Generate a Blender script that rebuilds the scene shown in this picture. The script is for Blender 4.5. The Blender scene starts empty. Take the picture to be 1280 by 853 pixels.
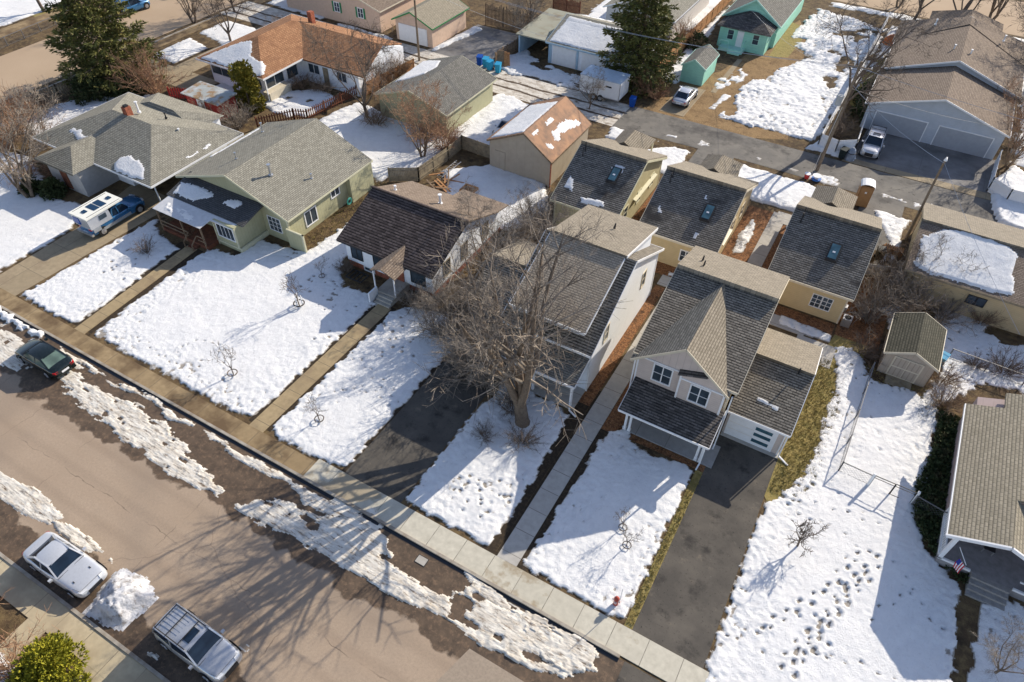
import bpy, bmesh, math, random
import numpy as np
from mathutils import Vector, Matrix
random.seed(7)
S = bpy.context.scene
COL = S.collection
R = math.radians

# ------------------------------------------------------------------ camera
YAW, PITCH, ROLL, FPX, CH = R(-28.9), R(45.4), R(1.4), 864.0, 36.0
_fw = Vector((math.sin(YAW)*math.cos(PITCH), math.cos(YAW)*math.cos(PITCH), -math.sin(PITCH)))
_rt = Vector((math.cos(YAW), -math.sin(YAW), 0))
_up = _rt.cross(_fw)
_r2 = _rt*math.cos(ROLL) + _up*math.sin(ROLL)
_u2 = -_rt*math.sin(ROLL) + _up*math.cos(ROLL)
cam_data = bpy.data.cameras.new('camera')
cam_data.sensor_width = 36
cam_data.lens = 36*FPX/1280
cam_data.clip_end = 3000
cam = bpy.data.objects.new('camera', cam_data)
COL.objects.link(cam)
M = Matrix((( _r2.x, _u2.x, -_fw.x), (_r2.y, _u2.y, -_fw.y), (_r2.z, _u2.z, -_fw.z))).to_4x4()
M.translation = Vector((0, 0, CH))
cam.matrix_world = M
S.camera = cam

# ------------------------------------------------------------------ light
SUN_EL, SUN_AZ = R(28), R(70.5)      # azimuth measured from +X towards +Y
world = bpy.data.worlds.new('World'); S.world = world
world.use_nodes = True
wn = world.node_tree.nodes; wn.clear()
sky = wn.new('ShaderNodeTexSky'); sky.sky_type = 'NISHITA'; sky.sun_disc = False
sky.sun_elevation = SUN_EL
sky.sun_rotation = math.pi/2 - SUN_AZ
sky.altitude = 1200; sky.dust_density = 1.2
bg = wn.new('ShaderNodeBackground'); bg.inputs['Strength'].default_value = 0.128
wo = wn.new('ShaderNodeOutputWorld')
tint = wn.new('ShaderNodeMix'); tint.data_type = 'RGBA'; tint.blend_type = 'MULTIPLY'; tint.inputs[0].default_value = 1
tint.inputs[7].default_value = (1.28, 1.12, 1.06, 1)          # white balance of the hazy winter sky
world.node_tree.links.new(sky.outputs[0], tint.inputs[6]); world.node_tree.links.new(tint.outputs[2], bg.inputs[0])
world.node_tree.links.new(bg.outputs[0], wo.inputs[0])
sd = bpy.data.lights.new('sun', 'SUN'); sd.energy = 4.4; sd.angle = R(0.42); sd.color = (1.0, 0.90, 0.75)
sun = bpy.data.objects.new('sun', sd); COL.objects.link(sun)
sdir = Vector((math.cos(SUN_EL)*math.cos(SUN_AZ), math.cos(SUN_EL)*math.sin(SUN_AZ), math.sin(SUN_EL)))
sun.rotation_euler = sdir.to_track_quat('Z', 'Y').to_euler()
sun.location = (0, 0, 60)
S.view_settings.view_transform = 'Standard'
S.view_settings.look = 'None'
S.view_settings.exposure = 0.64
S.view_settings.gamma = 1
S.render.engine = 'CYCLES'

# ------------------------------------------------------------------ helpers
def gnd(px, py, z=0.0):
    """a picture measurement (1280 wide) turned into a place on the ground"""
    d = _fw*FPX + _r2*(px-640) - _u2*(py-426.5)
    k = (z-CH)/d.z
    return (d.x*k, d.y*k)

def tag(o, label=None, cat=None, group=None, kind=None):
    if label: o['label'] = label
    if cat: o['category'] = cat
    if group: o['group'] = group
    if kind: o['kind'] = kind
    return o

def thing(name, label, cat, loc, rz=0, group=None):
    o = bpy.data.objects.new(name, None); COL.objects.link(o)
    o.location = loc; o.rotation_euler = (0, 0, rz)
    o.empty_display_size = 0.3
    return tag(o, label, cat, group)

def base_of(o):
    v = Vector((0, 0, 0))
    while o is not None:
        v = v + o.location
        o = o.parent
    return v

SPLIT = {'corner_board', 'trim', 'fascia', 'shutter', 'porch_post', 'rail'}
class MB:
    def __init__(s): s.v = []; s.f = []; s.smooth = False
    def add(s, vs, fs):
        n = len(s.v); s.v += [tuple(p) for p in vs]; s.f += [tuple(i+n for i in q) for q in fs]; return s
    def box(s, x0, x1, y0, y1, z0, z1):
        return s.add([(x0,y0,z0),(x1,y0,z0),(x1,y1,z0),(x0,y1,z0),(x0,y0,z1),(x1,y0,z1),(x1,y1,z1),(x0,y1,z1)],
                     [(3,2,1,0),(4,5,6,7),(0,1,5,4),(1,2,6,5),(2,3,7,6),(3,0,4,7)])
    def prism(s, top, off):
        """closed prism: polygon + offset vector"""
        n = len(top); o = Vector(off)
        vs = [Vector(p) for p in top]; vs += [p+o for p in vs]
        fs = [tuple(range(n)), tuple(range(2*n-1, n-1, -1))]
        fs += [(i, i+n, (i+1) % n+n, (i+1) % n) for i in range(n)]
        return s.add(vs, fs)
    def poly(s, pts): return s.add(pts, [tuple(range(len(pts)))])
    def bar(s, a, b, w, h=None):
        """rectangular bar from a to b"""
        h = h or w; a = Vector(a); b = Vector(b); d = (b-a).normalized()
        u = d.cross(Vector((0,0,1)))
        if u.length < 1e-4: u = Vector((1,0,0))
        u.normalize(); n = u.cross(d)
        vs = []
        for p in (a, b):
            for su, sn in ((-1,-1),(1,-1),(1,1),(-1,1)): vs.append(p+u*su*w/2+n*sn*h/2)
        return s.add(vs, [(3,2,1,0),(4,5,6,7),(0,1,5,4),(1,2,6,5),(2,3,7,6),(3,0,4,7)])
    def tube(s, pts, rs, n=6, cap=True):
        base = len(s.v); pts = [Vector(p) for p in pts]
        for i, p in enumerate(pts):
            d = (pts[min(i+1, len(pts)-1)]-pts[max(i-1, 0)]).normalized()
            u = d.cross(Vector((0.31,0.77,0.12))).normalized(); w = d.cross(u)
            for k in range(n):
                a = 2*math.pi*k/n
                q = p+(u*math.cos(a)+w*math.sin(a))*rs[i]; s.v.append((q.x, q.y, q.z))
        for i in range(len(pts)-1):
            for k in range(n):
                a = base+i*n+k; b = base+i*n+(k+1) % n
                s.f.append((a, b, b+n, a+n))
        if cap:
            s.f.append(tuple(base+k for k in range(n-1, -1, -1)))
            s.f.append(tuple(base+(len(pts)-1)*n+k for k in range(n)))
        return s
    def cyl(s, c, r, h, n=16, axis='z', r2=None):
        c = Vector(c); d = {'x':Vector((h,0,0)),'y':Vector((0,h,0)),'z':Vector((0,0,h))}[axis]
        return s.tube([c, c+d], [r, r if r2 is None else r2], n)
    def pieces(s):
        p = list(range(len(s.v)))
        def find(i):
            while p[i] != i: p[i] = p[p[i]]; i = p[i]
            return i
        for f in s.f:
            a = find(f[0])
            for k in f[1:]: p[find(k)] = a
        groups = {}
        for f in s.f: groups.setdefault(find(f[0]), []).append(f)
        out = []
        for fs in groups.values():
            ids = sorted({k for f in fs for k in f}); mp = {k: i for i, k in enumerate(ids)}
            q = MB(); q.v = [s.v[k] for k in ids]; q.f = [tuple(mp[k] for k in f) for f in fs]; out.append(q)
        return out
    def build(s, name, mat, parent=None, smooth=False, loc=None, fix=True):
        if not s.v: return None
        if name in SPLIT and parent is not None and len(s.f) > 6:
            r = None
            for q in s.pieces(): r = q.build1(name, mat, parent, smooth, loc, fix) if r is None else (q.build1(name, mat, parent, smooth, loc, fix), r)[1]
            return r
        return s.build1(name, mat, parent, smooth, loc, fix)
    def build1(s, name, mat, parent=None, smooth=False, loc=None, fix=True):
        b = base_of(parent) if parent is not None else Vector(loc or (0,0,0))
        me = bpy.data.meshes.new(name)
        me.from_pydata([(x-b.x, y-b.y, z-b.z) for x, y, z in s.v], [], s.f)
        if fix and len(s.f) < 60000:
            bm = bmesh.new(); bm.from_mesh(me)
            bmesh.ops.recalc_face_normals(bm, faces=bm.faces); bm.to_mesh(me); bm.free()
        me.materials.append(mat)
        if smooth: me.shade_smooth()
        o = bpy.data.objects.new(name, me); COL.objects.link(o)
        if parent is not None: o.parent = parent
        elif loc is not None: o.location = loc
        return o

def copy_tree(o, parent=None):
    kids = list(o.children)
    c = o.copy(); COL.objects.link(c)
    if parent is not None: c.parent = parent
    for k in kids: copy_tree(k, c)
    return c

def duplicate(root, loc, rz, label, group=None, scale=None):
    c = copy_tree(root)
    c.location = loc; c.rotation_euler = (0, 0, rz)
    if scale: c.scale = (scale, scale, scale)
    tag(c, label, None, group)
    return c

# ------------------------------------------------------------------ materials
class NT:
    def __init__(s, name):
        s.m = bpy.data.materials.new(name); s.m.use_nodes = True
        s.t = s.m.node_tree; s.n = s.t.nodes; s.l = s.t.links
        s.p = s.n['Principled BSDF']
        s.g = s.n.new('ShaderNodeNewGeometry')
        s.p.inputs['Specular IOR Level'].default_value = .18
    def node(s, t, **k):
        x = s.n.new(t)
        for a, b in k.items(): setattr(x, a, b)
        return x
    def noise(s, scale, detail=5, rough=.55, vec=None, dist=0):
        x = s.node('ShaderNodeTexNoise'); x.inputs['Scale'].default_value = scale
        x.inputs['Detail'].default_value = detail; x.inputs['Roughness'].default_value = rough
        x.inputs['Distortion'].default_value = dist
        s.l.new(vec if vec is not None else s.g.outputs['Position'], x.inputs['Vector'])
        return x.outputs['Fac']
    def ramp(s, fac, lo, hi, smooth=False):
        x = s.node('ShaderNodeMapRange'); x.inputs['From Min'].default_value = lo; x.inputs['From Max'].default_value = hi
        if smooth: x.interpolation_type = 'SMOOTHSTEP'
        s.l.new(fac, x.inputs['Value']); return x.outputs['Result']
    def mix(s, fac, a, b, mode='MIX'):
        x = s.node('ShaderNodeMix'); x.data_type = 'RGBA'; x.blend_type = mode
        for sock, v in ((x.inputs[0], fac), (x.inputs[6], a), (x.inputs[7], b)):
            if isinstance(v, (int, float)): sock.default_value = v if sock.type == 'VALUE' else (v, v, v, 1)
            elif isinstance(v, tuple): sock.default_value = (*v[:3], 1)
            else: s.l.new(v, sock)
        return x.outputs[2]
    def math(s, op, a, b=None):
        x = s.node('ShaderNodeMath', operation=op)
        for i, v in enumerate((a, b)):
            if v is None: continue
            if isinstance(v, (int, float)): x.inputs[i].default_value = v
            else: s.l.new(v, x.inputs[i])
        return x.outputs[0]
    def xyz(s):
        x = s.node('ShaderNodeSeparateXYZ'); s.l.new(s.g.outputs['Position'], x.inputs[0]); return x.outputs
    def comb(s, a, b, c=0.0):
        x = s.node('ShaderNodeCombineXYZ')
        for i, v in enumerate((a, b, c)):
            if isinstance(v, (int, float)): x.inputs[i].default_value = v
            else: s.l.new(v, x.inputs[i])
        return x.outputs[0]
    def bump(s, h, strength=.5, dist=.02):
        x = s.node('ShaderNodeBump'); x.inputs['Strength'].default_value = strength; x.inputs['Distance'].default_value = dist
        s.l.new(h, x.inputs['Height']); s.l.new(x.outputs[0], s.p.inputs['Normal'])
    def col(s, c):
        if isinstance(c, tuple): s.p.inputs['Base Color'].default_value = (*c[:3], 1)
        else: s.l.new(c, s.p.inputs['Base Color'])
    def rough(s, v):
        if isinstance(v, (int, float)): s.p.inputs['Roughness'].default_value = v
        else: s.l.new(v, s.p.inputs['Roughness'])

def flat(name, c, rough=.6, var=.12, scale=3.0, metallic=0, spec=None, bump=0.0):
    n = NT(name)
    f = n.noise(scale, 6, .65)
    d = tuple(max(0, x*(1-var)) for x in c); e = tuple(min(1, x*(1+var)) for x in c)
    n.col(n.mix(n.ramp(f, .35, .65), d, e)); n.rough(rough)
    n.p.inputs['Metallic'].default_value = metallic
    if bump: n.bump(n.noise(scale*6, 4), bump, .02)
    return n.m

def mottled(name, layers, rough=.9, bump=.4, bscale=12, bdist=.03):
    """layers: [base colour, (colour, scale, lo, hi), ...]"""
    n = NT(name); c = layers[0]
    for (cc, sc, lo, hi) in layers[1:]:
        c = n.mix(n.ramp(n.noise(sc, 7, .62), lo, hi), c, cc)
    n.col(c); n.rough(rough)
    if bump: n.bump(n.noise(bscale, 6, .7), bump, bdist)
    return n.m

def shingle(name, c1, c2, mortar=None, bw=.34, rh=.17, patch=None, stripe=.35):
    """courses of shingles: rows follow whichever way the roof face leans"""
    n = NT(name); P = n.xyz()
    nn = n.node('ShaderNodeSeparateXYZ'); n.l.new(n.g.outputs['True Normal'], nn.inputs[0])
    ax = n.math('ABSOLUTE', nn.outputs[0]); ay = n.math('ABSOLUTE', nn.outputs[1])
    sel = n.math('GREATER_THAN', ax, ay)
    v = n.node('ShaderNodeMix'); v.data_type = 'VECTOR'
    n.l.new(sel, v.inputs[0]); n.l.new(n.comb(P[0], P[1]), v.inputs[4]); n.l.new(n.comb(P[1], P[0]), v.inputs[5])
    b = n.node('ShaderNodeTexBrick'); n.l.new(v.outputs[1], b.inputs['Vector'])
    b.inputs['Scale'].default_value = 1; b.inputs['Brick Width'].default_value = bw; b.inputs['Row Height'].default_value = rh
    b.inputs['Mortar Size'].default_value = .028; b.inputs['Mortar Smooth'].default_value = .6
    b.inputs['Bias'].default_value = 0.128
    b.inputs['Color1'].default_value = (*c1, 1); b.inputs['Color2'].default_value = (*c2, 1)
    m = mortar or tuple(x*.35 for x in c1)
    b.inputs['Mortar'].default_value = (*m, 1)
    f = n.ramp(n.noise(1.1, 6, .6), .3, .7)
    c = n.mix(f, b.outputs['Color'], n.mix(.45, b.outputs['Color'], tuple(x*.66 for x in c2)))
    g = n.ramp(n.noise(26, 3, .7), .35, .7)
    c = n.mix(n.math('MULTIPLY', g, .35), c, tuple(min(1, x*1.25) for x in c2))
    sx = n.node('ShaderNodeSeparateXYZ'); n.l.new(v.outputs[1], sx.inputs[0])
    fr = n.math('FRACT', n.math('DIVIDE', sx.outputs[1], rh))
    lip = n.math('MULTIPLY', n.math('LESS_THAN', fr, .40), n.math('ADD', .35, n.ramp(n.noise(2.4, 3, .6, v.outputs[1]), .3, .7)))
    c = n.mix(n.math('MINIMUM', n.math('MULTIPLY', lip, stripe), 1.0), c, tuple(x*.5 for x in m))
    if patch:
        c = n.mix(n.ramp(n.noise(patch[1], 6, .6), patch[2], patch[3]), c, patch[0])
    n.col(c); n.rough(.93)
    n.bump(n.math('ADD', n.math('MULTIPLY', b.outputs['Fac'], -1.0), n.math('MULTIPLY', n.noise(30, 3), .4)), .55, .03)
    return n.m

def siding(name, c, pitch=.18, vertical=False, gap=.22, var=.07, rough=.65, line=.6):
    """lap siding (rows along the wall) or board and batten (vertical lines)"""
    n = NT(name); P = n.xyz()
    if vertical:
        nn = n.node('ShaderNodeSeparateXYZ'); n.l.new(n.g.outputs['True Normal'], nn.inputs[0])
        sel = n.math('GREATER_THAN', n.math('ABSOLUTE', nn.outputs[0]), n.math('ABSOLUTE', nn.outputs[1]))
        mx = n.node('ShaderNodeMix'); n.l.new(sel, mx.inputs[0]); n.l.new(P[0], mx.inputs[2]); n.l.new(P[1], mx.inputs[3])
        q = mx.outputs[0]
    else: q = P[2]
    fr = n.math('FRACT', n.math('DIVIDE', q, pitch))
    edge = n.math('LESS_THAN', fr, gap)
    f = n.ramp(n.noise(1.7, 6, .6), .3, .7)
    base = n.mix(f, tuple(x*(1-var) for x in c), tuple(min(1, x*(1+var)) for x in c))
    n.col(n.mix(n.math('MULTIPLY', edge, 1-line), base, tuple(x*.4 for x in c)))
    n.rough(rough)
    n.bump(fr if not vertical else edge, .5, .02)
    return n.m

def slabs(name, c1, c2, bw, rh, ox=0, oy=0, stain=None, joint=(.09,.08,.07)):
    """poured concrete with scored joints"""
    n = NT(name); P = n.xyz()
    v = n.comb(n.math('ADD', P[0], ox), n.math('ADD', P[1], oy))
    b = n.node('ShaderNodeTexBrick'); n.l.new(v, b.inputs['Vector']); b.offset = 0
    b.inputs['Scale'].default_value = 1; b.inputs['Brick Width'].default_value = bw; b.inputs['Row Height'].default_value = rh
    b.inputs['Mortar Size'].default_value = .022; b.inputs['Mortar Smooth'].default_value = .2
    b.inputs['Color1'].default_value = (*c1, 1); b.inputs['Color2'].default_value = (*c2, 1); b.inputs['Mortar'].default_value = (*joint, 1)
    c = n.mix(n.ramp(n.noise(2.5, 7, .65), .3, .75), b.outputs['Color'], tuple(x*.8 for x in c2))
    if stain: c = n.mix(n.ramp(n.noise(stain[1], 6, .6), stain[2], stain[3]), c, stain[0])
    n.col(c); n.rough(.85); n.bump(n.noise(30, 4), .2, .01)
    return n.m

def paint(name, c, metallic=.3, rough=.28):
    n = NT(name); n.p.inputs['Specular IOR Level'].default_value = .5; n.p.inputs['Metallic'].default_value = metallic
    n.rough(rough); n.p.inputs['Coat Weight'].default_value = .5
    d = n.noise(9, 6, .7); n.col(n.mix(n.ramp(d, .45, .8), c, tuple(x*.8+.03 for x in c)))
    return n.m

def glass_mat(name, c=(.025,.035,.045), rough=.08):
    n = NT(name); n.col(n.mix(n.ramp(n.noise(1.3, 3), .3, .7), c, tuple(x*2.2 for x in c)))
    n.rough(rough); n.p.inputs['IOR'].default_value = 1.6; n.p.inputs['Specular IOR Level'].default_value = .6
    return n.m

MT = {}
MT['white'] = flat('white_trim', (.74,.75,.76), .5, .04)
MT['white_wall'] = siding('white_lap_siding', (.80,.84,.89), .18, gap=.14, line=.9, var=.03)
MT['white_stucco'] = flat('white_stucco', (.80,.83,.87), .8, .05, 4, bump=.15)
MT['grey_wall'] = siding('warm_grey_lap_siding', (.55,.475,.43), .17, gap=.12, line=.8)
MT['grey_board'] = siding('warm_grey_board', (.55,.475,.43), .42, vertical=True, gap=.08, line=.7)
MT['tan_wall'] = siding('tan_lap_siding', (.55,.44,.26), .17, gap=.12, line=.8)
MT['tan_trim'] = flat('tan_trim', (.60,.54,.42), .55, .05)
MT['olive_board'] = siding('olive_tan_board', (.47,.43,.27), .42, vertical=True, gap=.1, line=.55)
MT['olive_wall'] = siding('olive_green_siding', (.40,.39,.25), .3, vertical=True, gap=.06, line=.6)
MT['olive_trim'] = flat('olive_trim', (.55,.53,.38), .6, .06)
MT['brick'] = flat('red_brick', (.29,.10,.06), .85, .35, 7, bump=.3)
MT['glass'] = glass_mat('window_glass')
MT['blueglass'] = glass_mat('skylight_glass', (.03,.07,.09), .05)
MT['dark'] = flat('dark_metal', (.03,.03,.032), .5, .2)
MT['black'] = flat('black_rubber', (.018,.018,.018), .8, .2)
MT['pipe'] = flat('dull_steel_pipe', (.16,.16,.165), .5, .15)
MT['metal'] = flat('galvanised_metal', (.55,.56,.57), .35, .1, metallic=.8)
MT['wood'] = mottled('weathered_wood', [(.24,.17,.11), ((.13,.09,.06), 3, .4, .65), ((.33,.26,.18), 9, .55, .8)], bump=.3)
MT['redwood'] = mottled('red_brown_fence_wood', [(.19,.07,.04), ((.10,.045,.03), 4, .4, .65), ((.25,.14,.09), 10, .55, .8)], bump=.3)
MT['cedar'] = mottled('cedar_fence_wood', [(.42,.22,.10), ((.30,.14,.06), 4, .4, .7), ((.50,.32,.17), 10, .5, .8)], bump=.3)
MT['greywood'] = mottled('grey_fence_wood', [(.30,.25,.17), ((.17,.14,.10), 3, .4, .65), ((.38,.33,.24), 12, .5, .8)], bump=.3)
MT['concrete'] = mottled('plain_concrete', [(.40,.38,.34), ((.30,.28,.25), 1.6, .4, .7)], .88, .2, 25, .01)
# ------------------------------------------------------------------ ground
def vnoise(x, y, seed=0):
    xi = np.floor(x).astype(np.int64); yi = np.floor(y).astype(np.int64)
    xf = x-xi; yf = y-yi
    u = xf*xf*(3-2*xf); v = yf*yf*(3-2*yf)
    def h(a, b):
        n = (a*374761393 + b*668265263 + seed*974634777) & 0xffffffff
        n = ((n ^ (n >> 13))*1274126177) & 0xffffffff
        return ((n ^ (n >> 16)) & 0xffff)/65535.0
    return (h(xi, yi)*(1-u)+h(xi+1, yi)*u)*(1-v)+(h(xi, yi+1)*(1-u)+h(xi+1, yi+1)*u)*v
def fbm(x, y, s, o=4, seed=0):
    r = 0; a = .5; t = 0
    for i in range(o):
        r = r+a*vnoise(x*s, y*s, seed+i*17); t += a; s *= 2.03; a *= .5
    return r/t          # 0..1
def sdf(poly, X, Y):
    """signed distance, positive inside"""
    n = len(poly); d = np.full(X.shape, 1e9); ins = np.zeros(X.shape, bool)
    for i in range(n):
        ax, ay = poly[i]; bx, by = poly[(i+1) % n]
        ex, ey = bx-ax, by-ay; L = ex*ex+ey*ey+1e-12
        t = np.clip(((X-ax)*ex+(Y-ay)*ey)/L, 0, 1)
        d = np.minimum(d, np.hypot(X-ax-t*ex, Y-ay-t*ey))
        c = ((ay > Y) != (by > Y)) & (X < ex*(Y-ay)/(ey if abs(ey) > 1e-9 else 1e-9)+ax)
        ins ^= c
    return np.where(ins, d, -d)

def snow_patch(mb, poly, depth=.25, res=.14, amp=.5, ns=.8, width=.45, rough=.05, edge_rough=.12, edge_band=2.5,
               steps=(), base=None, seed=1, holes=(), z0=.025, streak=None, thin=0.0):
    """heightfield of snow over a polygon with a ragged melting edge; returns nothing, adds faces to mb"""
    xs = [p[0] for p in poly]; ys = [p[1] for p in poly]
    x = np.arange(min(xs)-.6, max(xs)+.6+res, res); y = np.arange(min(ys)-.6, max(ys)+.6+res, res)
    X, Y = np.meshgrid(x, y, indexing='ij')
    X = X+(fbm(X, Y, 3.1, 2, seed+5)-.5)*res*.9; Y = Y+(fbm(X, Y, 3.3, 2, seed+9)-.5)*res*.9
    D = sdf(poly, X, Y)
    for hp in holes: D = np.minimum(D, -sdf(hp, X, Y))
    if streak is not None:
        nx = fbm(X*streak[0]+Y*streak[1], Y*streak[2]-X*streak[1], ns, 5, seed)
    else: nx = fbm(X, Y, ns, 5, seed)
    Mk = D+(nx-.5)*2*amp
    if thin:
        tn = fbm(X*streak[0]+Y*streak[1], Y*streak[2]-X*streak[1], ns*.7, 5, seed+40) if streak is not None else fbm(X, Y, ns*.7, 5, seed+40)
        Mk = np.minimum(Mk, (tn-thin)*4.0)
    t = np.clip(Mk/width, 0, 1); t = t*t*(3-2*t)
    eb = np.clip(1-D/edge_band, 0, 1)
    lump = (fbm(X, Y, .6, 3, seed+3)-.5)*rough*2.4 + (fbm(X, Y, 5.0, 2, seed+4)-.5)*(rough*.8+edge_rough*eb*1.0)
    msk = np.clip((fbm(X, Y, .45, 3, seed+12)-.38)*4, 0, 1)
    pits = np.clip(fbm(X*1.5, Y, 2.9, 4, seed+8)-.56, 0, 1)*(-3.0)*(edge_rough*2.0*eb+rough*.8)*msk
    Z = z0+depth*t*(.9+.25*(fbm(X, Y, .25, 3, seed+6)))+(lump+pits)*t
    for (sx, sy, sr, sdp) in steps:
        if sx < x[0]-1 or sx > x[-1]+1 or sy < y[0]-1 or sy > y[-1]+1: continue
        w_ = int(.5/res)+1; i0 = max(0, int((sx-x[0])/res)-w_); i1 = i0+2*w_+1; j0 = max(0, int((sy-y[0])/res)-w_); j1 = j0+2*w_+1
        dd = (X[i0:i1, j0:j1]-sx)**2+(Y[i0:i1, j0:j1]-sy)**2
        Z[i0:i1, j0:j1] -= sdp*np.exp(-(dd/(sr*sr))**1.8)*t[i0:i1, j0:j1]
        Z[i0:i1, j0:j1] += sdp*.12*np.exp(-(np.sqrt(dd)-sr*1.7)**2/(sr*sr*.3))*t[i0:i1, j0:j1]
    Z = np.maximum(Z, z0)
    if base is not None: Z = Z+base(X, Y)
    ok = Mk > 0
    q = ok[:-1, :-1] & ok[1:, :-1] & ok[1:, 1:] & ok[:-1, 1:]
    idx = np.full(X.shape, -1, np.int64); use = np.zeros(X.shape, bool)
    use[:-1, :-1] |= q; use[1:, :-1] |= q; use[1:, 1:] |= q; use[:-1, 1:] |= q
    # outermost vertices drop to the ground so the edge closes
    inner = np.zeros(X.shape, bool); inner[1:-1, 1:-1] = q[:-1, :-1] & q[1:, :-1] & q[1:, 1:] & q[:-1, 1:]
    drop = use & ~inner
    floor = (z0-.02)+(base(X, Y) if base is not None else 0)
    Z = np.where(drop, floor, Z)
    n0 = len(mb.v); idx[use] = np.arange(use.sum())+n0
    mb.v += list(zip(X[use].tolist(), Y[use].tolist(), Z[use].tolist()))
    I, J = np.nonzero(q)
    mb.f += list(zip(idx[I, J].tolist(), idx[I+1, J].tolist(), idx[I+1, J+1].tolist(), idx[I, J+1].tolist()))

def G(*pts, z=.12): return [gnd(px, py, z) for px, py in pts]

def trail(pts, gap=.62, off=.13, r=.15, d=.2, jit=.07, px=True):
    r = r*.66; jit = .09
    out = []; P = [gnd(*p, .2) for p in pts] if px else pts; k = 0
    for a, b in zip(P[:-1], P[1:]):
        L = math.hypot(b[0]-a[0], b[1]-a[1]); n = max(1, int(L/gap)); ux, uy = (b[0]-a[0])/L, (b[1]-a[1])/L
        for i in range(n):
            s = 1 if k % 2 else -1; k += 1; t = i*L/n
            q = (a[0]+ux*t-uy*off*s+random.uniform(-jit, jit), a[1]+uy*t+ux*off*s+random.uniform(-jit, jit)); rr = r*random.uniform(.6, 1.15); dd_ = d*random.uniform(.5, 1.15)
            out.append((*q, rr, dd_)); out.append((q[0]+ux*rr*1.1, q[1]+uy*rr*1.1, rr*.8, dd_*.8))
    return out

n = NT('winter_turf')
c = n.mix(n.ramp(n.noise(.35, 7, .6), .35, .65), (.135,.092,.05), (.065,.042,.026))
c = n.mix(n.ramp(n.noise(2.2, 7, .7), .45, .75), c, (.22,.16,.075))
c = n.mix(n.ramp(n.noise(.9, 6, .6), .5, .7), c, (.035,.026,.018))
n.col(c); n.rough(.95); n.bump(n.noise(9, 7, .75), .8, .08)
MT['turf'] = n.m
mb = MB(); mb.poly([(-900,-500,0),(700,-500,0),(700,1200,0),(-900,1200,0)])
tag(mb.build('ground', MT['turf'], fix=False), kind='structure')

n = NT('worn_asphalt_road'); P = n.xyz()
c = n.mix(n.ramp(n.noise(.22, 5, .5), .35, .7), (.355,.272,.195), (.41,.318,.232))
c = n.mix(n.ramp(n.noise(7, 6, .8), .35, .7), c, (.285,.222,.165))
c = n.mix(n.math('MULTIPLY', n.ramp(n.noise(22, 4, .85), .52, .66), .5), c, (.43,.35,.27))
c = n.mix(n.math('MULTIPLY', n.ramp(n.noise(30, 3, .85), .56, .66), .45), c, (.13,.10,.08))
st = n.noise(1.0, 5, .6, n.comb(n.math('MULTIPLY', P[0], .06), n.math('MULTIPLY', P[1], .9)))
c = n.mix(n.math('MULTIPLY', n.ramp(st, .45, .75), .45), c, (.32,.24,.17))
# tar sealed cracks
vr = n.node('ShaderNodeTexVoronoi'); vr.feature = 'DISTANCE_TO_EDGE'; vr.inputs['Scale'].default_value = .075
wv = n.node('ShaderNodeVectorMath', operation='ADD'); n.l.new(n.g.outputs['Position'], wv.inputs[0])
nz = n.node('ShaderNodeTexNoise'); nz.inputs['Scale'].default_value = .7; n.l.new(n.g.outputs['Position'], nz.inputs['Vector'])
n.l.new(nz.outputs['Color'], wv.inputs[1]); n.l.new(wv.outputs[0], vr.inputs['Vector'])
crk = n.math('LESS_THAN', vr.outputs['Distance'], .0022)
c = n.mix(n.math('MULTIPLY', crk, .35), c, (.16,.12,.09))
def line(expr, w): return n.math('LESS_THAN', n.math('ABSOLUTE', expr), w)
wl = n.math('MULTIPLY', n.math('SUBTRACT', n.noise(.5, 4, .6), .5), .9)
j1 = line(n.math('ADD', n.math('SUBTRACT', P[1], 7.6), wl), .028)
fx = n.math('SUBTRACT', n.math('FRACT', n.math('DIVIDE', n.math('ADD', P[0], n.math('ADD', 3.0, n.math('MULTIPLY', wl, 1.3))), 9.3)), .5)
j2 = line(fx, .0035)
c = n.mix(n.math('MULTIPLY', n.math('MAXIMUM', j1, j2), n.math('MULTIPLY', n.ramp(n.noise(.6, 3, .6), .42, .68), .7)), c, (.13,.10,.075))
trk = n.math('ADD', n.math('SUBTRACT', n.math('FRACT', n.math('DIVIDE', n.math('SUBTRACT', P[1], 5.3), 1.75)), .5), n.math('MULTIPLY', wl, .25))
c = n.mix(n.math('MULTIPLY', n.ramp(n.math('ABSOLUTE', trk), .22, .05), .22), c, (.20,.15,.11))
c = n.mix(n.math('MULTIPLY', n.ramp(n.noise(.16, 3, .5), .5, .62), .35), c, (.23,.185,.145))
# melt water along the north gutter and by the south kerb
wob = n.math('MULTIPLY', n.math('SUBTRACT', n.noise(.55, 5, .5), .5), 4.0)
yy = n.math('ADD', P[1], wob)
wetN = n.ramp(yy, 10.1, 10.35); wetN2 = n.math('MULTIPLY', wetN, n.math('LESS_THAN', P[1], 30.0))
wetS = n.ramp(n.math('MULTIPLY', n.math('ADD', P[1], n.math('MULTIPLY', wob, 1.0)), -1), -4.3, -4.1)
wet = n.math('MAXIMUM', wetN2, wetS)
wc = n.mix(n.ramp(n.noise(1.4, 7, .65), .3, .7), (.135,.096,.066), (.055,.042,.032))
wc = n.mix(n.ramp(n.noise(3.5, 7, .75), .5, .72), wc, (.21,.14,.09))
c = n.mix(wet, c, wc)
n.col(c)
n.rough(n.mix(wet, .9, .62)); n.bump(n.noise(60, 4, .8), .35, .01)
MT['road'] = n.m
mb = MB(); mb.poly([(-200,2.25,.004),(60,2.25,.004),(60,14.35,.004),(-200,14.35,.004)])
tag(mb.build('road', MT['road'], fix=False), kind='structure')
n = NT('side_street_asphalt')
c = n.mix(n.ramp(n.noise(.2, 5, .5), .35, .7), (.40,.30,.205), (.46,.35,.245))
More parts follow.
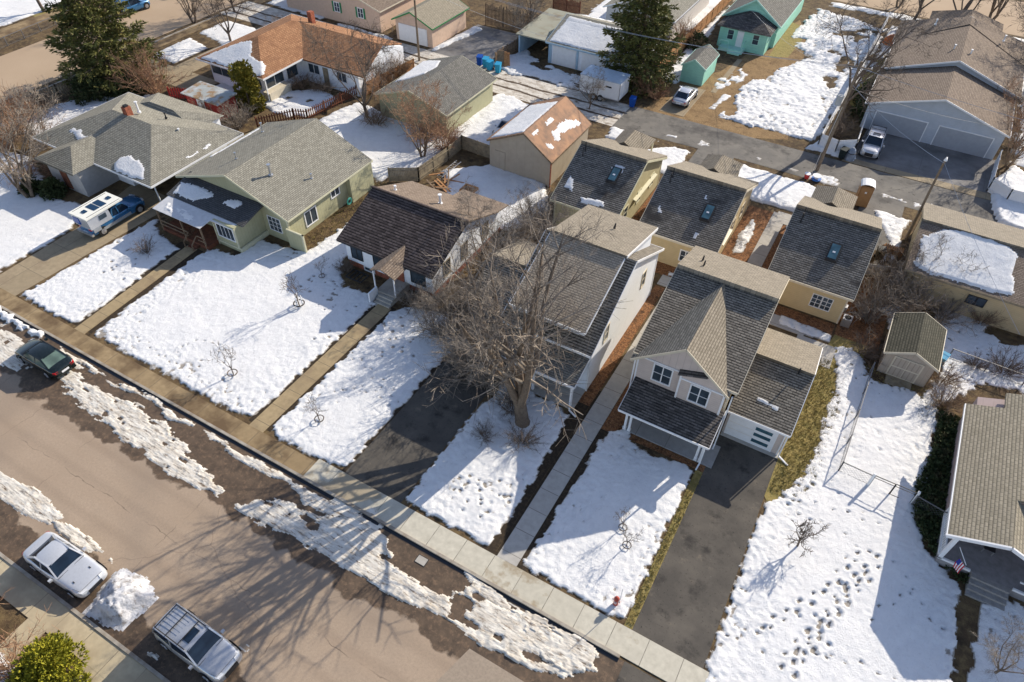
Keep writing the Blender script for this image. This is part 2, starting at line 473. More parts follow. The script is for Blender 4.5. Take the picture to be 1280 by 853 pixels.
c = n.mix(n.ramp(n.noise(14, 5, .8), .3, .8), c, (.33,.25,.17))
n.col(c); n.rough(.9)
MT['road2'] = n.m
mb = MB()
mb.poly([(-93.5,14.6,.008),(-82.5,14.6,.008),(-82.5,109,.008),(-93.5,109,.008)])
mb.poly([(-200,115.5,.004),(120,115.5,.004),(120,130,.004),(-200,130,.004)])
tag(mb.build('side_street', MT['road2'], fix=False), kind='structure')

MT['patch'] = mottled('grey_road_patch', [(.30,.245,.19), ((.34,.28,.215), .6, .4, .7), ((.24,.195,.15), 7, .4, .75)], .9, .4, 50, .01)
mb = MB(); g1 = gnd(587,811,0); g2 = gnd(545,853,0)
mb.poly([(g1[0],g1[1],.007),(g2[0],g2[1],.007),(g2[0]-.6,2.3,.007),(30,2.3,.007),(30,g1[1],.007)])
tag(mb.build('road_patch', MT['patch'], fix=False), kind='structure')
# new asphalt: drives and alley
MT['asphalt'] = mottled('dark_driveway_asphalt', [(.078,.071,.062), ((.125,.112,.094), .45, .4, .7), ((.20,.168,.13), 1.0, .6, .8), ((.04,.037,.034), .7, .54, .68), ((.02,.02,.02), 9, .6, .7), ((.30,.28,.25), 14, .68, .74)], .85, .5, 60, .015)
MT['alley'] = mottled('alley_asphalt', [(.14,.132,.12), ((.20,.185,.16), .5, .4, .7), ((.08,.075,.07), .33, .5, .64), ((.30,.27,.22), .9, .62, .8), ((.05,.047,.045), 1.7, .6, .7)], .85, .3, 50, .01)
n = NT('packed_alley'); P = n.xyz()
wy = n.math('ADD', P[1], n.math('MULTIPLY', n.math('SUBTRACT', n.noise(.25, 4, .5), .5), .9))
rut = None
for c0, w0 in ((65.9, .17), (67.6, .19)):
    q = n.math('LESS_THAN', n.math('ABSOLUTE', n.math('SUBTRACT', wy, c0)), n.math('MULTIPLY', n.noise(.9, 4, .6), w0*2))
    rut = q if rut is None else n.math('MAXIMUM', rut, q)
sv = n.comb(n.math('MULTIPLY', P[0], .6), P[1])
c = n.mix(n.ramp(n.noise(1.8, 7, .75, sv), .4, .62), (.66,.63,.57), (.40,.35,.29))
c = n.mix(n.ramp(n.noise(1.2, 7, .7, sv), .56, .66), c, (.17,.125,.085))
c = n.mix(rut, c, (.10,.075,.055))
n.col(c); n.rough(.9); n.bump(n.math('ADD', n.noise(4, 7, .75), n.math('MULTIPLY', rut, -1)), .9, .08); MT['packed'] = n.m
mb = MB(); mb.poly([(-24,64.2,.016),(-10,64.8,.016),(60,64.2,.016),(60,70.4,.016),(-24,69.6,.016)])
mb.poly([(-14.6,57,.012),(-10.9,57,.012),(-10.9,64.9,.012),(-14.6,64.9,.012)])
mb.poly([(1.6,56.4,.012),(5.4,56.4,.012),(5.2,64.9,.012),(1.6,64.9,.012)])
tag(mb.build('alley', MT['alley'], fix=False), kind='structure')
mb = MB(); mb.poly([(-82,64.6,.014),(-24,64.2,.014),(-24,69.6,.014),(-82,69.9,.014)])
tag(mb.build('alley_lane', MT['packed'], fix=False), kind='structure')

MT['drive'] = MT['asphalt']
mb = MB(); mb.poly([(-1.3,15.9,.012),(2.55,15.9,.012),(2.45,30.65,.012),(-1.3,30.65,.012)])
mb.poly([(-.9,9.9,.012),(3.2,9.9,.012),(3.0,14.36,.012),(-1.0,14.36,.012)])
tag(mb.build('driveway', MT['asphalt'], fix=False), kind='structure')
mb = MB(); mb.poly([(-20.3,15.9,.012),(-16.1,15.9,.012),(-16.1,30.6,.012),(-20.3,30.6,.012)])
tag(mb.build('driveway', MT['asphalt'], fix=False), kind='structure')
MT['greypad'] = slabs('grey_pad', (.21,.205,.20), (.25,.24,.235), 5.8, 4.6, .3, 1.2, ((.13,.125,.12), .4, .4, .65))
mb = MB(); mb.poly([(-.9,70.9,.024),(12.0,71.2,.024),(12.0,78.2,.024),(-.4,78.2,.024)])
mb.poly([(-51.6,69.6,.024),(-43.5,69.6,.024),(-42.6,80,.024),(-50.5,80,.024)])
tag(mb.build('parking_pad', MT['greypad'], fix=False), kind='structure')

n = NT('gutter_water'); n.col((.012,.014,.018)); n.rough(.15); n.p.inputs['Specular IOR Level'].default_value = .4
MT['gutter'] = n.m
mb = MB(); mb.poly([(-60,14.12,.02),(-1.3,14.12,.02),(-1.3,14.335,.02),(-60,14.335,.02)])
tag(mb.build('gutter_water', MT['gutter'], fix=False), kind='structure')
MT['soil'] = mottled('damp_dark_soil', [(.035,.026,.018), ((.07,.05,.03), 5, .45, .7)], .9, .6, 18, .04)
mb = MB(); mb.poly([(-9.62,16,.014),(-9.45,16,.014),(-9.45,30,.014),(-9.62,30,.014)]); mb.poly([(-8.2,16,.014),(-7.6,16,.014),(-7.6,27.1,.014),(-8.2,27.1,.014)]); mb.poly([(-10.6,16,.012),(-9.64,16,.012),(-9.64,28.4,.012),(-10.6,28.4,.012)]); mb.poly([(-28.3,16,.012),(-26.4,16,.012),(-26.4,29.5,.012),(-28.3,29.5,.012)]); mb.poly([(-20.6,16,.009),(-20.2,16,.009),(-20.2,30,.009),(-20.6,30,.009)]); mb.poly([(-46.6,16,.009),(-43.8,16,.009),(-44.3,27,.009),(-46.9,27,.009)])
tag(mb.build('soil_edge', MT['soil'], fix=False), kind='structure')
# concrete
MT['walk_new'] = slabs('new_concrete_walk', (.47,.45,.41), (.42,.40,.365), 60, 1.55, 30, .55)
MT['walk_tan'] = slabs('old_tan_concrete', (.40,.31,.18), (.33,.255,.15), 60, 1.5, 30, .2, ((.22,.165,.105), .5, .5, .7))
MT['side_new'] = slabs('new_sidewalk', (.56,.53,.44), (.50,.47,.385), 1.85, 60, .3, 30, ((.33,.28,.20), .22, .56, .60))
MT['side_old'] = slabs('old_sidewalk', (.36,.27,.155), (.28,.205,.115), 1.5, 60, 0, 30, ((.13,.088,.05), .45, .42, .62))
mb = MB(); mb.box(-22.3, 40, 14.50, 15.98, -.05, .05)
tag(mb.build('sidewalk', MT['side_new']), kind='structure')
mb = MB(); mb.box(-200, -22.3, 14.50, 15.7, -.05, .05)
tag(mb.build('sidewalk', MT['side_old']), kind='structure')
mb = MB(); mb.box(-200, 40, .75, 2.1, -.05, .05); mb.box(-24.3,40,-3,.75,-.05,.045); mb.box(-28.6,-27.2,-6,.75,-.05,.045)
tag(mb.build('sidewalk', slabs('bright_tan_sidewalk', (.52,.44,.30), (.46,.39,.265), 1.9, 60, .4, 30, ((.34,.28,.19), .3, .5, .62))), kind='structure')  # south sidewalk of bright tan concrete
mb = MB(); mb.box(-101,-98.6,16,109,-.05,.05); mb.box(-81.3,-79.8,16,64,-.05,.03); mb.box(-81.3,-79.8,70,109,-.05,.03)
tag(mb.build('sidewalk', MT['side_old']), kind='structure')
MT['kerb'] = mottled('kerb_concrete', [(.36,.33,.28), ((.22,.18,.14), 1.5, .4, .7)], .9, .2)
mb = MB()
mb.box(-200, -1.3, 14.33, 14.50, -.05, .11); mb.box(2.9, 40, 14.33, 14.50, -.05, .11)
mb.box(-200, 40, 2.1, 2.27, -.05, .11); mb.box(-81.6,-81.3,16,64,-.05,.1)
tag(mb.build('kerb', MT['kerb']), kind='structure')
mb = MB(); mb.box(-9.45, -8.2, 15.98, 42.8, -.05, .055); mb.box(-10.4, 1.2, 42.6, 43.9, -.05, .05)
mb.box(-4.95, -3.75, 43.9, 57.5, -.05, .05); mb.box(-4.6, -3.2, 56.0, 57.8, -.05, .056)
mb.box(-1.3, 2.45, 30.6, 31.1, -.05, .06); mb.box(.8, 3.6, 40.2, 42.6, -.05, .05)
tag(mb.build('walkway', MT['walk_new']), kind='structure')
mb = MB(); mb.box(-27.95, -26.75, 15.7, 29.3, -.05, .05)
mb.prism([(-45.3,15.7,.05),(-44.2,15.7,.05),(-44.9,26.9,.05),(-46.0,26.9,.05)], (0,0,-.1))
tag(mb.build('walkway', MT['walk_tan']), kind='structure')
MT['drive_old'] = slabs('old_concrete_drive', (.37,.30,.20), (.31,.25,.165), 3.0, 3.2, .4, 1, ((.22,.17,.115), .35, .5, .7))
mb = MB(); mb.prism([(-55.6,15.7,.03),(-52.3,15.7,.03),(-52.0,23,.03),(-51.6,31,.03),(-57.6,31,.03),(-55.9,24,.03)], (0,0,-.1))
tag(mb.build('driveway', MT['drive_old']), kind='structure')
mb = MB(); mb.box(-21.0,-18.2,70.2,77.6,-.05,.04); mb.box(-17.6,-17.0,77.5,88,-.05,.03); mb.box(-74,-71,50.004,64,-.05,.03); mb.box(-79.7,-66.5,46.5,50,-.05,.03)
mb.prism([(-1.5,70.0,.03),(14,70.0,.03),(14,71.2,.03),(-1,70.95,.03)],(0,0,-.1))
tag(mb.build('concrete_apron', MT['drive_old']), kind='structure')

# bark mulch and grass beds
MT['mulch'] = mottled('bark_mulch', [(.25,.115,.05), ((.10,.05,.028), 5, .4, .6), ((.40,.22,.11), 14, .5, .7), ((.06,.035,.02), 1.3, .55, .7)], .95, .9, 22, .05)
mb = MB()
for q in ((-10.45,-9.64,28.4,42.4),(-8.18,-7.1,27.1,42.4),(-15.6,-13.3,45.4,56.8),(-7.15,-4.97,45.4,57.4),(-3.73,-2.65,44.5,57.0),(3.15,6.3,43.5,52.5),(-7.2,-1.3,27.25,27.8),(-4.95,3.0,43.9,45.1),(-15.6,-7.1,43.9,45.4)):
    mb.box(q[0], q[1], q[2], q[3], -.05, .02)
tag(mb.build('bark_mulch', MT['mulch']), 'orange brown bark mulch in beds beside the concrete walks', None, None, 'stuff')
MT['grass'] = mottled('dormant_grass', [(.30,.235,.085), ((.20,.17,.055), 2.2, .4, .65), ((.36,.30,.14), 9, .5, .7), ((.14,.12,.05), 1.2, .6, .72)], .95, .9, 20, .06)
MT['straw'] = mottled('brown_lawn', [(.27,.175,.085), ((.17,.105,.052), .7, .4, .65), ((.36,.26,.13), 7, .5, .7), ((.12,.07,.035), 1.5, .56, .7)], .95, .9, 16, .06)
mb = MB()
def sheet(mb, poly, z): mb.poly([(x, y, z) for x, y in poly])
sheet(mb, [(2.46,27.5),(2.46,31.1),(2.55,40),(3.2,44),(5.6,44),(5.4,40.5),(4.6,36),(4.7,31.5),(4.1,29),(3.2,26.5)], .022)
sheet(mb, [(-1.75,16),(-1.3,16),(-1.3,27.2),(-1.75,27.2)], .03)
sheet(mb, G((985,72),(1003,50),(1006,35),(990,28),(975,50),(960,72),z=0), .018)
sheet(mb, G((1068,110),(1095,75),(1110,75),(1100,120),(1075,140),(1062,130),z=0), .018)
sheet(mb, G((10,12),(90,10),(100,22),(80,30),(45,22),(25,14),z=0), .018)
tag(mb.build('grass', MT['grass'], fix=False), 'dormant yellow green lawn grass showing between the snow', None, None, 'stuff')
mb = MB()
sheet(mb, G((820,130),(845,100),(900,90),(1000,25),(1010,60),(965,165),(985,165),(985,175),(920,172),(870,155),(800,138),z=0), .014)
tag(mb.build('brown_lawn', MT['straw'], fix=False), kind='structure')

# ------------------------------------------------------------------ snow on the ground
n = NT('snow'); 
c = n.mix(n.ramp(n.noise(1.6, 7, .65), .35, .7), (.75,.755,.755), (.67,.675,.68))
c = n.mix(n.math('MULTIPLY', n.ramp(n.noise(6.5, 7, .85), .57, .68), .5), c, (.28,.26,.235))
zz = n.math('ADD', n.xyz()[2], n.math('MULTIPLY', n.math('SUBTRACT', n.noise(5, 6, .75), .5), .11))
thin_ = n.ramp(zz, .062, .030)          # thin melting rim lets the soil show through
c = n.mix(n.math('MULTIPLY', thin_, .8), c, (.20,.165,.12))
n.col(c); n.rough(.75); n.bump(n.math('ADD', n.noise(13, 6, .75), n.math('MULTIPLY', n.noise(4.2, 4, .65), .8)), .8, .055)
MT['snow'] = n.m
n = NT('dirty_snow'); P = n.xyz()
sv = n.comb(n.math('MULTIPLY', P[0], .35), n.math('MULTIPLY', P[1], 1.6))
c = n.mix(n.ramp(n.noise(2.2, 8, .75, sv), .42, .66), (.74,.71,.64), (.50,.44,.36))
c = n.mix(n.ramp(n.noise(3.0, 8, .8, sv), .52, .62), c, (.15,.105,.07))
n.col(c); n.rough(.6); n.bump(n.noise(5, 7, .75, sv), .9, .09)
MT['dirty'] = n.m

steps = []
steps += trail([(900,800),(955,785),(985,765),(1020,745),(1045,725),(1060,700),(1085,690)], .42, .16, .19, .26)
steps += trail([(975,830),(1000,805),(1035,775),(1055,740),(1085,710),(1110,695)], .42, .2, .2, .26)
steps += trail([(990,840),(1015,800),(1045,765),(1070,735),(1095,712)], .42, .22, .2, .24)
steps += trail([(985,640),(1040,655),(1070,680),(1105,700)], .6, .12, .13, .18)
steps += trail([(1020,815),(1075,830),(1120,850),(1140,860)], .6, .1, .13, .2)
steps += trail([(1000,625),(1060,640),(1100,655),(1130,660)], .7, .1, .12, .16)
steps += trail([(1120,700),(1140,740),(1180,790),(1200,800)], .7, .15, .14, .18)
steps += trail([(1090,770),(1130,745),(1150,720)], .7, .15, .14, .15)
steps += trail([(965,545),(990,620),(1010,650)], .6, .2, .13, .12)
steps += trail([(220,440),(235,428),(255,424),(275,430),(278,460),(282,495)], .5, .08, .13, .2, .03)
steps += trail([(130,405),(170,420),(205,445),(240,465),(270,490)], .55, .1, .12, .16)
steps += trail([(235,470),(250,450),(265,450)], .5, .08, .12, .18)
steps += trail([(400,340),(420,360),(415,385),(390,380)], .55, .18, .13, .14)
steps += trail([(395,420),(450,450),(500,500),(440,480),(420,510)], .55, .18, .13, .15)
steps += trail([(370,470),(400,480),(460,490)], .5, .1, .12, .14)
steps += trail([(575,590),(620,610),(650,650),(600,640)], .6, .2, .13, .12)
steps += trail([(560,620),(590,600)], .5, .15, .13, .14)
steps += trail([(1020,590),(1100,650)], .8, .2, .12, .1)
for cx, cy, rr, k in ((1000,790,60,8),(985,610,40,10),(470,420,60,40),(600,620,40,25),(1200,450,50,30),(1090,460,30,15),(400,360,30,15),(150,330,30,10)):
    for _ in range(k):
        a = random.uniform(0, 6.28); q = rr*math.sqrt(random.random())
        g = gnd(cx+q*math.cos(a), cy+q*.7*math.sin(a)); steps.append((g[0], g[1], random.uniform(.1,.16), random.uniform(.08,.18)))
steps += trail([(1085,480),(1100,560),(1120,600)], 1.2, .1, .3, .05)

mb = MB()
LAWN = dict(depth=.085, res=.09, amp=.40, ns=2.6, width=.30, rough=.016, edge_rough=.075, edge_band=3.0)
def lawn(poly, steps_=steps, **k):
    d = dict(LAWN); d.update(k); snow_patch(mb, poly, steps=steps_, seed=len(mb.v) % 97+1, **d)
lawn([(2.6,15.9),(2.5,22),(2.55,26.8),(3.2,28.4),(3.9,30),(4.3,33),(4.1,36),(4.3,38.5),(3.9,40.6),(3.4,42.6),(4.6,43.4),(5.6,42.6),(6.3,40.9),(9.6,41),(11,40),(10.9,33),(10.7,30.8),(11.5,28.9),(13.4,27.4),(13.6,21.5),(13.2,14),(13.2,5),(2.9,5),(2.6,15.9)], res=.085, rough=.04)
lawn([(14.3,26.8),(15.6,28),(19,27),(24,20),(24,8),(14.0,8),(14.1,22)])
lawn([(-7.95,16.1),(-1.75,16.1),(-1.7,27),(-2.6,27.3),(-4.6,27.0),(-5.9,27.3),(-6.8,28.3),(-7.8,27.2),(-8.0,22)], rough=.03)
lawn([(-16.1,16.1),(-9.95,16.1),(-10.0,22),(-10.4,27.1),(-12,27.6),(-15.8,27.6),(-16.1,22)], rough=.05)
lawn([(-26.6,16.1),(-25.5,15.8),(-21.8,15.9),(-20.35,16.3),(-20.35,24),(-20.3,29.5),(-22.5,31),(-25.5,30.8),(-26.6,29),(-26.65,22)])
lawn([(-43.9,16.2),(-43,15.9),(-29.0,15.9),(-28.05,16.4),(-28.05,29.2),(-29.4,30.0),(-31.5,29.6),(-32.6,30.6),(-33.6,31.8),(-33.7,37),(-34.0,42),(-35.4,43.2),(-36.6,38.5),(-37.0,31.6),(-38.8,30.9),(-41.3,30.8),(-41.7,28.0),(-43.9,27.8),(-44.4,26.5)], rough=.035)
lawn([(-52.1,16.1),(-51.5,15.8),(-46.0,15.8),(-45.5,16.3),(-46.2,26.2),(-49.5,26.9),(-50.9,27.8),(-51.0,29.0),(-51.5,27),(-51.8,23.5)], rough=.035)
lawn([(-85,16),(-55.9,16.0),(-55.9,21),(-56.4,25),(-58.3,26.3),(-62,25.8),(-66,27.5),(-70,29),(-79,28)], res=.2)
lawn(G((1090,385),(1120,378),(1165,395),(1200,415),(1235,425),(1280,430),(1330,440),(1330,500),(1230,480),(1195,500),(1165,510),(1150,500),(1175,460),(1170,440),(1130,400)), steps_=steps)
lawn(G((1165,395),(1190,372),(1240,400),(1230,425)), amp=.3)
lawn([(6.4,46.4),(8.6,47.0),(12,47.6),(14,48.2),(14,50.2),(9.5,49.8),(6.2,48.6)], amp=.3)
# between walk and curb in front of the pale sedan side, thin snow in front of the big lawn
lawn([(-82,12.2),(-46.5,13.7),(-46.5,14.4),(-60,14.4),(-82,14.4)], depth=.2, amp=.5)
tag(mb.build('snow', MT['snow'], smooth=True, fix=False), 'white snow lying over the lawns, trodden with footprints', None, None, 'stuff')

mb = MB()
FAR = dict(depth=.14, res=.2, amp=.8, ns=.8, width=.4, rough=.06, edge_rough=.10, edge_band=2.5)
def far(poly, **k):
    d = dict(FAR); d.update(k); snow_patch(mb, poly, seed=len(mb.v) % 97+3, **d)
far([(-31.3,42.4),(-24.2,42.4),(-22.2,44.5),(-22,46),(-24.6,50.8),(-31,51.2),(-34.6,47.5),(-33,46)], res=.16, depth=.22, amp=.4)
far([(-50,43),(-38,43),(-36.5,46),(-36,52),(-39,53.4),(-46,53.8),(-50,55),(-51,50)], res=.18)
far([(-38.5,53),(-35,53),(-31.2,52.5),(-31,60),(-33,64),(-38,65),(-38,58)], res=.18)
far([(-44.5,70),(-40.8,69.4),(-30.4,69.8),(-31,73),(-37,73.6),(-41,76),(-42,74)], res=.15, amp=.9, thin=.33, rough=.09, ns=.8, streak=(.6,.5,1.2))
far([(-24.0,58),(-22,57),(-21,60),(-20.6,64),(-24,64.5)], res=.2, thin=.35)
far([(-19.5,58.2),(-15,58.2),(-15,63.6),(-17,63.9),(-19.5,61)], res=.16, amp=.3)
far([(-10.6,58.2),(-3,58.2),(-1.6,59.5),(1.3,60.6),(1.4,61.8),(-2,63.8),(-10.4,64.0)], res=.15, amp=.3, depth=.2)
far([(2.8,62.7),(6.3,62.8),(5.8,60.5),(5.9,56),(4.4,52.5),(3.9,54),(4.9,58),(3.3,61)], res=.15, amp=.3)
far([(-14.6,72.5),(-4.6,72),(-4.2,80),(-3.2,88),(-3.0,108),(-13,111),(-14,100),(-11,93),(-13.6,84),(-15,80)], res=.17, amp=1.3, ns=.7, rough=.13, edge_rough=.22, edge_band=6, thin=.27)
far([(-12,112.5),(24,112),(24,115),(-12,115)], res=.4)
far([(-3.2,88),(-1.4,100),(12,105),(14,110),(-3,110)], res=.3)
far([(-23.9,77.2),(-21.6,77),(-21.2,82),(-22.5,90),(-23.5,100),(-24,108),(-24.5,95)], res=.2, amp=.35)
far([(-25,90),(-24.8,100),(-24.6,112),(-34,112),(-30,98)], res=.3)
far([(12.6,66),(14.5,65.6),(18,66),(18,73),(13.4,78),(11.6,73)], res=.2, depth=.4, amp=.4)
far([(13.2,78),(18,78),(18,110),(13,105)], res=.4)
far([(-66,48.5),(-60,47.5),(-59.4,49.5),(-61,52),(-66,50)], res=.25)
far([(-59,48),(-52.3,47.5),(-52.2,54),(-56,54.6),(-58.5,52)], res=.2, amp=.5, thin=.3)
far([(-70.5,41.5),(-66.5,40.5),(-65.5,43),(-68,44.8),(-72,44)], res=.25)
far([(-78.5,31),(-74,31),(-68.5,33),(-68.2,40.4),(-72,42),(-76,40.5)], res=.2, amp=.4)
far([(-79,50.6),(-74.5,50.4),(-74.5,56),(-79,57)], res=.25, amp=.2)
far([(-70.5,53),(-68,51),(-67.5,56),(-71,63.5),(-79.2,63.5),(-79.4,58.5),(-74.6,57.5)], res=.25, amp=.2)
far([(-66,62.5),(-52.2,62.2),(-52,64.3),(-67,64.6)], res=.25, amp=.4)
far([(-79.5,70.5),(-69,70),(-68,75),(-67,86),(-79.5,86)], res=.3, amp=.4)
far([(-66.5,69.8),(-57,69.4),(-57,70.6),(-66.5,70.6)], res=.25, amp=.35)
far([(-51.2,69.6),(-50.4,69.6),(-48.8,79),(-50.6,79)], res=.2, amp=.15, depth=.3)
far([(-118,36),(-101.5,36),(-101.5,53),(-104,60),(-118,60)], res=.3, amp=.4)
far([(-101,60),(-94.5,60),(-94.5,100),(-101,100)], res=.4)
far([(-98.4,20),(-93.8,20),(-93.8,38),(-98.4,38)], res=.3, amp=.6)
far([(-81,73),(-79.9,73),(-79.9,95),(-81,95)], res=.4)
far([(-40,84),(-30,84),(-27,96),(-40,98)], res=.35)
far([(-20,90.8),(-20.9,88),(-22,84),(-20.6,85)], res=.2)
far([(-17.2,78.4),(-15.8,79.5),(-14.6,85),(-16.6,86),(-18.3,80)], res=.18, thin=.4, depth=.08, ns=.9)
far([(-16.7,73.5),(-15.9,73.2),(-15.0,78),(-16.2,78)], res=.15, depth=.08, amp=.25)
far([(-18.9,63.4),(-11,66.5),(-11,67.5),(-19,65.5)], res=.15, thin=.55, depth=.05, ns=.8)
far([(-11,65),(12,65),(12,66.2),(-11,66.0)], res=.15, thin=.58, depth=.05, ns=.8)
far([(-5.2,70.4),(-.4,70.2),(-.3,71.6),(-4.5,73)], res=.15, amp=.3, depth=.35)
far([(-6.5,49.5),(-5.5,50),(-5.6,54),(-6.3,56),(-6.8,53)], res=.12, amp=.3, depth=.08)
far([(-3.4,47.5),(-2.9,47.5),(-2.8,56),(-3.5,56)], res=.12, amp=.35, depth=.1, thin=.42, ns=1)
far([(-.9,42.8),(3.2,42.8),(3.2,43.9),(-.9,44.2)], res=.12, amp=.15, depth=.1)
far([(-7.6,43.95),(-10.2,43.95),(-10.2,44.6),(-7.6,44.5)], res=.12, amp=.2, depth=.1)
# low heap by the bottom left
far([(-29.5,-.9),(-25.2,-.9),(-25.3,-5),(-33,-5),(-34,-1)], res=.13, amp=.3, depth=.22)
tag(mb.build('snow', MT['snow'], smooth=True, fix=False), 'thinner snow over back yards and along the alley', None, None, 'stuff')

# grey ploughed snow along the street
mb = MB()
ICE = dict(depth=.028, res=.07, amp=.6, ns=1.7, width=.14, rough=.04, edge_rough=.07, edge_band=1.2, streak=(.5,.12,1.8), thin=.275)
def ice(poly, **k):
    d = dict(ICE); d.update(k); snow_patch(mb, poly, seed=len(mb.v) % 89+3, **d)
ice(G((75,462),(95,452),(110,480),(135,492),(172,505),(200,525),(222,545),(240,572),(285,612),(270,622),(225,600),(180,572),(150,545),(110,515),(80,492)))
ice([(-80,9.8),(-48,9.4),(-44.5,11.4),(-44.6,13.4),(-60,13.0),(-80,13.6)], amp=.7, res=.18)
ice(G((70,432),(100,446),(140,470),(200,500),(225,520),(250,527),(240,535),(205,520),(190,500),(160,490),(120,470),(95,455),(60,432)), amp=.3, depth=.06)
ice(G((250,532),(300,560),(360,595),(380,612),(350,605),(300,578),(262,552)), amp=.2, thin=.42)
ice(G((288,628),(330,618),(360,625),(400,640),(440,640),(470,632),(482,665),(492,700),(530,735),(560,745),(600,720),(640,755),(700,790),(745,815),(745,838),(700,850),(640,825),(600,800),(540,765),(490,745),(430,715),(380,680),(330,655)), amp=.5, depth=.04)
ice(G((355,598),(400,618),(445,628),(485,652),(470,640),(420,645),(380,628)), amp=.35)
ice(G((575,705),(620,735),(660,770),(700,790),(640,775),(600,745)), amp=.35)
ice(G((650,750),(720,790),(745,810),(745,835),(700,840),(655,800)), amp=.4, depth=.06)
ice(G((-30,570),(0,588),(40,608),(68,628),(78,645),(60,657),(30,645),(0,625),(-30,605)), amp=.2, thin=0)
ice(G((62,650),(90,652),(115,670),(130,692),(105,690),(70,672)), amp=.2, depth=.05)
ice(G((-60,560),(-30,575),(-30,600),(-60,590)), amp=.2)
ice(G((128,692),(140,695),(140,705),(130,703)), amp=.1, depth=.1)
ice(G((180,812),(200,818),(195,826),(180,820)), amp=.1, depth=.1)
ice(G((292,802),(312,806),(308,816),(294,812)), amp=.1, depth=.15)
tag(mb.build('dirty_snow', MT['dirty'], smooth=True, fix=False), 'grey ploughed snow and ice along the street gutter', None, None, 'stuff')
# ploughed heap between the two parked cars
mb = MB()
snow_patch(mb, G((100,765),(135,715),(152,708),(183,717),(196,745),(170,770),(152,790),(125,780), z=.3), depth=.62, res=.08, amp=.25, ns=1.4, width=1.2, rough=.26, edge_rough=.22, edge_band=1.6, seed=12)
MT['heap'] = mottled('heap_snow', [(.72,.72,.73), ((.45,.45,.46), 1.5, .42, .62), ((.22,.19,.16), 3.0, .55, .68)], .7, .9, 5, .12)
tag(mb.build('snow_pile', MT['heap'], smooth=True, fix=False), 'large heap of ploughed snow by the kerb between the two silver cars', 'snow pile')
# ------------------------------------------------------------------ buildings
def swap(p, ax): return p if ax == 'x' else (p[1], p[0], p[2])

def gable(root, ax, a0, a1, b0, b1, bk, zb0, zb1, zk, wall, roof, trim, oa=.35, ob=.4, t=.14, zbase=0.0, rear_lift=0.0, name='wall', fascia=True, walls=True, roof2=None):
    """ridge runs along a ('x' or 'y'); b0/b1 are the eave edges, bk the ridge; returns the roof object"""
    f0 = lambda b: zb0+(zk-zb0)*(b-b0)/(bk-b0)
    f1 = lambda b: zk+(zb1-zk)*(b-bk)/(b1-bk)
    if walls:
        wb0, wb1, wa0, wa1 = b0+ob, b1-ob, a0+oa, a1-oa
        prof = [(wb0, zbase), (wb1, zbase), (wb1, f1(wb1)-t), (bk, zk-t), (wb0, f0(wb0)-t)]
        m = MB(); m.prism([swap((wa0, b, z), ax) for b, z in prof], swap((wa1-wa0, 0, 0), ax))
        m.build(name, wall, root)
        m = MB()
        for (a, sa) in ((wa0, 1), (wa1, -1)):
            for (b, sb, z) in ((wb0, 1, f0(wb0)), (wb1, -1, f1(wb1))):
                p0 = swap((a-sa*.03, b-sb*.03, 0), ax); p1 = swap((a+sa*.10, b+sb*.10, 0), ax)
                m.box(min(p0[0], p1[0]), max(p0[0], p1[0]), min(p0[1], p1[1]), max(p0[1], p1[1]), zbase, z-t-.04)
        m.build('corner_board', trim, root)
    m = MB()
    L = rear_lift
    ext = .28 if L else 0
    # front plane and rear plane as closed slabs meeting at the ridge
    m.prism([swap((a0, b0, zb0), ax), swap((a1, b0, zb0), ax), swap((a1, bk, zk), ax), swap((a0, bk, zk), ax)], (0, 0, -t))
    if roof2: m.build('roof', roof, root); m = MB()
    dz = (zk-zb1)/(b1-bk)*ext
    m.prism([swap((a0, bk-ext, zk+L+dz), ax), swap((a1, bk-ext, zk+L+dz), ax), swap((a1, b1, zb1+L), ax), swap((a0, b1, zb1+L), ax)], (0, 0, -t-L*.8))
    r = m.build('roof', roof2 or roof, root)
    if fascia:
        m = MB(); w = .035; h = .19
        for b, z in ((b0-w*.6, zb0-.09), (b1+w*.6, zb1-.09)):
            m.bar(swap((a0, b, z), ax), swap((a1, b, z), ax), w, h)
        for a in (a0-w*.6, a1+w*.6):
            m.bar(swap((a, b0, zb0-.085), ax), swap((a, bk, zk-.085), ax), w, h)
            m.bar(swap((a, bk, zk-.085), ax), swap((a, b1, zb1-.085), ax), w, h)
        m.build('fascia', trim, r)
    return r

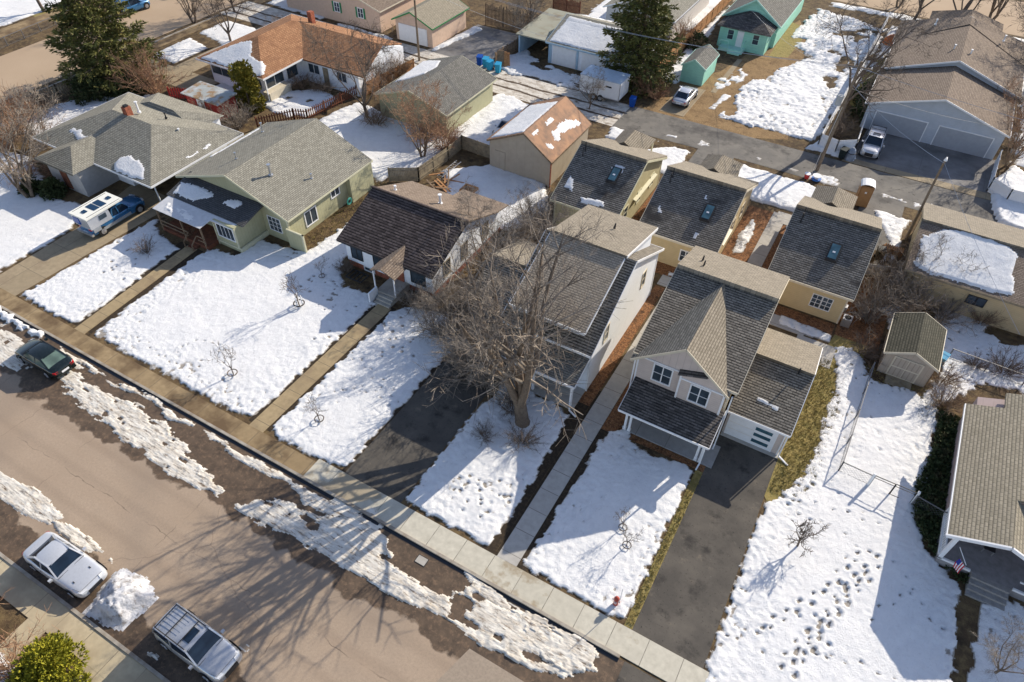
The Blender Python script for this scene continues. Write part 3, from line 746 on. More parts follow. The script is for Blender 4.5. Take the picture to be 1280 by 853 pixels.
def hip(root, x0, x1, y0, y1, ze, zr, ax, roof, trim, wall=None, ov=.5, t=.16, run=None, zbase=0.0, r0=None, r1=None):
    """hipped roof; r0/r1 let one end stay a gable"""
    hw = ((y1-y0) if ax == 'x' else (x1-x0))/2
    if ax == 'x':
        A0 = x0+(hw if r0 is None else r0); A1 = x1-(hw if r1 is None else r1); ym = (y0+y1)/2
        k0, k1 = (A0, ym, zr), (A1, ym, zr)
    else:
        A0 = y0+(hw if r0 is None else r0); A1 = y1-(hw if r1 is None else r1); xm = (x0+x1)/2
        k0, k1 = (xm, A0, zr), (xm, A1, zr)
    c = [(x0,y0,ze),(x1,y0,ze),(x1,y1,ze),(x0,y1,ze)]
    d = [(p[0],p[1],ze-t) for p in c]
    v = c+d+[k0, k1]
    if ax == 'x': f = [(0,1,9,8),(1,2,9),(2,3,8,9),(3,0,8)]
    else: f = [(0,1,8),(1,2,9,8),(2,3,9),(3,0,8,9)]
    f += [(0,4,5,1),(1,5,6,2),(2,6,7,3),(3,7,4,0),(7,6,5,4)]
    m = MB(); m.add(v, f); r = m.build('roof', roof, root)
    m = MB()
    for i in range(4):
        a, b = c[i], c[(i+1) % 4]
        cx, cy = (x0+x1)/2, (y0+y1)/2
        off = Vector(((a[0]+b[0])/2-cx, (a[1]+b[1])/2-cy, 0)).normalized()*.02
        m.bar((a[0]+off.x, a[1]+off.y, ze-.09), (b[0]+off.x, b[1]+off.y, ze-.09), .035, .18)
    m.build('fascia', trim, r)
    if wall:
        m = MB(); m.box(x0+ov, x1-ov, y0+ov, y1-ov, zbase, ze-t+.002); m.build('wall', wall, root)
    return r

def window(root, face, c, u0, u1, z0, z1, grid=(2, 2), frame=None, fw=.09, glass=None, name='window'):
    """face '-y' '+y' '+x' '-x': outward side; c = wall plane"""
    frame = frame or MT['white']; glass = glass or MT['glass']
    s = 1 if face[0] == '+' else -1; xx = face[1] == 'x'
    def B(m, a0, a1, p, q, e0, e1):
        lo, hi = sorted((c+s*e0, c+s*e1))
        if xx: m.box(lo, hi, a0, a1, p, q)
        else: m.box(a0, a1, lo, hi, p, q)
    m = MB()
    B(m, u0-fw, u0, z0-fw, z1+fw, -.02, .05); B(m, u1, u1+fw, z0-fw, z1+fw, -.02, .05)
    B(m, u0, u1, z1, z1+fw, -.02, .049); B(m, u0, u1, z0-fw, z0, -.02, .062)
    nx, nz = grid
    for i in range(1, nx):
        u = u0+(u1-u0)*i/nx; w = .035 if nx == 2 and nz < 3 else .018
        B(m, u-w, u+w, z0, z1, -.01, .034)
    for i in range(1, nz):
        z = z0+(z1-z0)*i/nz; B(m, u0, u1, z-.018, z+.018, -.01, .030)
    f = m.build(name, frame, root)
    m = MB(); B(m, u0, u1, z0, z1, -.03, .012); m.build('pane', glass, f)
    return f

def skylight(root, x, y, z, sl, w=.65, l=1.2):
    """on a slope rising towards +y with gradient sl"""
    m = MB(); h = .22
    pts = lambda e, hh: [(x-w/2-e, y-l/2-e, z-(l/2+e)*sl+hh), (x+w/2+e, y-l/2-e, z-(l/2+e)*sl+hh), (x+w/2+e, y+l/2+e, z+(l/2+e)*sl+hh), (x-w/2-e, y+l/2+e, z+(l/2+e)*sl+hh)]
    m.prism(pts(.09, h), (0, 0, -h-.05)); f = m.build('skylight', MT['dark'], root)
    m = MB(); m.prism(pts(-.02, h+.03), (0, 0, -.02)); m.build('pane', MT['blueglass'], f)
    m = MB(); m.prism([(x-.1,y-.12,z+h+.045-.12*sl),(x+.1,y-.12,z+h+.045-.12*sl),(x+.1,y+.0,z+h+.045),(x-.1,y+.0,z+h+.045)], (0,0,-.01)); m.build('label_plate', MT['white'], f)

def pipe(root, x, y, z, h=.5, r=.06, mat=None, name='vent_pipe', cap=True):
    m = MB(); m.cyl((x, y, z-.15), r, h+.15, 10)
    if cap: m.cyl((x, y, z+h), r*1.7, .08, 10)
    m.cyl((x, y, z-.1), r*2, .12, 10)
    m.build(name, mat or MT['metal'], root, smooth=False)

def ventL(root, x, y, z):
    m = MB(); m.cyl((x, y, z-.1), .045, .5, 8); m.bar((x, y, z+.38), (x-.02, y-.25, z+.1), .07); m.build('vent_pipe', MT['dark'], root)

def roof_snow(root, poly, fz, depth=.1, seed=1, amp=.25, ns=1.6, res=.11, mat=None, **k):
    m = MB(); snow_patch(m, poly, depth=depth*.45, res=min(res,.11), amp=amp*1.1, ns=ns*1.6, width=.25, rough=.03, edge_rough=.04, edge_band=.4, base=fz, seed=seed, z0=.03, **k)
    return m.build('snow_patch', mat or MT['snow'], root, smooth=True, fix=False)

def downspout(root, x, y, z, kick=(0,-.5)):
    m = MB(); m.bar((x, y, .15), (x, y, z), .08); m.bar((x, y, .16), (x+kick[0], y+kick[1], .04), .09)
    m.build('downspout', MT['white'], root)

SH = {}
SH['black'] = shingle('charcoal_shingles', (.02,.019,.018), (.17,.155,.145), (.02,.02,.02), .4, .18, stripe=.75)
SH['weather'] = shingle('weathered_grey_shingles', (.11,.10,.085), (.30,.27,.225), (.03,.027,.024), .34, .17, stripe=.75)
SH['tan'] = shingle('taupe_shingles', (.19,.165,.125), (.32,.28,.22), (.10,.085,.065), .3, .15)
SH['grey'] = shingle('old_grey_shingles', (.17,.16,.13), (.345,.33,.275), (.11,.105,.085), .3, .15)
SH['greydk'] = shingle('dark_grey_shingles', (.09,.09,.082), (.235,.228,.205), (.06,.058,.052), .3, .15)
SH['brown'] = shingle('chocolate_shingles', (.013,.009,.009), (.135,.108,.10), (.010,.008,.009), .46, .22, stripe=.75)
SH['brownold'] = shingle('faded_brown_shingles', (.14,.105,.08), (.29,.23,.18), (.09,.07,.055), .3, .15)
SH['orange'] = shingle('orange_brown_shingles', (.22,.10,.05), (.43,.235,.125), (.14,.065,.035), .3, .2, patch=((.20,.10,.055), .6, .5, .72))
SH['khaki'] = shingle('khaki_shingles', (.235,.21,.155), (.36,.32,.245), (.13,.115,.085), .3, .17, stripe=.25)
SH['green'] = shingle('dark_moss_shingles', (.05,.052,.038), (.105,.10,.075), (.02,.02,.016), .3, .16)
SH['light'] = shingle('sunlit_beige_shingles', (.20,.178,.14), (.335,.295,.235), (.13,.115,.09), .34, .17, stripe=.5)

# ===== the tall grey house with the front gable
h = thing('farmhouse', 'tall warm grey house with steep front gable, dark porch roof and attached one-car garage', 'house', (-3.2, 34, 0))
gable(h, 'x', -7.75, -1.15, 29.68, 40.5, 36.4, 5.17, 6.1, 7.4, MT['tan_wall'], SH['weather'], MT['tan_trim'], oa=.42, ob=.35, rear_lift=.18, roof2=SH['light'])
# front wall faces in warm grey, set proud of the shell
m = MB(); m.prism([(-7.36,29.62,.05),(-1.72,29.62,.05),(-1.72,29.62,4.85),(-4.62,29.62,7.2),(-7.36,29.62,4.95)], (0,.38,0))
m.build('front_wall', MT['grey_wall'], h)
m = MB(); m.prism([(-7.0,29.59,5.25),(-2.1,29.59,5.25),(-4.62,29.59,7.16)], (0,-.02,0)); m.build('gable_board', MT['grey_board'], h)
m = MB(); m.prism([(-4.52,29.36,2.9),(-1.74,29.36,2.9),(-1.74,29.36,4.86),(-2.9,29.36,5.75),(-4.52,29.36,5.2)], (0,.25,0)); m.build('wall_bay', MT['grey_wall'], h)
m = MB(); m.prism([(-4.72,29.26,5.20),(-3.0,29.26,5.82),(-3.0,29.58,5.98),(-4.72,29.58,5.40)], (0,0,-.08)); m.build('bay_wedge', SH['black'], h)  # dark shingled wedge at the top of the bay
m = MB(); m.box(-7.3,-4.6,29.55,29.60,5.10,5.22); m.box(-4.50,-1.8,29.31,29.36,4.86,4.98); m.box(-4.58,-4.46,29.30,29.35,2.9,5.2); m.box(-1.84,-1.72,29.30,29.36,2.7,4.86)
m.box(-7.40,-7.30,29.56,29.64,2.9,5.0)
m.build('trim', MT['white'], h)
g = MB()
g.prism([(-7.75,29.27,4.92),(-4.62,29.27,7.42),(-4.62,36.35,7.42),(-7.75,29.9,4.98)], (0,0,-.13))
gl = g.build('gable_roof', SH['greydk'], h); g = MB()  # slope facing away from the sun: shade put into its darker shingles
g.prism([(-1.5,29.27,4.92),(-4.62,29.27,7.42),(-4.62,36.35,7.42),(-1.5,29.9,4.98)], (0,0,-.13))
gr = g.build('gable_roof', SH['tan'], h)  # sunward slope: sunlight put into its paler shingles
g = MB(); g.bar((-7.75,29.25,4.85),(-4.62,29.25,7.35),.04,.15); g.bar((-1.5,29.25,4.85),(-4.62,29.25,7.35),.04,.15); g.build('fascia', MT['tan_trim'], gr)
window(h, '-y', 29.62, -6.25, -5.15, 3.62, 4.95, (2,2)); window(h, '-y', 29.36, -3.75, -2.65, 3.40, 4.72, (2,2))
window(h, '-y', 29.62, -6.4, -4.9, .9, 2.3, (2,1)); window(h, '+x', -1.57, 36.5, 37.4, 4.4, 5.5, (1,2))
m = MB(); m.box(-3.3,-2.3,29.56,29.61,.05,2.15); d = m.build('front_door', MT['white'], h); m = MB(); m.box(-2.45,-2.38,29.52,29.56,1.0,1.1); m.build('handle', MT['metal'], d)
m = MB(); m.prism([(-7.3,27.15,2.52),(-1.45,27.15,2.52),(-1.45,29.66,3.24),(-7.3,29.66,3.24)], (0,0,-.12)); pr = m.build('porch_roof', SH['black'], h)
m = MB(); m.bar((-7.3,27.13,2.44),(-1.45,27.13,2.44),.04,.16); m.bar((-7.32,27.15,2.43),(-7.32,29.84,3.19),.04,.15); m.bar((-1.43,27.15,2.43),(-1.43,29.84,3.19),.04,.15); m.build('fascia', MT['white'], pr)
m = MB(); m.box(-7.1,-1.6,27.75,27.93,2.15,2.42); m.build('porch_beam', MT['white'], h)
for x in (-6.85,-6.55,-2.05,-1.78):
    m = MB(); m.box(x-.07,x+.07,27.77,27.91,.1,2.15); m.box(x-.11,x+.11,27.73,27.95,.1,.24); m.build('porch_post', MT['white'], h)
m = MB(); m.box(-6.95,-.95,27.75,29.61,-.05,.10); m.build('porch_floor', slabs('porch_slab', (.37,.365,.35), (.33,.325,.31), 2.0, 60, .05, 30), h)
# attached garage
m = MB(); m.prism([(-1.3,30.9,0),(-1.3,38.4,0),(-1.3,38.4,2.75),(-1.3,34.5,4.05),(-1.3,30.9,2.8)], (3.6,0,0)); m.build('garage_wall', MT['grey_wall'], h)
m = MB(); m.prism([(-1.34,30.35,2.72),(2.5,30.35,2.72),(2.5,34.55,4.25),(-1.34,34.55,4.25)], (0,0,-.13)); m.build('garage_roof', SH['weather'], h)
m = MB(); m.prism([(-1.34,34.35,4.40),(2.5,34.35,4.40),(2.5,38.85,2.85),(-1.34,38.85,2.85)], (0,0,-.2)); m.build('garage_roof', SH['light'], h)
m = MB(); m.bar((-1.34,30.33,2.64),(2.5,30.33,2.64),.04,.15); m.bar((2.52,30.35,2.64),(2.52,34.5,4.16),.04,.15); m.bar((2.52,34.4,4.30),(2.52,38.85,2.76),.04,.15); m.box(2.24,2.34,30.82,30.9,.05,2.6); m.box(1.80,1.90,30.84,30.9,.05,2.15); m.box(-1.16,-1.06,30.84,30.9,.05,2.15); m.box(-1.06,1.8,30.84,30.9,2.05,2.15); m.build('trim', MT['white'], h)
m = MB()
m.box(-1.06,1.8,30.86,30.9,.06,2.05)
d = m.build('garage_door', MT['white'], h)
for z in (.35,.95,1.5):
    m = MB(); m.box(.55,1.6,30.83,30.87,z,z+.27); m.build('pane', MT['blueglass'], d)
m = MB()
for z in (.72,1.35): m.box(-1.06,.5,30.852,30.862,z,z+.015)
m.build('panel_seam', MT['tan_trim'], d)
downspout(h, -1.35, 29.5, 4.9, (.0,-.4)); downspout(h, -7.5, 29.5, 4.9); downspout(h, 2.42, 30.75, 2.6, (.7,-.35)); downspout(h, -1.7, 27.7, 2.4, (-.05,-.55))
ventL(h, -6.6, 38.2, 7.0); ventL(h, -6.3, 37.4, 7.25)
roof_snow(h, [(-.1,31.6),(1.3,31.45),(1.35,31.75),(-.1,31.95)], lambda x, y: 2.72+(y-30.35)*.364, .1, 4, amp=.06)
m = MB(); m.cyl((1.6,34.2,4.1),.05,.55,8); m.build('vent_pipe', MT['dark'], h)

# ===== the tall white house behind the big tree
h = thing('farmhouse', 'tall white lap sided house half hidden behind the big bare tree', 'house', (-13.5, 34, 0))
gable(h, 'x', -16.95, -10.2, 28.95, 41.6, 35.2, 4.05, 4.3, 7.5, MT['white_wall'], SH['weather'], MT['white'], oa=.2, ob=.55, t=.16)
m = MB(); m.prism([(-16.3,29.9,4.3),(-16.3,29.9,5.35),(-16.3,35.1,7.35),(-16.3,34.5,7.0)], (5.1,0,0)); m.prism([(-16.3,40.9,4.4),(-16.3,40.9,6.0),(-16.3,35.3,7.4),(-16.3,36.0,7.0)], (5.2,0,0)); m.build('dormer_wall', MT['white_wall'], h)
m = MB(); m.prism([(-16.5,29.45,5.30),(-11.0,29.45,5.30),(-11.0,35.2,7.66),(-16.5,35.2,7.66)], (0,0,-.13)); dr = m.build('dormer_roof', shingle('pale_brown_shingles', (.26,.22,.165), (.47,.40,.31), (.15,.125,.095), .3, .16), h)
m = MB(); m.prism([(-16.5,35.05,7.76),(-10.9,35.05,7.76),(-10.9,41.3,6.15),(-16.5,41.3,6.15)], (0,0,-.18)); m.build('dormer_roof', SH['light'], h)
m = MB(); m.bar((-16.5,29.43,5.22),(-11.0,29.43,5.22),.04,.17); m.bar((-10.98,29.45,5.22),(-10.98,35.0,7.5),.05,.16); m.bar((-10.88,35.1,7.62),(-10.88,41.3,6.02),.05,.2); m.bar((-16.52,29.45,5.22),(-16.52,35.0,7.5),.05,.16); m.build('fascia', MT['white'], dr)
for x in (-16.1,-15.05,-14.0,-12.95,-11.95): window(h, '-y', 29.9, x-.36, x+.36, 4.62, 5.08, (2,1), fw=.06)
for y in (31.5,38.0): window(h, '+x', -10.4, y, y+.6, 3.0, 4.3, (1,2), frame=MT['tan_trim'])
window(h, '-y', 29.5, -15.9, -14.3, .9, 2.2); window(h, '-y', 29.5, -12.8, -11.6, .9, 2.2)
m = MB(); m.prism([(-17.0,27.3,2.55),(-10.45,27.3,2.55),(-10.45,29.8,3.4),(-17.0,29.8,3.4)], (0,0,-.12)); pr = m.build('porch_roof', SH['greydk'], h)
m = MB(); m.bar((-17,27.28,2.47),(-10.45,27.28,2.47),.05,.2); m.bar((-10.43,27.3,2.46),(-10.43,29.8,3.31),.04,.16); m.build('fascia', MT['white'], pr)
for x in (-16.5,-13.6,-10.75):
    m = MB(); m.box(x-.08,x+.08,27.65,27.81,.1,2.42); m.build('porch_post', MT['white'], h)
m = MB(); m.box(-16.8,-10.45,27.5,29.8,-.05,.12); m.build('porch_floor', MT['walk_new'], h)
m = MB(); m.prism([(-20.5,30.9,0),(-20.5,38.4,0),(-20.5,38.4,2.75),(-20.5,34.5,4.05),(-20.5,30.9,2.8)], (4.05,0,0)); m.build('garage_wall', MT['white_wall'], h)
m = MB(); m.prism([(-20.8,30.35,2.72),(-16.4,30.35,2.72),(-16.4,34.55,4.25),(-20.8,34.55,4.25)], (0,0,-.13)); m.build('garage_roof', SH['weather'], h)
m = MB(); m.prism([(-20.8,34.35,4.40),(-16.4,34.35,4.40),(-16.4,38.85,2.85),(-20.8,38.85,2.85)], (0,0,-.2)); m.build('garage_roof', SH['light'], h)
m = MB(); m.box(-20.1,-17.3,30.84,30.9,.06,2.15); m.build('garage_door', MT['white'], h)
ventL(h, -13.2, 38.6, 6.9); downspout(h, -10.6, 27.3, 2.4, (.6,-.2))

# ===== three cottages by the alley
def cottage(x0, x1, label, wall, trim, front='lap', hipx=(0,1)):
    h = thing('garage_cottage', label, 'cottage', ((x0+x1)/2, 50.8, 0), 0, 'small dark roofed cottages along the alley')
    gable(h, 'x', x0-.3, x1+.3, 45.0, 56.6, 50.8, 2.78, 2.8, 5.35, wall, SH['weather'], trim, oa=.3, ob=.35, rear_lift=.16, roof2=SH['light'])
    hx0, hx1 = hipx
    xm = (hx0+hx1)/2
    m = MB(); m.add([(hx0,55.6,2.7),(hx1,55.6,2.7),(hx1,59.3,2.7),(hx0,59.3,2.7),(xm,57.6,4.0),(xm,55.0,4.0)],[(1,2,4,5),(0,5,4,3),(2,3,4),(3,2,1,0),(0,1,5)]); m.build('entry_roof', SH['tan'], h)
    for x in (hx0+.2, hx1-.2):
        m = MB(); m.box(x-.07,x+.07,58.9,59.04,0,2.7); m.build('entry_post', trim, h)
    m = MB(); m.box(x0+.4,x1-.4,56.25,56.31,.05,2.2); m.build('garage_door', MT['white'], h)
    return h
SHOLD = SH['weather']; SH['weather'] = SH['black']
SH['weather'] = shingle('dark_weathered_shingles', (.09,.084,.075), (.255,.238,.212), (.03,.028,.026), .34, .17, patch=((.05,.046,.043), .35, .58, .68), stripe=.7)
c1 = cottage(-21.2, -15.7, 'olive board and batten cottage with snow patches on its roof, beside the brown roofed barn', MT['olive_board'], MT['olive_trim'], hipx=(-20.9,-17.5))
c2 = cottage(-13.3, -7.2, 'tan cottage between the olive cottage and the concrete path, nearly clear roof with one skylight', MT['tan_wall'], MT['tan_trim'], hipx=(-12.4,-9.0))
c3 = cottage(-2.6, 3.1, 'tan cottage nearest the portable toilet, with a white framed window facing the yard', MT['tan_wall'], MT['tan_trim'], hipx=(-2.4,1.1))
SH['weather'] = SHOLD
cf = lambda x, y: 2.78+(y-45.0)*.443
skylight(c1, -17.4, 48.6, cf(0,48.6), .443); skylight(c2, -8.9, 47.9, cf(0,47.9), .443); skylight(c3, .9, 47.9, cf(0,47.9), .443)
for c, x in ((c1,-21.0),(c2,-13.0),(c3,-2.3)):
    for yy in (49.6, 50.1): pipe(c, x+.15, yy, cf(0,yy), .75, .04, MT['dark'])
window(c3, '-y', 45.35, .75, 1.4, .85, 1.95, (2,3), fw=.06); window(c3, '-y', 45.35, 1.5, 2.15, .85, 1.95, (2,3), fw=.06); window(c2, '-y', 45.35, -9.7, -8.9, .9, 1.85, (2,2))
for y in (47.5,50.5,53.5): window(c1, '+x', -15.7, y, y+.8, 1.2, 2.3, (1,2), frame=MT['olive_trim'])
for y in (50.5,53.2): window(c2, '+x', -7.2, y, y+.8, 1.2, 2.3, (1,2), frame=MT['tan_trim'])
m = MB(); m.prism([(-15.7,49.5,2.2),(-15.4,49.5,2.1),(-15.4,54.5,2.1),(-15.7,54.5,2.2)],(0,0,-.1)); m.build('side_canopy', MT['olive_trim'], c1)
m = MB(); m.prism([(-7.2,47.2,2.3),(-6.9,47.2,2.2),(-6.9,49.6,2.2),(-7.2,49.6,2.3)],(0,0,-.1)); m.build('side_canopy', MT['tan_trim'], c2)
def pz(a, *pts, z=4.0):
    """picture points on a roof plane z=cf(y)"""
    out = []
    for q in pts:
        x, y, s = a; px, py = x+q[0]/s, y+q[1]/s
        zz = z
        for _ in range(8):
            g_ = gnd(px, py, zz); zz = .5*zz+.5*cf(*g_)
        out.append(gnd(px, py, zz))
    return out
A3 = (660,160,4.2667)
roof_snow(c1, pz(A3,(435,210),(470,195),(520,200),(505,240),(480,265),(465,235)), cf, .09, 3, amp=.12)
roof_snow(c1, pz(A3,(185,320),(230,240),(250,280),(235,345),(210,320)), cf, .07, 5, amp=.12)
roof_snow(c1, pz(A3,(275,360),(330,375),(410,390),(408,430),(330,412),(278,400)), cf, .16, 6, amp=.1)
roof_snow(c2, pz(A3,(685,450),(705,398),(718,460)), cf, .06, 3, amp=.1)
roof_snow(c2, pz(A3,(865,590),(895,555),(915,565),(905,600)), cf, .06, 8, amp=.1)
roof_snow(c2, pz(A3,(935,380),(955,350),(957,385)), cf, .04, 9, amp=.1)

# ===== grey garage with the snow covered roof at right
h = thing('garage_building', 'tan garage whose near roof slope is covered in snow, right of the dark lamp pole', 'garage', (11, 56, 0))
gable(h, 'x', 6.1, 17.5, 50.7, 61.1, 55.9, 2.85, 2.85, 4.35, MT['tan_wall'], SH['brownold'], MT['greywood'], oa=.35, ob=.5, rear_lift=.05, roof2=SH['light'])
for x in (10.9,11.55): window(h, '-y', 51.2, x, x+.55, 1.35, 2.05, (1,1), frame=MT['dark'], fw=.05)
window(h, '-y', 51.2, 16, 16.9, .6, 2.0, (1,2), frame=MT['white'])
bf = lambda x, y: 2.85+(y-50.7)*.288
def pf(f, a, *pts):
    out = []; x, y, s = a
    for q in pts:
        zz = 3.5
        for _ in range(8):
            g_ = gnd(x+q[0]/s, y+q[1]/s, zz); zz = .5*zz+.5*f(*g_)
        out.append(gnd(x+q[0]/s, y+q[1]/s, zz))
    return out
R6 = (1130,200,3.877)
roof_snow(h, pf(bf, R6,(40,510),(90,350),(110,365),(190,335),(330,350),(440,390),(520,425),(560,470),(530,530),(540,590),(528,665),(400,640),(250,590),(120,555)), bf, .2, 7, amp=.15, res=.14)

# ===== white bungalow with the chocolate roof
h = thing('bungalow', 'low white bungalow on red brick base with chocolate brown front roof and small entry gable', 'house', (-28.8, 36, 0))
WB = [(-32.95,31.9),(-24.65,31.9),(-24.65,40.6),(-32.95,40.6)]
m = MB(); m.prism([(-32.95,31.9,.55),(-32.95,40.6,.55),(-32.95,40.6,2.95),(-32.95,36.4,4.55),(-32.95,31.9,2.78)], (8.3,0,0)); m.box(-28.2,-24.65,40.5,42.2,.55,2.75); m.build('wall', MT['white_stucco'], h)
m = MB(); m.box(-32.9,-24.7,31.95,40.6,0,.55); m.box(-28.15,-24.7,40.55,42.15,0,.55); m.build('foundation', MT['brick'], h)
m = MB(); m.prism([(-33.3,31.4,2.7),(-24.25,31.4,2.7),(-24.25,36.4,4.7),(-33.3,36.4,4.7)], (0,0,-.14)); r = m.build('roof', SH['brown'], h)
m = MB(); m.bar((-33.3,31.38,2.62),(-24.25,31.38,2.62),.04,.14); m.bar((-24.23,31.4,2.62),(-24.23,36.4,4.6),.04,.15); m.bar((-33.32,31.4,2.62),(-33.32,36.4,4.6),.04,.15); m.build('fascia', MT['dark'], r)
m = MB(); m.bar((-33.4,36.4,4.74),(-24.2,36.4,4.74),.22,.08); m.build('ridge_cap', SH['brown'], h)
m = MB(); m.prism([(-33.3,36.42,4.68),(-24.25,36.42,4.68),(-24.25,41.1,2.85),(-33.0,41.1,2.85)], (0,0,-.13)); m.prism([(-28.6,40.2,3.2),(-24.1,40.2,3.2),(-24.1,42.5,2.72),(-28.6,42.5,2.72)], (0,0,-.1)); m.build('rear_roof', SH['brownold'], h)
window(h, '-y', 31.9, -32.4, -31.35, 1.0, 2.25, (2,1), frame=MT['dark'], fw=.05); window(h, '-y', 31.9, -30.2, -29.1, 1.05, 2.25, (2,1), frame=MT['dark'], fw=.05)
window(h, '-y', 31.9, -26.6, -25.3, 1.0, 2.3, (1,1), frame=MT['dark'], fw=.05); window(h, '-y', 31.95, -31.3, -30.4, .15, .45, (1,1))
for y in (33.5,36.0,39.2): window(h, '+x', -24.65, y, y+.8, 1.1, 2.4, (1,1), frame=MT['greywood'])
m = MB(); m.prism([(-28.75,31.95,3.25),(-27.65,29.9,3.15),(-27.65,31.95,3.55)],(0,0,-.1)) if False else m.add([(-28.9,29.9,2.55),(-27.75,29.8,3.15),(-26.6,29.9,2.55),(-28.9,32.2,2.55),(-27.75,32.9,3.35),(-26.6,32.2,2.55),(-28.9,29.9,2.45),(-27.75,29.8,3.05),(-26.6,29.9,2.45)],[(0,1,4,3),(1,2,5,4),(6,7,1,0),(7,8,2,1),(0,3,6),(2,8,5)]); m.build('entry_roof', SH['brownold'], h)
for x in (-28.7,-26.8):
    m = MB(); m.bar((x,30.05,.6),(x,30.05,2.5),.09); m.build('entry_post', MT['white'], h)
m = MB(); m.box(-28.6,-26.9,30.0,31.9,0,.62)
for i in range(4): m.box(-28.3,-26.9,29.95-.24*(4-i)+0,29.95-.24*(3-i)+.002,0,.62-.155*(4-i)+.03)
m.build('entry_steps', MT['concrete'], h)
m = MB(); m.box(-28.62,-28.5,29.0,30.0,0,1.0); m.build('step_wall', MT['white_stucco'], h)
m = MB(); m.box(-28.15,-27.3,31.82,31.88,.62,2.4); m.build('front_door', MT['brick'], h)
pipe(h, -28.0, 38.2, 4.0, .75, .1, MT['white']); pipe(h, -32.0, 37.6, 4.25, .3, .07, MT['white'])

# ===== olive house
h = thing('ranch_house', 'long olive green house with a grey gabled roof and a snowy porch roof in front', 'house', (-44.6, 36, 0))
gable(h, 'y', -51.1, -38.15, 31.2, 42.4, 0, 0, 0, 0, None, None, None, walls=False, fascia=False) if False else None
m = MB(); m.prism([(-50.7,31.55,0),(-38.7,31.55,0),(-38.7,31.55,2.72),(-44.4,31.55,4.8),(-50.7,31.55,2.65)], (0,10.4,0)); m.build('wall', MT['olive_wall'], h)
m = MB(); m.prism([(-51.1,31.2,2.72),(-44.4,31.2,5.0),(-44.4,42.4,5.0),(-51.1,42.4,2.72)], (0,0,-.14)); m.prism([(-44.4,31.2,5.0),(-38.2,31.2,2.72),(-38.2,42.2,2.72),(-44.4,42.4,5.0)], (0,0,-.14)); r = m.build('roof', SH['grey'], h)
m = MB(); m.bar((-51.1,31.18,2.64),(-44.4,31.18,4.92),.04,.18); m.bar((-44.4,31.18,4.92),(-38.2,31.18,2.64),.04,.18); m.bar((-38.18,31.2,2.64),(-38.18,42.2,2.64),.05,.16); m.bar((-51.12,31.2,2.64),(-51.12,42.4,2.64),.05,.16); m.build('fascia', MT['olive_trim'], r)
m = MB(); m.box(-43.9,-41.5,28.5,31.6,0,2.45); m.box(-49.2,-43.9,29.6,31.6,0,2.5); m.build('front_wall', MT['olive_wall'], h)
m = MB(); m.box(-41.45,-41.3,28.45,31.6,0,.45); m.box(-44.0,-41.4,28.42,28.5,.35,.5); m.box(-43.95,-43.85,28.42,28.52,0,2.4); m.box(-41.58,-41.45,28.42,28.5,.5,2.4); m.box(-38.75,-38.6,31.46,31.6,0,2.6); m.build('trim', MT['olive_trim'], h)
m = MB(); m.prism([(-49.8,29.0,2.55),(-41.0,29.0,2.55),(-41.0,31.9,3.25),(-49.8,31.9,3.25)], (0,0,-.14)); m.build('front_roof', shingle('charcoal_porch_shingles', (.055,.058,.062), (.10,.102,.106), (.03,.03,.03)), h)
m = MB(); m.prism([(-49.5,27.2,2.3),(-44.0,27.2,2.3),(-44.0,28.3,2.4),(-41.8,28.6,2.42),(-41.6,29.1,2.5),(-49.5,29.1,2.52)], (0,0,-.05)); m.build('porch_roof', flat('pale_porch_panel', (.52,.53,.55), .4, .08), h)
of = lambda x, y: 2.55+(y-29.0)*.2414
Z7 = (180,140,4.2667)
roof_snow(h, pf(of, Z7,(150,430),(200,368),(300,395),(380,440),(370,460),(290,470),(260,485)), of, .12, 3, amp=.15)
roof_snow(h, pf(of, Z7,(415,490),(450,465),(525,475),(530,500),(480,520)), of, .12, 4, amp=.12)
roof_snow(h, pf(of, Z7,(510,530),(548,533),(540,550)), of, .08, 5, amp=.08)
pfz = lambda x, y: 2.3+(y-27.2)*.11
roof_snow(h, pf(pfz, Z7,(110,500),(140,460),(160,550),(100,525)), pfz, .06, 3, amp=.12, thin=.3)
roof_snow(h, pf(pfz, Z7,(170,510),(220,520),(280,570),(240,590),(190,550)), pfz, .06, 8, amp=.12, thin=.3)
for x in (-49.3,-46.5,-44.2):
    m = MB(); m.bar((x,27.35,0),(x,27.35,2.3),.11); m.build('porch_post', MT['wood'], h)
m = MB(); m.box(-49.4,-43.95,27.3,29.6,.0,.35); m.build('porch_floor', MT['redwood'], h)
m = MB()
for z in (.75,1.15): m.bar((-49.3,27.3,z),(-46.0,27.3,z),.06,.08); m.bar((-44.9,27.3,z),(-44.0,27.3,z),.06,.08); m.bar((-49.4,27.3,z),(-49.4,29.5,z),.06,.08)
m.bar((-45.9,27.3,1.15),(-45.9,26.6,.6),.06,.08); m.bar((-44.95,27.3,1.15),(-44.95,26.6,.6),.06,.08); m.bar((-45.9,26.6,0),(-45.9,26.6,.6),.07); m.bar((-44.95,26.6,0),(-44.95,26.6,.6),.07)
m.build('porch_railing', MT['wood'], h)
m = MB(); m.box(-45.85,-45,27.0,27.3,0,.2); m.box(-45.85,-45,26.75,27.0,0,.1); m.build('porch_steps', MT['redwood'], h)
window(h, '-y', 28.5, -43.6, -41.8, 1.05, 2.2, (4,1), frame=MT['white']); window(h, '-y', 31.55, -40.9, -39.6, .8, 2.1, (3,3), frame=MT['white'], fw=.06)
window(h, '+x', -38.7, 33.5, 34.8, .6, 1.9, (2,1), frame=MT['white']); window(h, '+x', -38.7, 36.9, 37.9, 1.5, 2.3, (2,1), frame=MT['white']); window(h, '+x', -38.7, 39.6, 41.0, .6, 1.9, (2,2), frame=MT['white'])
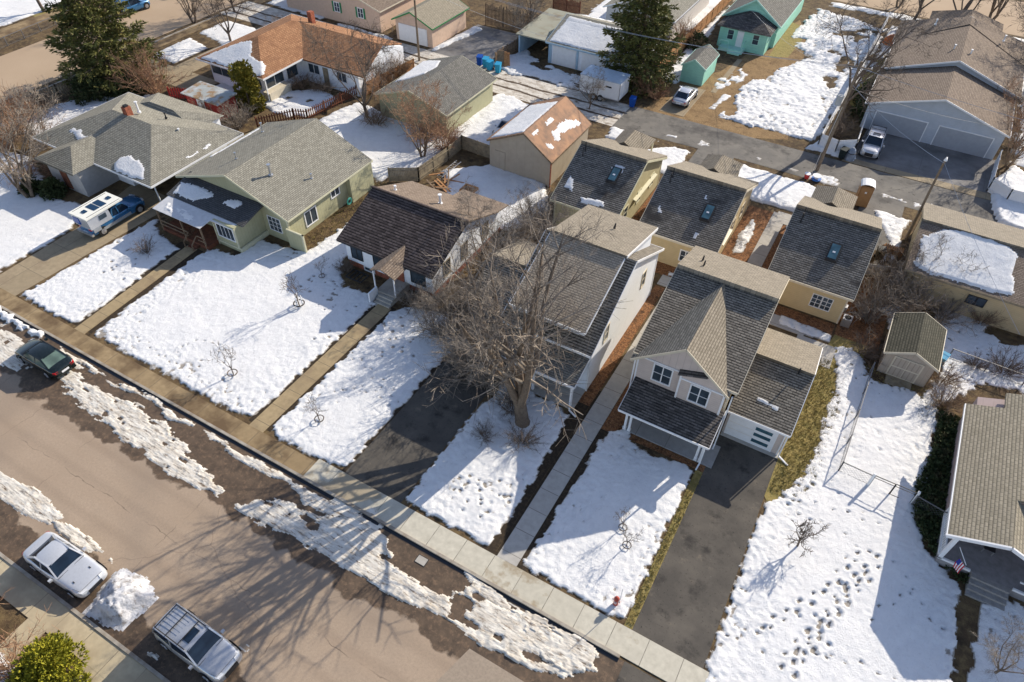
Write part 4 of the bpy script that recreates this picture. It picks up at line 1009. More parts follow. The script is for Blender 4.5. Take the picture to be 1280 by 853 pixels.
m = MB(); m.box(-38.8,-38.2,38.9,42.0,0,2.6); m.build('wall_bay', MT['olive_wall'], h)
pipe(h, -42.2, 34.0, 4.25, .9, .1); pipe(h, -40.0, 36.3, 3.4, .35, .06); pipe(h, -46.3, 34.2, 4.4, .5, .06, MT['metal']); pipe(h, -49.2, 40, 3.4, .8, .07)
pr = thing('side_gate', 'short olive green board panel closing the side yard of the olive house', 'gate panel', (-37.7, 31.2, 0))
m = MB(); m.box(-38.6,-36.85,31.15,31.25,0,1.75); m.build('panel', MT['olive_wall'], pr); m = MB(); m.box(-36.95,-36.8,31.12,31.28,0,1.85); m.box(-38.6,-36.8,31.13,31.27,1.75,1.85); m.build('frame', MT['olive_trim'], pr)

oz = lambda x, y: 2.72+(x+51.1)*.34
roof_snow(h, [(-51.0,34.8),(-50.5,34.8),(-50.4,40.6),(-50.9,41.6)], oz, .1, 3, amp=.1)
# ===== grey hip roofed house at left
h = thing('ranch_house', 'grey hip roofed house with a brick chimney behind the blue pickup', 'house', (-59.5, 34, 0))
hr = hip(h, -67.5, -51.5, 28.9, 39.6, 2.75, 4.6, 'x', SH['grey'], MT['white'], None)
m = MB(); m.box(-66.9,-57.0,30.6,39.0,0,2.6); m.box(-57.0,-53.6,34.0,39.0,0,2.6); m.build('wall', MT['white_stucco'], h)
m = MB(); m.add([(-64.1,26.7,2.7),(-58.7,26.7,2.7),(-58.7,31,2.7),(-64.1,31,2.7),(-61.4,28.9,3.65),(-61.4,32.6,3.65),(-64.1,26.7,2.56),(-58.7,26.7,2.56)],[(0,1,4),(1,2,5,4),(0,4,5,3),(0,6,7,1)]); m.build('wing_roof', SH['grey'], h)
m = MB(); m.box(-63.7,-59.1,27.3,30.7,0,2.55); m.build('wing_wall', flat('grey_stucco', (.42,.41,.40), .85, .08), h)
m = MB(); m.add([(-65,37.5,2.9),(-55.6,37.5,2.9),(-55.6,41.2,2.7),(-65,41.2,2.7),(-62.2,38.2,3.7),(-59.0,38.2,3.7)],[(0,1,5,4),(1,2,5),(2,3,4,5),(3,0,4)]); m.build('rear_roof', SH['grey'], h)
m = MB(); m.box(-64.6,-56,38.5,40.8,0,2.65); m.build('rear_wall', MT['white_stucco'], h)
m = MB(); m.box(-60.5,-59.9,34.2,34.8,3.9,5.3); ch = m.build('chimney', MT['brick'], h); m = MB(); m.box(-60.38,-60.02,34.32,34.68,5.3,5.45); m.build('flue', MT['dark'], ch)
pipe(h, -59.9, 35.4, 4.5, .9, .09, MT['white']); pipe(h, -57.8, 36.5, 4.0, .4, .06, MT['dark']); pipe(h, -55.0, 35.5, 3.6, .45, .06, MT['white'])
m = MB(); m.bar((-52.6,29.9,0),(-52.4,29.7,2.65),.1); m.build('carport_post', MT['white'], h)
window(h, '-y', 30.6, -58.3, -57.2, 1.7, 2.1, (1,1), frame=MT['dark'], fw=.04)
m = MB(); m.box(-61.9,-61.0,27.22,27.32,0.2,2.2); m.build('front_door', MT['redwood'], h)
mn = lambda *a: np.minimum.reduce(np.broadcast_arrays(*a))
def hf(x, y): return 2.75+mn(y-28.9, 39.6-y, x+67.5, -51.5-x)*.3458
Q1 = (0,0,3.9875)
roof_snow(h, pf(hf, Q1,(340,650),(375,635),(410,650),(415,675),(475,670),(480,700),(440,690),(385,705),(365,675)), hf, .08, 3, amp=.15)
roof_snow(h, pf(hf, Q1,(565,820),(600,785),(650,775),(700,800),(725,840),(718,880),(722,900),(650,890),(570,850)), hf, .12, 4, amp=.15)
roof_snow(h, pf(hf, Q1,(920,785),(980,755),(1000,760),(940,795)), hf, .08, 5, amp=.1)
roof_snow(h, pf(hf, Q1,(1005,740),(1045,712),(1055,722),(1020,748)), hf, .08, 5, amp=.1)

# ===== green grey garage
h = thing('detached_garage', 'olive green garage with grey gable roof and a snow strip on its left slope', 'garage', (-42, 57, 0))
gable(h, 'y', -46.2, -37.2, 52.8, 62.5, -41.7, 2.55, 2.55, 4.0, MT['olive_wall'], SH['greydk'], MT['olive_trim'], oa=.0, ob=.0) if False else None
def gable_y(h, x0, x1, xk, y0, y1, ze0, ze1, zk, wall, roof, trim, ov=.35, zb=0, t=.13, roof2=None):
    m = MB(); s0 = (zk-ze0)/(xk-x0); s1 = (zk-ze1)/(x1-xk)
    m.prism([(x0+ov,y0+ov,zb),(x1-ov,y0+ov,zb),(x1-ov,y0+ov,ze1+ov*s1-t),(xk,y0+ov,zk-t),(x0+ov,y0+ov,ze0+ov*s0-t)], (0,y1-y0-2*ov,0)); m.build('wall', wall, h)
    m = MB(); m.prism([(x0,y0,ze0),(xk,y0,zk),(xk,y1,zk),(x0,y1,ze0)], (0,0,-t))
    if roof2: m.build('roof', roof, h); m = MB()
    m.prism([(xk,y0,zk),(x1,y0,ze1),(x1,y1,ze1),(xk,y1,zk)], (0,0,-t)); r = m.build('roof', roof2 or roof, h)
    m = MB()
    for y in (y0-.02, y1+.02): m.bar((x0,y,ze0-.07),(xk,y,zk-.07),.04,.16); m.bar((xk,y,zk-.07),(x1,y,ze1-.07),.04,.16)
    m.bar((x0-.02,y0,ze0-.07),(x0-.02,y1,ze0-.07),.04,.14); m.bar((x1+.02,y0,ze1-.07),(x1+.02,y1,ze1-.07),.04,.14)
    m.build('fascia', trim, r)
    return r
gable_y(h, -46.3, -37.2, -41.7, 52.8, 62.6, 2.6, 2.6, 4.1, MT['olive_wall'], SH['greydk'], MT['olive_trim'])
gf = lambda x, y: 2.6+(x+46.3)*.326
roof_snow(h, pf(gf, (320,0,3.9875),(665,425),(830,305),(880,300),(925,303),(905,335),(840,370),(760,395),(690,410)), gf, .12, 3, amp=.1)

# ===== brown roofed barn
h = thing('barn', 'tan barn shaped garage with a rusty orange metal roof dotted with snow', 'garage', (-27, 54, 0))
MT['rust'] = mottled('rusty_orange_roof', [(.34,.19,.11), ((.20,.125,.085), 1.1, .4, .65), ((.46,.26,.14), .6, .55, .75)], .75, .3, 9)
MT['barnwall'] = siding('tan_barn_boards', (.38,.325,.25), .9, vertical=True, gap=.03, line=.8)
gable_y(h, -31.0, -24.1, -27.1, 50.3, 58.8, 3.0, 2.7, 4.8, MT['barnwall'], MT['rust'], MT['wood'], ov=.2)
m = MB(); m.box(-30.2,-29.1,50.44,50.5,.1,2.1); m.build('door', MT['barnwall'], h)
m = MB(); m.box(-24.28,-24.18,50.4,50.5,0,2.5); m.build('corner_board', MT['brick'], h)
rf = lambda x, y: 3.0+(x+31.0)*.4615; rg = lambda x, y: 4.8-(x+27.1)*.7
S6 = (580,130,7.111)
roof_snow(h, [(-30.8,50.5),(-27.25,50.5),(-27.25,57.6),(-30.8,58.2)], rf, .14, 3, amp=.1)
for pts in (((595,265),(640,225),(700,210),(650,270),(605,295)),((715,160),(760,120),(810,130),(800,165),(740,205)),((775,250),(850,170),(900,140),(1000,135),(1045,170),(1000,210),(920,240),(870,270),(850,335),(800,330)),((720,350),(760,340),(815,385),(780,415),(735,380))):
    roof_snow(h, pf(rg, S6, *pts), rg, .08, len(pts), amp=.15)

# ===== orange roofed house
h = thing('ranch_house', 'white house with an orange brown hip and gable roof, snow on its front edge', 'house', (-60, 55, 0))
hip(h, -68.0, -58.0, 48.9, 64.2, 2.8, 4.6, 'y', SH['orange'], MT['white'], MT['white_stucco'], ov=.9)
m = MB(); m.prism([(-61.5,55.0,2.75),(-49.4,55.0,2.75),(-50.4,60.0,4.3),(-62.8,60.0,4.3)], (0,0,-.13)); m.prism([(-50.4,60.0,4.3),(-62.8,60.0,4.3),(-62.8,64.4,2.75),(-51.2,64.4,2.75)], (0,0,-.13)); r = m.build('wing_roof', SH['orange'], h)
m = MB(); m.prism([(-50.6,55.5,0),(-50.6,63.8,0),(-50.6,63.8,2.75),(-50.6,60,4.1),(-50.6,55.5,2.75)], (-8.5,0,0)); m.build('wing_wall', MT['white_stucco'], h)
window(h, '-y', 55.5, -57.7, -56.2, 1.2, 2.2, (2,1), frame=MT['white']); window(h, '-y', 55.5, -53.6, -52.3, 1.2, 2.2, (2,1)); window(h, '-y', 49.8, -66.9, -59.4, 1.1, 2.5, (5,1)); window(h, '+x', -58.9, 53.2, 54.8, .9, 2.3, (1,1)); window(h, '+x', -58.9, 50.0, 52.6, 1.05, 2.4, (2,1))
m = MB(); m.box(-55.6,-54.9,55.42,55.5,0,2.2); m.build('door', MT['greywood'], h)
m = MB(); m.box(-62.3,-61.7,61.2,61.8,3.7,5.1); m.build('chimney', MT['brick'], h)
m = MB(); m.box(-58.9,-57.9,49.3,52.5,0,1.0); m.build('porch_wall', MT['tan_trim'], h)
m = MB(); m.bar((-58.1,49.2,0),(-58.1,49.2,2.7),.1); m.bar((-61.8,49.2,0),(-61.8,49.2,2.7),.1); m.build('porch_post', MT['white'], h)
def hf2(x, y): return 2.8+mn(y-48.9, 64.2-y, x+68.0, -58.0-x)*.36
roof_snow(h, [(-67.6,49.0),(-58.4,49.0),(-58.3,49.6),(-59.2,50.9),(-61.5,51.2),(-63.2,53.2),(-64.4,52.6)], hf2, .1, 3, amp=.2)

# ===== red shed
h = thing('shed', 'low red shed with a flat grey metal roof beside the picket fence', 'shed', (-61.8, 44.6, 0))
m = MB(); m.box(-64.2,-59.4,43.6,45.9,0,1.9); m.build('wall', siding('red_boards', (.30,.035,.03), .3, vertical=True, gap=.08), h)
m = MB(); m.prism([(-64.5,43.3,1.95),(-59.1,43.3,1.95),(-59.1,46.1,2.15),(-64.5,46.1,2.15)], (0,0,-.1)); m.build('roof', mottled('rusty_grey_metal', [(.36,.38,.36), ((.30,.20,.11), 1.1, .5, .6), ((.50,.53,.55), .8, .5, .7)], .5, .1), h)
m = MB(); m.box(-62.6,-61.5,43.55,43.6,.05,1.75); m.build('door', MT['white'], h)

# ===== peach house and its garage
h = thing('house', 'peach walled house with green window shutters beyond the orange roof', 'house', (-66, 75, 0))
gable_y(h, -76, -59.2, -67.6, 70.6, 82, 2.8, 2.8, 5.4, flat('peach_stucco', (.58,.43,.33), .85, .06), SH['brownold'], MT['tan_trim'], ov=.4)
for x in (-67.3,-63.4):
    window(h, '-y', 71.0, x+.3, x+1.1, 1.3, 2.4, (2,2))
    m = MB(); m.box(x-.05,x+.19,70.93,71.0,1.2,2.5); m.box(x+1.21,x+1.45,70.93,71.0,1.2,2.5); m.build('shutter', flat('green_paint', (.03,.20,.09), .5, .1), h)
h = thing('detached_garage', 'peach garage with green trim and a wide white door by the wooden utility pole', 'garage', (-54, 75, 0))
gable_y(h, -57.1, -50.9, -54.2, 70.2, 78.6, 2.5, 2.5, 3.9, flat('peach_boards', (.58,.43,.33), .8, .08), SH['khaki'], flat('dark_green_trim', (.03,.20,.07), .5, .1), ov=.35)
m = MB(); m.box(-56.3,-52.0,70.46,70.55,.05,2.1); m.build('garage_door', MT['white'], h)

# ===== carport garage with blue trim
h = thing('detached_garage', 'blue trimmed garage and lean-to carport with snow covered roof next to the big spruce', 'garage', (-35, 79, 0))
MT['blue_trim'] = flat('pale_blue_trim', (.33,.47,.58), .6, .06)
m = MB(); m.prism([(-41.6,74.5,2.55),(-37.3,74.5,2.55),(-37.9,83.5,2.75),(-41.8,83.5,2.75)], (0,0,-.14)); m.build('carport_roof', mottled('mossy_felt_roof', [(.30,.30,.24), ((.20,.16,.11), .6, .5, .7), ((.36,.36,.30), .3, .5, .7)], .9, .2), h)
m = MB(); m.box(-41.4,-41.2,74.8,80.5,0,2.5); m.box(-41.4,-37.4,83.0,83.2,0,2.5); m.build('carport_wall', MT['blue_trim'], h)
gable(h, 'x', -37.4, -26.4, 74.2, 84.2, 79.6, 2.6, 2.6, 4.1, MT['white_stucco'], SH['grey'], MT['blue_trim'], oa=.3, ob=.4)
for x in (-36.5,-32.7):
    m = MB(); m.box(x,x+3.0,74.54,74.6,.1,2.2); m.build('garage_door', MT['white'], h)
m = MB()
for x in (-36.95,-33.4,-29.6): m.box(x,x+.25,74.52,74.6,.05,2.3)
m.build('trim', MT['blue_trim'], h)
kf = lambda x, y: 2.6+mn(y-74.2, 84.2-y)*.27
roof_snow(h, [(-37.1,74.4),(-27,74.3),(-27,79.2),(-37.0,79.4)], kf, .12, 3, amp=.1, res=.2)
roof_snow(h, [(-37.1,80.2),(-30,80.0),(-30,84),(-37.0,84)], kf, .12, 5, amp=.3, res=.2, thin=.35)

# ===== pale house behind the spruce
h = thing('house', 'pale walled house with a grey roof behind the cedar fence and spruce', 'house', (-31, 95, 0))
gable_y(h, -36, -26.2, -31, 87.4, 104, 2.9, 2.9, 4.9, flat('pale_stucco', (.60,.58,.55), .85, .05), SH['grey'], MT['white'], ov=.4)

# ===== mint green cottage and shed
MT['mint'] = siding('mint_siding', (.32,.64,.52), .3, gap=.08, line=.8)
MT['mint_trim'] = flat('mint_trim', (.42,.70,.60), .55, .05)
h = thing('cottage', 'mint green cottage with white framed windows and a dark hipped back porch roof', 'house', (-18, 96, 0))
gable_y(h, -21.9, -14.4, -18.15, 93.2, 109, 2.8, 2.8, 5.4, MT['mint'], SH['greydk'], MT['mint_trim'], ov=.35)
m = MB(); m.box(-21.2,-15.2,90.7,93.8,0,2.6); m.build('wing_wall', MT['mint'], h)
m = MB(); m.add([(-21.6,90.3,2.6),(-14.8,90.3,2.6),(-14.8,94,2.6),(-21.6,94,2.6),(-18.6,93.4,3.9),(-17.6,93.4,3.9),(-21.6,90.3,2.48),(-14.8,90.3,2.48)],[(0,1,5,4),(1,2,5),(3,0,4),(0,6,7,1),(2,3,4,5)]); m.build('wing_roof', SH['black'], h)
for x in (-20.1,-16.9): window(h, '-y', 90.7, x, x+.7, 1.1, 2.2, (1,2), frame=MT['mint_trim'])
m = MB(); m.box(-18.9,-18.1,90.62,90.7,.4,2.3); m.build('door', MT['white'], h); 
m = MB(); m.box(-20.6,-17.6,89.4,90.7,0,.4); m.box(-19.3,-17.8,88.9,89.4,0,.2); m.bar((-20.6,89.4,.4),(-20.6,89.4,1.3),.08); m.bar((-19.5,89.4,.4),(-19.5,89.4,1.3),.08); m.bar((-20.6,89.4,1.3),(-19.5,89.4,1.3),.08); m.bar((-17.7,89.4,1.3),(-17.7,90.6,1.3),.08); m.bar((-17.7,89.4,.4),(-17.7,89.4,1.3),.08); m.build('back_steps', MT['mint_trim'], h)
h = thing('shed', 'tall mint green garden shed with a grey gable roof by the parked car', 'shed', (-20.2, 80.8, 0))
gable_y(h, -21.75, -18.85, -20.3, 78.2, 83.2, 2.0, 2.0, 2.9, MT['mint'], SH['greydk'], MT['mint_trim'], ov=.12)

# ===== big grey garage house top right
MT['pale_blue'] = siding('pale_blue_grey_siding', (.45,.49,.54), .2, gap=.1, line=.85)
h = thing('house', 'large pale grey house with stepped taupe roofs and two garage doors behind the paved pad', 'house', (5.4, 88, 0))
gable_y(h, -1.6, 12.0, 5.3, 77.8, 88, 2.8, 2.8, 4.9, MT['pale_blue'], SH['brownold'], MT['white'], ov=.35)
gable_y(h, -1.5, 12.4, 5.45, 86.6, 101, 3.2, 3.2, 5.6, MT['pale_blue'], SH['brownold'], MT['white'], ov=.35)
m = MB(); m.prism([(-1.6,97,3.0),(5.4,97,5.6),(5.4,97,5.6),(-1.6,101.5,3.2)],(0,0,-.1)) if False else None
m = MB(); m.add([(-1.8,95.5,3.1),(5.4,98,5.7),(12.8,95.5,3.1),(12.8,103,3.1),(-1.8,103,3.1),(5.4,100,5.9)],[(0,1,5,4),(1,2,3,5),(3,4,5)]); m.build('roof', SH['brownold'], h)
m = MB(); m.add([(1.2,101,3.0),(9.6,101,3.0),(9.6,109,3.0),(1.2,109,3.0),(5.4,101,5.2),(5.4,105,5.2)],[(0,4,5,3),(4,1,2,5),(2,3,5),(3,2,1,0)]); m.build('roof', SH['brownold'], h)
m = MB(); m.box(1.7,9.1,100,108.5,0,3.0); m.build('wall', MT['pale_blue'], h)
for x in (-.2,5.9):
    m = MB(); m.box(x,x+4.9,78.09,78.15,.03,2.1); d = m.build('garage_door', flat('grey_door', (.34,.36,.39), .5, .05), h)
    m = MB(); m.box(x-.1,x,78.07,78.15,0,2.2); m.box(x+4.9,x+5.0,78.07,78.15,0,2.2); m.box(x,x+4.9,78.07,78.15,2.1,2.2); m.build('frame', MT['white'], d)
pipe(h, 4.6, 90.5, 5.2, .5, .07, MT['white']); pipe(h, 6.3, 90, 5.2, .5, .07, MT['white']); pipe(h, 2, 99, 4.7, .5, .07, MT['white']); pipe(h, 9.4, 98, 4.7, .5, .07, MT['white'])

# ===== tan roofed house at right edge
h = thing('bungalow', 'khaki roofed bungalow with white railed front porch at the right edge', 'house', (15.5, 34, 0))
MT['mauve'] = siding('dusty_pink_siding', (.42,.33,.31), .2, gap=.1, line=.85)
m = MB(); m.prism([(12.0,31.4,0),(22.6,31.4,0),(22.6,31.4,2.9),(17.3,31.4,5.0),(12.0,31.4,2.9)], (0,8.0,0)); m.build('wall', MT['mauve'], h)
m = MB(); m.prism([(11.35,27.8,3.1),(13.95,27.8,4.15),(14.0,31.0,4.15),(14.0,31.0,4.15),(17.3,31.0,5.35),(17.3,39.6,5.35),(13.2,39.6,3.8),(13.2,38.2,3.8),(11.35,38.2,3.1)], (0,0,-.14)); m.prism([(17.3,31.0,5.35),(23,31.0,3.1),(23,39.6,3.1),(17.3,39.6,5.35)], (0,0,-.14)); m.build('roof', SH['khaki'], h)
m = MB(); m.prism([(13.95,27.8,4.15),(16.7,27.8,3.0),(16.7,31.0,3.0),(14.0,31.0,4.15)], (0,0,-.14)); m.build('porch_roof', SH['khaki'], h)
m = MB(); m.bar((11.3,27.76,2.98),(13.95,27.76,4.05),.1,.22); m.bar((13.95,27.76,4.05),(16.8,27.76,2.88),.1,.22); m.bar((11.32,27.8,3.0),(11.32,38.2,3.0),.06,.15); m.build('fascia', MT['white'], h)
m = MB(); m.box(11.9,16.5,28.1,31.4,0,.6); m.build('porch_floor', mottled('grey_porch_boards', [(.27,.26,.26), ((.20,.19,.19), 3, .4, .7)], .8, .2), h)
for x, y in ((11.95,28.15),(16.45,28.15),(11.95,31.2)):
    m = MB(); m.box(x-.1,x+.1,y-.1,y+.1,.6,2.95); m.build('porch_post', MT['white'], h)
mr = MB(); mr.box(15.6,16.42,28.05,28.17,.55,.7); mr.box(15.6,16.42,28.1,28.18,1.35,1.42); mr.box(16.42,16.5,28.05,31.3,1.35,1.42); mr.box(16.42,16.5,28.05,31.3,.55,.7)
for i in range(16): mr.box(16.44,16.48,28.3+i*.19,28.34+i*.19,.69,1.36)
mr.build('porch_railing', MT['white'], h)
m = MB(); m.box(11.85,13.5,28.05,28.17,.55,.7); m.box(11.85,11.97,28.1,31.3,.55,.7); m.box(11.88,11.96,28.1,31.3,1.35,1.42)
for i in range(16): m.box(11.9,11.94,28.3+i*.19,28.34+i*.19,.69,1.36)
m.build('porch_railing', MT['white'], h)
m = MB()
for i in range(4): m.box(13.6,15.5,28.1-.3*(i+1),28.1-.3*i,0,.6-.15*(i))
m.build('porch_steps', mottled('grey_step_boards', [(.30,.29,.28), ((.22,.21,.2), 4, .4, .7)], .85, .2), h)
for y in (32.2,33.4,34.6,37.2): window(h, '-x', 12.0, y, y+.7, 1.3, 2.4, (1,2))
m = MB(); m.bar((15.0,33.6,4.75),(15.7,34.3,5.0),.09); m.build('vent_pipe', MT['dark'], h)
fl = thing('flag', 'small red and white striped flag on the porch post of the khaki roofed bungalow', 'flag', (12.3, 28.0, 1.9))
m = MB(); m.tube([(12.3,28.05,2.2),(12.85,27.4,1.8)],[.02,.02],6); m.build('pole', MT['white'], fl)
m = MB(); w = MB(); b = MB()
def fp(u, v): return (12.85-.35*u-.05*math.sin(v*5), 27.4+.25*u+.05*math.sin(v*7+u*3), 1.8-v*.85-.18*(1-u))
for i in range(7):
    (m if i % 2 == 0 else w).add([fp(i/7,0),fp((i+1)/7,0),fp((i+1)/7,.5),fp(i/7,.5)],[(0,1,2,3)])
    (m if i % 2 == 0 else w).add([fp(i/7,.5),fp((i+1)/7,.5),fp((i+1)/7,1),fp(i/7,1)],[(0,1,2,3)])
m.build('red_stripes', flat('flag_red', (.45,.02,.04), .8, .05), fl, fix=False); w.build('white_stripes', MT['white'], fl, fix=False)
b.add([tuple(Vector(fp(.55,0))+Vector((0,-.02,0))),tuple(Vector(fp(1,0))+Vector((0,-.02,0))),tuple(Vector(fp(1,.4))+Vector((0,-.02,0))),tuple(Vector(fp(.55,.4))+Vector((0,-.02,0)))],[(0,1,2,3)]); b.build('canton', flat('flag_blue', (.03,.05,.25), .8, .05), fl, fix=False)

# ===== garden shed with green roof
h = thing('shed', 'tan garden shed with cream framed double door and a dark green shingle roof', 'shed', (8.1, 43.8, 0))
gable_y(h, 6.35, 9.85, 8.1, 41.6, 46.2, 2.0, 2.0, 2.85, siding('tan_shed_boards', (.42,.36,.29), .3, vertical=True, gap=.06), SH['green'], MT['tan_trim'], ov=.2)
m = MB(); m.box(7.1,9.0,41.72,41.8,.1,1.9); d = m.build('door', MT['tan_trim'], h)
m = MB()
for z in (.2,1.07): m.box(7.2,8.03,41.70,41.73,z,z+.75); m.box(8.08,8.9,41.70,41.73,z,z+.75)
m.build('door_panel', siding('shed_door_boards', (.42,.36,.29), .3, vertical=True), d)
m = MB(); m.prism([(7.2,41.8,.12),(8.9,41.8,.12),(8.9,40.9,.02),(7.2,40.9,.02)],(0,0,-.03)); m.build('ramp', MT['greywood'], h)
# ------------------------------------------------------------------ vehicles
PT = {}
PT['silver'] = paint('silver_paint', (.50,.52,.55), .55, .3)
PT['white'] = paint('pearl_white_paint', (.58,.60,.63), .35, .3)
PT['dark'] = paint('dark_green_paint', (.006,.013,.013), .3, .16)
PT['blue'] = paint('blue_paint', (.03,.14,.30), .35, .25)
PT['lower'] = paint('pale_silver_paint', (.42,.46,.50), .5, .3)
MT['red_lamp'] = flat('red_lamp_glass', (.45,.015,.02), .2, .05)
MT['head_lamp'] = flat('clear_lamp_glass', (.6,.62,.65), .12, .05)
MT['tyre'] = flat('tyre_rubber', (.02,.02,.022), .85, .2)
MT['rim'] = flat('alloy_rim', (.45,.46,.48), .3, .1, metallic=.7)

MT['car_glass'] = glass_mat('car_window_glass', (.006,.012,.022), .04)
MT['car_glass'].node_tree.nodes['Principled BSDF'].inputs['Specular IOR Level'].default_value = .35
def car(name, label, cat, loc, rz, L=4.6, W=1.82, H=1.43, belt=.93, hood=.80, nose=.66, tail=.92, xa=.95, xb=.30, xc=-1.05, xd=-1.75, pt='silver',
        rack=False, sunroof=False, wheel_r=.33, group=None, scoops=False, wb=.80, wt=.62, glass=None, spoiler=False, cab_only=None):
    t = thing(name, label, cat, loc, rz, group)
    t['category'] = cat
    P = PT[pt]; glass = glass or MT['car_glass']
    h2 = L/2; hw = W/2
    # stations: x, half width at sill, half width at shoulder, shoulder z, centre z
    st = [(-h2, .70, .70, tail-.25, tail-.22), (-h2+.08, .86, .84, tail-.08, tail-.02), (-h2+.45, .97, .92, tail-.03, tail+.04), (xd, .99, .93, belt, belt+.05), (0, 1.0, .94, belt, belt+.02),
          (xa, .99, .92, belt-.02, belt+.04), (xa+.35, .98, .90, (belt+hood)/2, (belt+hood)/2+.06), (h2-.55, .96, .86, hood-.04, hood+.03), (h2-.14, .88, .78, nose, nose+.07), (h2, .66, .62, nose-.16, nose-.13)]
    m = MB(); ring = []
    for (x, a, b, z, zc) in st:
        lo = .22 if abs(x) < h2-.2 else .30
        pts = [(x,-hw*a*.93,lo),(x,-hw*a,.42),(x,-hw*a,.62 if z > .66 else z-.05),(x,-hw*b,z),(x,-hw*b*.72,z+(zc-z)*.7),(x,0,zc),(x,hw*b*.72,z+(zc-z)*.7),(x,hw*b,z),(x,hw*a,.62 if z > .66 else z-.05),(x,hw*a,.42),(x,hw*a*.93,lo)]
        ring.append(pts)
    k = len(ring[0]); m.v = [p for r in ring for p in r]
    for i in range(len(ring)-1):
        for j in range(k):
            a = i*k+j; b = i*k+(j+1) % k; m.f.append((a, b, b+k, a+k))
    m.f.append(tuple(range(k-1, -1, -1))); m.f.append(tuple((len(ring)-1)*k+j for j in range(k)))
    def loc_build(mm, nm, mt, par=t, smooth=False):
        if nm in ('pillar', 'snow_cover', 'hood_vent'):
            for q in mm.pieces(): r = loc1(q, nm, mt, par, smooth)
            return r
        return loc1(mm, nm, mt, par, smooth)
    def loc1(mm, nm, mt, par=t, smooth=False):
        me = bpy.data.meshes.new(nm); me.from_pydata(mm.v, [], mm.f)
        bm = bmesh.new(); bm.from_mesh(me); bmesh.ops.recalc_face_normals(bm, faces=bm.faces); bm.to_mesh(me); bm.free()
        me.materials.append(mt)
        if smooth: me.shade_smooth()
        o = bpy.data.objects.new(nm, me); COL.objects.link(o); o.parent = par; return o
    body = loc_build(m, 'body', P, smooth=True)
    s = body.modifiers.new('sub', 'SUBSURF'); s.levels = 1; s.render_levels = 2
    zt = H; zb = belt-.02; WB, WT = hw*wb+.06, hw*wt+.04
    A = [(xa, -WB+.04, zb), (xa, WB-.04, zb)]; B = [(xb, -WT, zt-.04), (xb, WT, zt-.04)]; C = [(xc, -WT, zt-.04), (xc, WT, zt-.04)]; D = [(xd, -WB+.06, zb+.02), (xd, WB-.06, zb+.02)]
    mid = lambda p, q, f: tuple(p[i]+(q[i]-p[i])*f for i in range(3))
    m = MB(); m.poly([A[0], A[1], B[1], B[0]]); loc_build(m, 'windscreen', glass)
    m = MB(); m.poly([C[0], C[1], D[1], D[0]]); loc_build(m, 'rear_window', glass)
    for sgn, i in ((-1, 0), (1, 1)):
        m = MB(); m.poly([A[i], B[i], C[i], D[i], ((xd+xa)/2, sgn*(WB+.01), zb)]); loc_build(m, 'side_window', glass)
    # roof with a slight crown, pillars
    m = MB(); xs = [xb+.04, xb-.18, (xb+xc)/2, xc+.16, xc-.05]; zz = [zt-.05, zt-.005, zt+.02, zt-.005, zt-.05]; ys = [-1, -.6, 0, .6, 1]; zy = [-.05, .0, .018, 0, -.05]
    for x, z in zip(xs, zz):
        for y, q in zip(ys, zy): m.v.append((x, y*(WT+.045), z+q))
    for a in range(4):
        for b in range(4): m.f.append((a*5+b, a*5+b+1, a*5+b+6, a*5+b+5))
    rf = loc_build(m, 'roof', P, smooth=True)
    m = MB()
    for i, sgn in ((0, -1), (1, 1)):
        m.bar(A[i], B[i], .075, .05); m.bar(C[i], D[i], .11, .06); m.bar(B[i], C[i], .06, .06)
        bx = (xb+xc)/2-.05; m.bar((bx, sgn*(WB+.0), zb), (bx-.03, sgn*WT, zt-.04), .07, .05)
    loc_build(m, 'pillar', P)
    fx, rx = h2-.86, -h2+.92
    for x in (fx, rx):
        for sg in (-1, 1):
            y = sg*(hw-.12)
            m = MB(); m.tube([(x, y-.11, wheel_r), (x, y+.125, wheel_r)], [wheel_r, wheel_r], 20); w = loc_build(m, 'wheel', MT['tyre'])
            m = MB(); m.tube([(x, y+sg*.10, wheel_r), (x, y+sg*.135, wheel_r)], [wheel_r*.66, wheel_r*.6], 14)
            for q in range(5):
                a = q*6.283/5; m.bar((x, y+sg*.13, wheel_r), (x+math.cos(a)*wheel_r*.6, y+sg*.138, wheel_r+math.sin(a)*wheel_r*.6), .05, .02)
            loc_build(m, 'rim', MT['rim'], w)
            m = MB(); m.tube([(x, sg*(hw-.012), wheel_r+.02), (x, sg*(hw+.004), wheel_r+.02)], [wheel_r+.07, wheel_r+.06], 20); loc_build(m, 'wheel_arch', MT['black'])
    for sg in (-1, 1):
        m = MB(); m.prism([(h2-.30, sg*(hw*.84), nose+.06), (h2-.09, sg*hw*.72, nose-.0), (h2-.05, sg*hw*.40, nose+.0), (h2-.20, sg*hw*.44, nose+.08)], (.01, 0, -.13)); loc_build(m, 'headlight', MT['head_lamp'])
        m = MB(); m.prism([(-h2+.17, sg*hw*.86, tail-.12), (-h2+.06, sg*hw*.76, tail-.14), (-h2+.04, sg*hw*.50, tail-.14), (-h2+.12, sg*hw*.50, tail-.11)], (-.03, 0, -.14)); loc_build(m, 'taillight', MT['red_lamp'])
        m = MB(); m.prism([(xa-.22, sg*(hw+.0), belt+.02), (xa-.05, sg*(hw-.02), belt+.02), (xa-.07, sg*(hw+.17), belt+.03), (xa-.2, sg*(hw+.17), belt+.03)], (0, 0, .13)); loc_build(m, 'mirror', P)
    m = MB(); m.box(h2-.06, h2+.015, -hw*.42, hw*.42, .42, nose-.1); loc_build(m, 'grille', MT['dark'])
    m = MB(); m.box(-h2-.02, -h2+.03, -.26, .26, .50, .64); loc_build(m, 'number_plate', MT['white'])
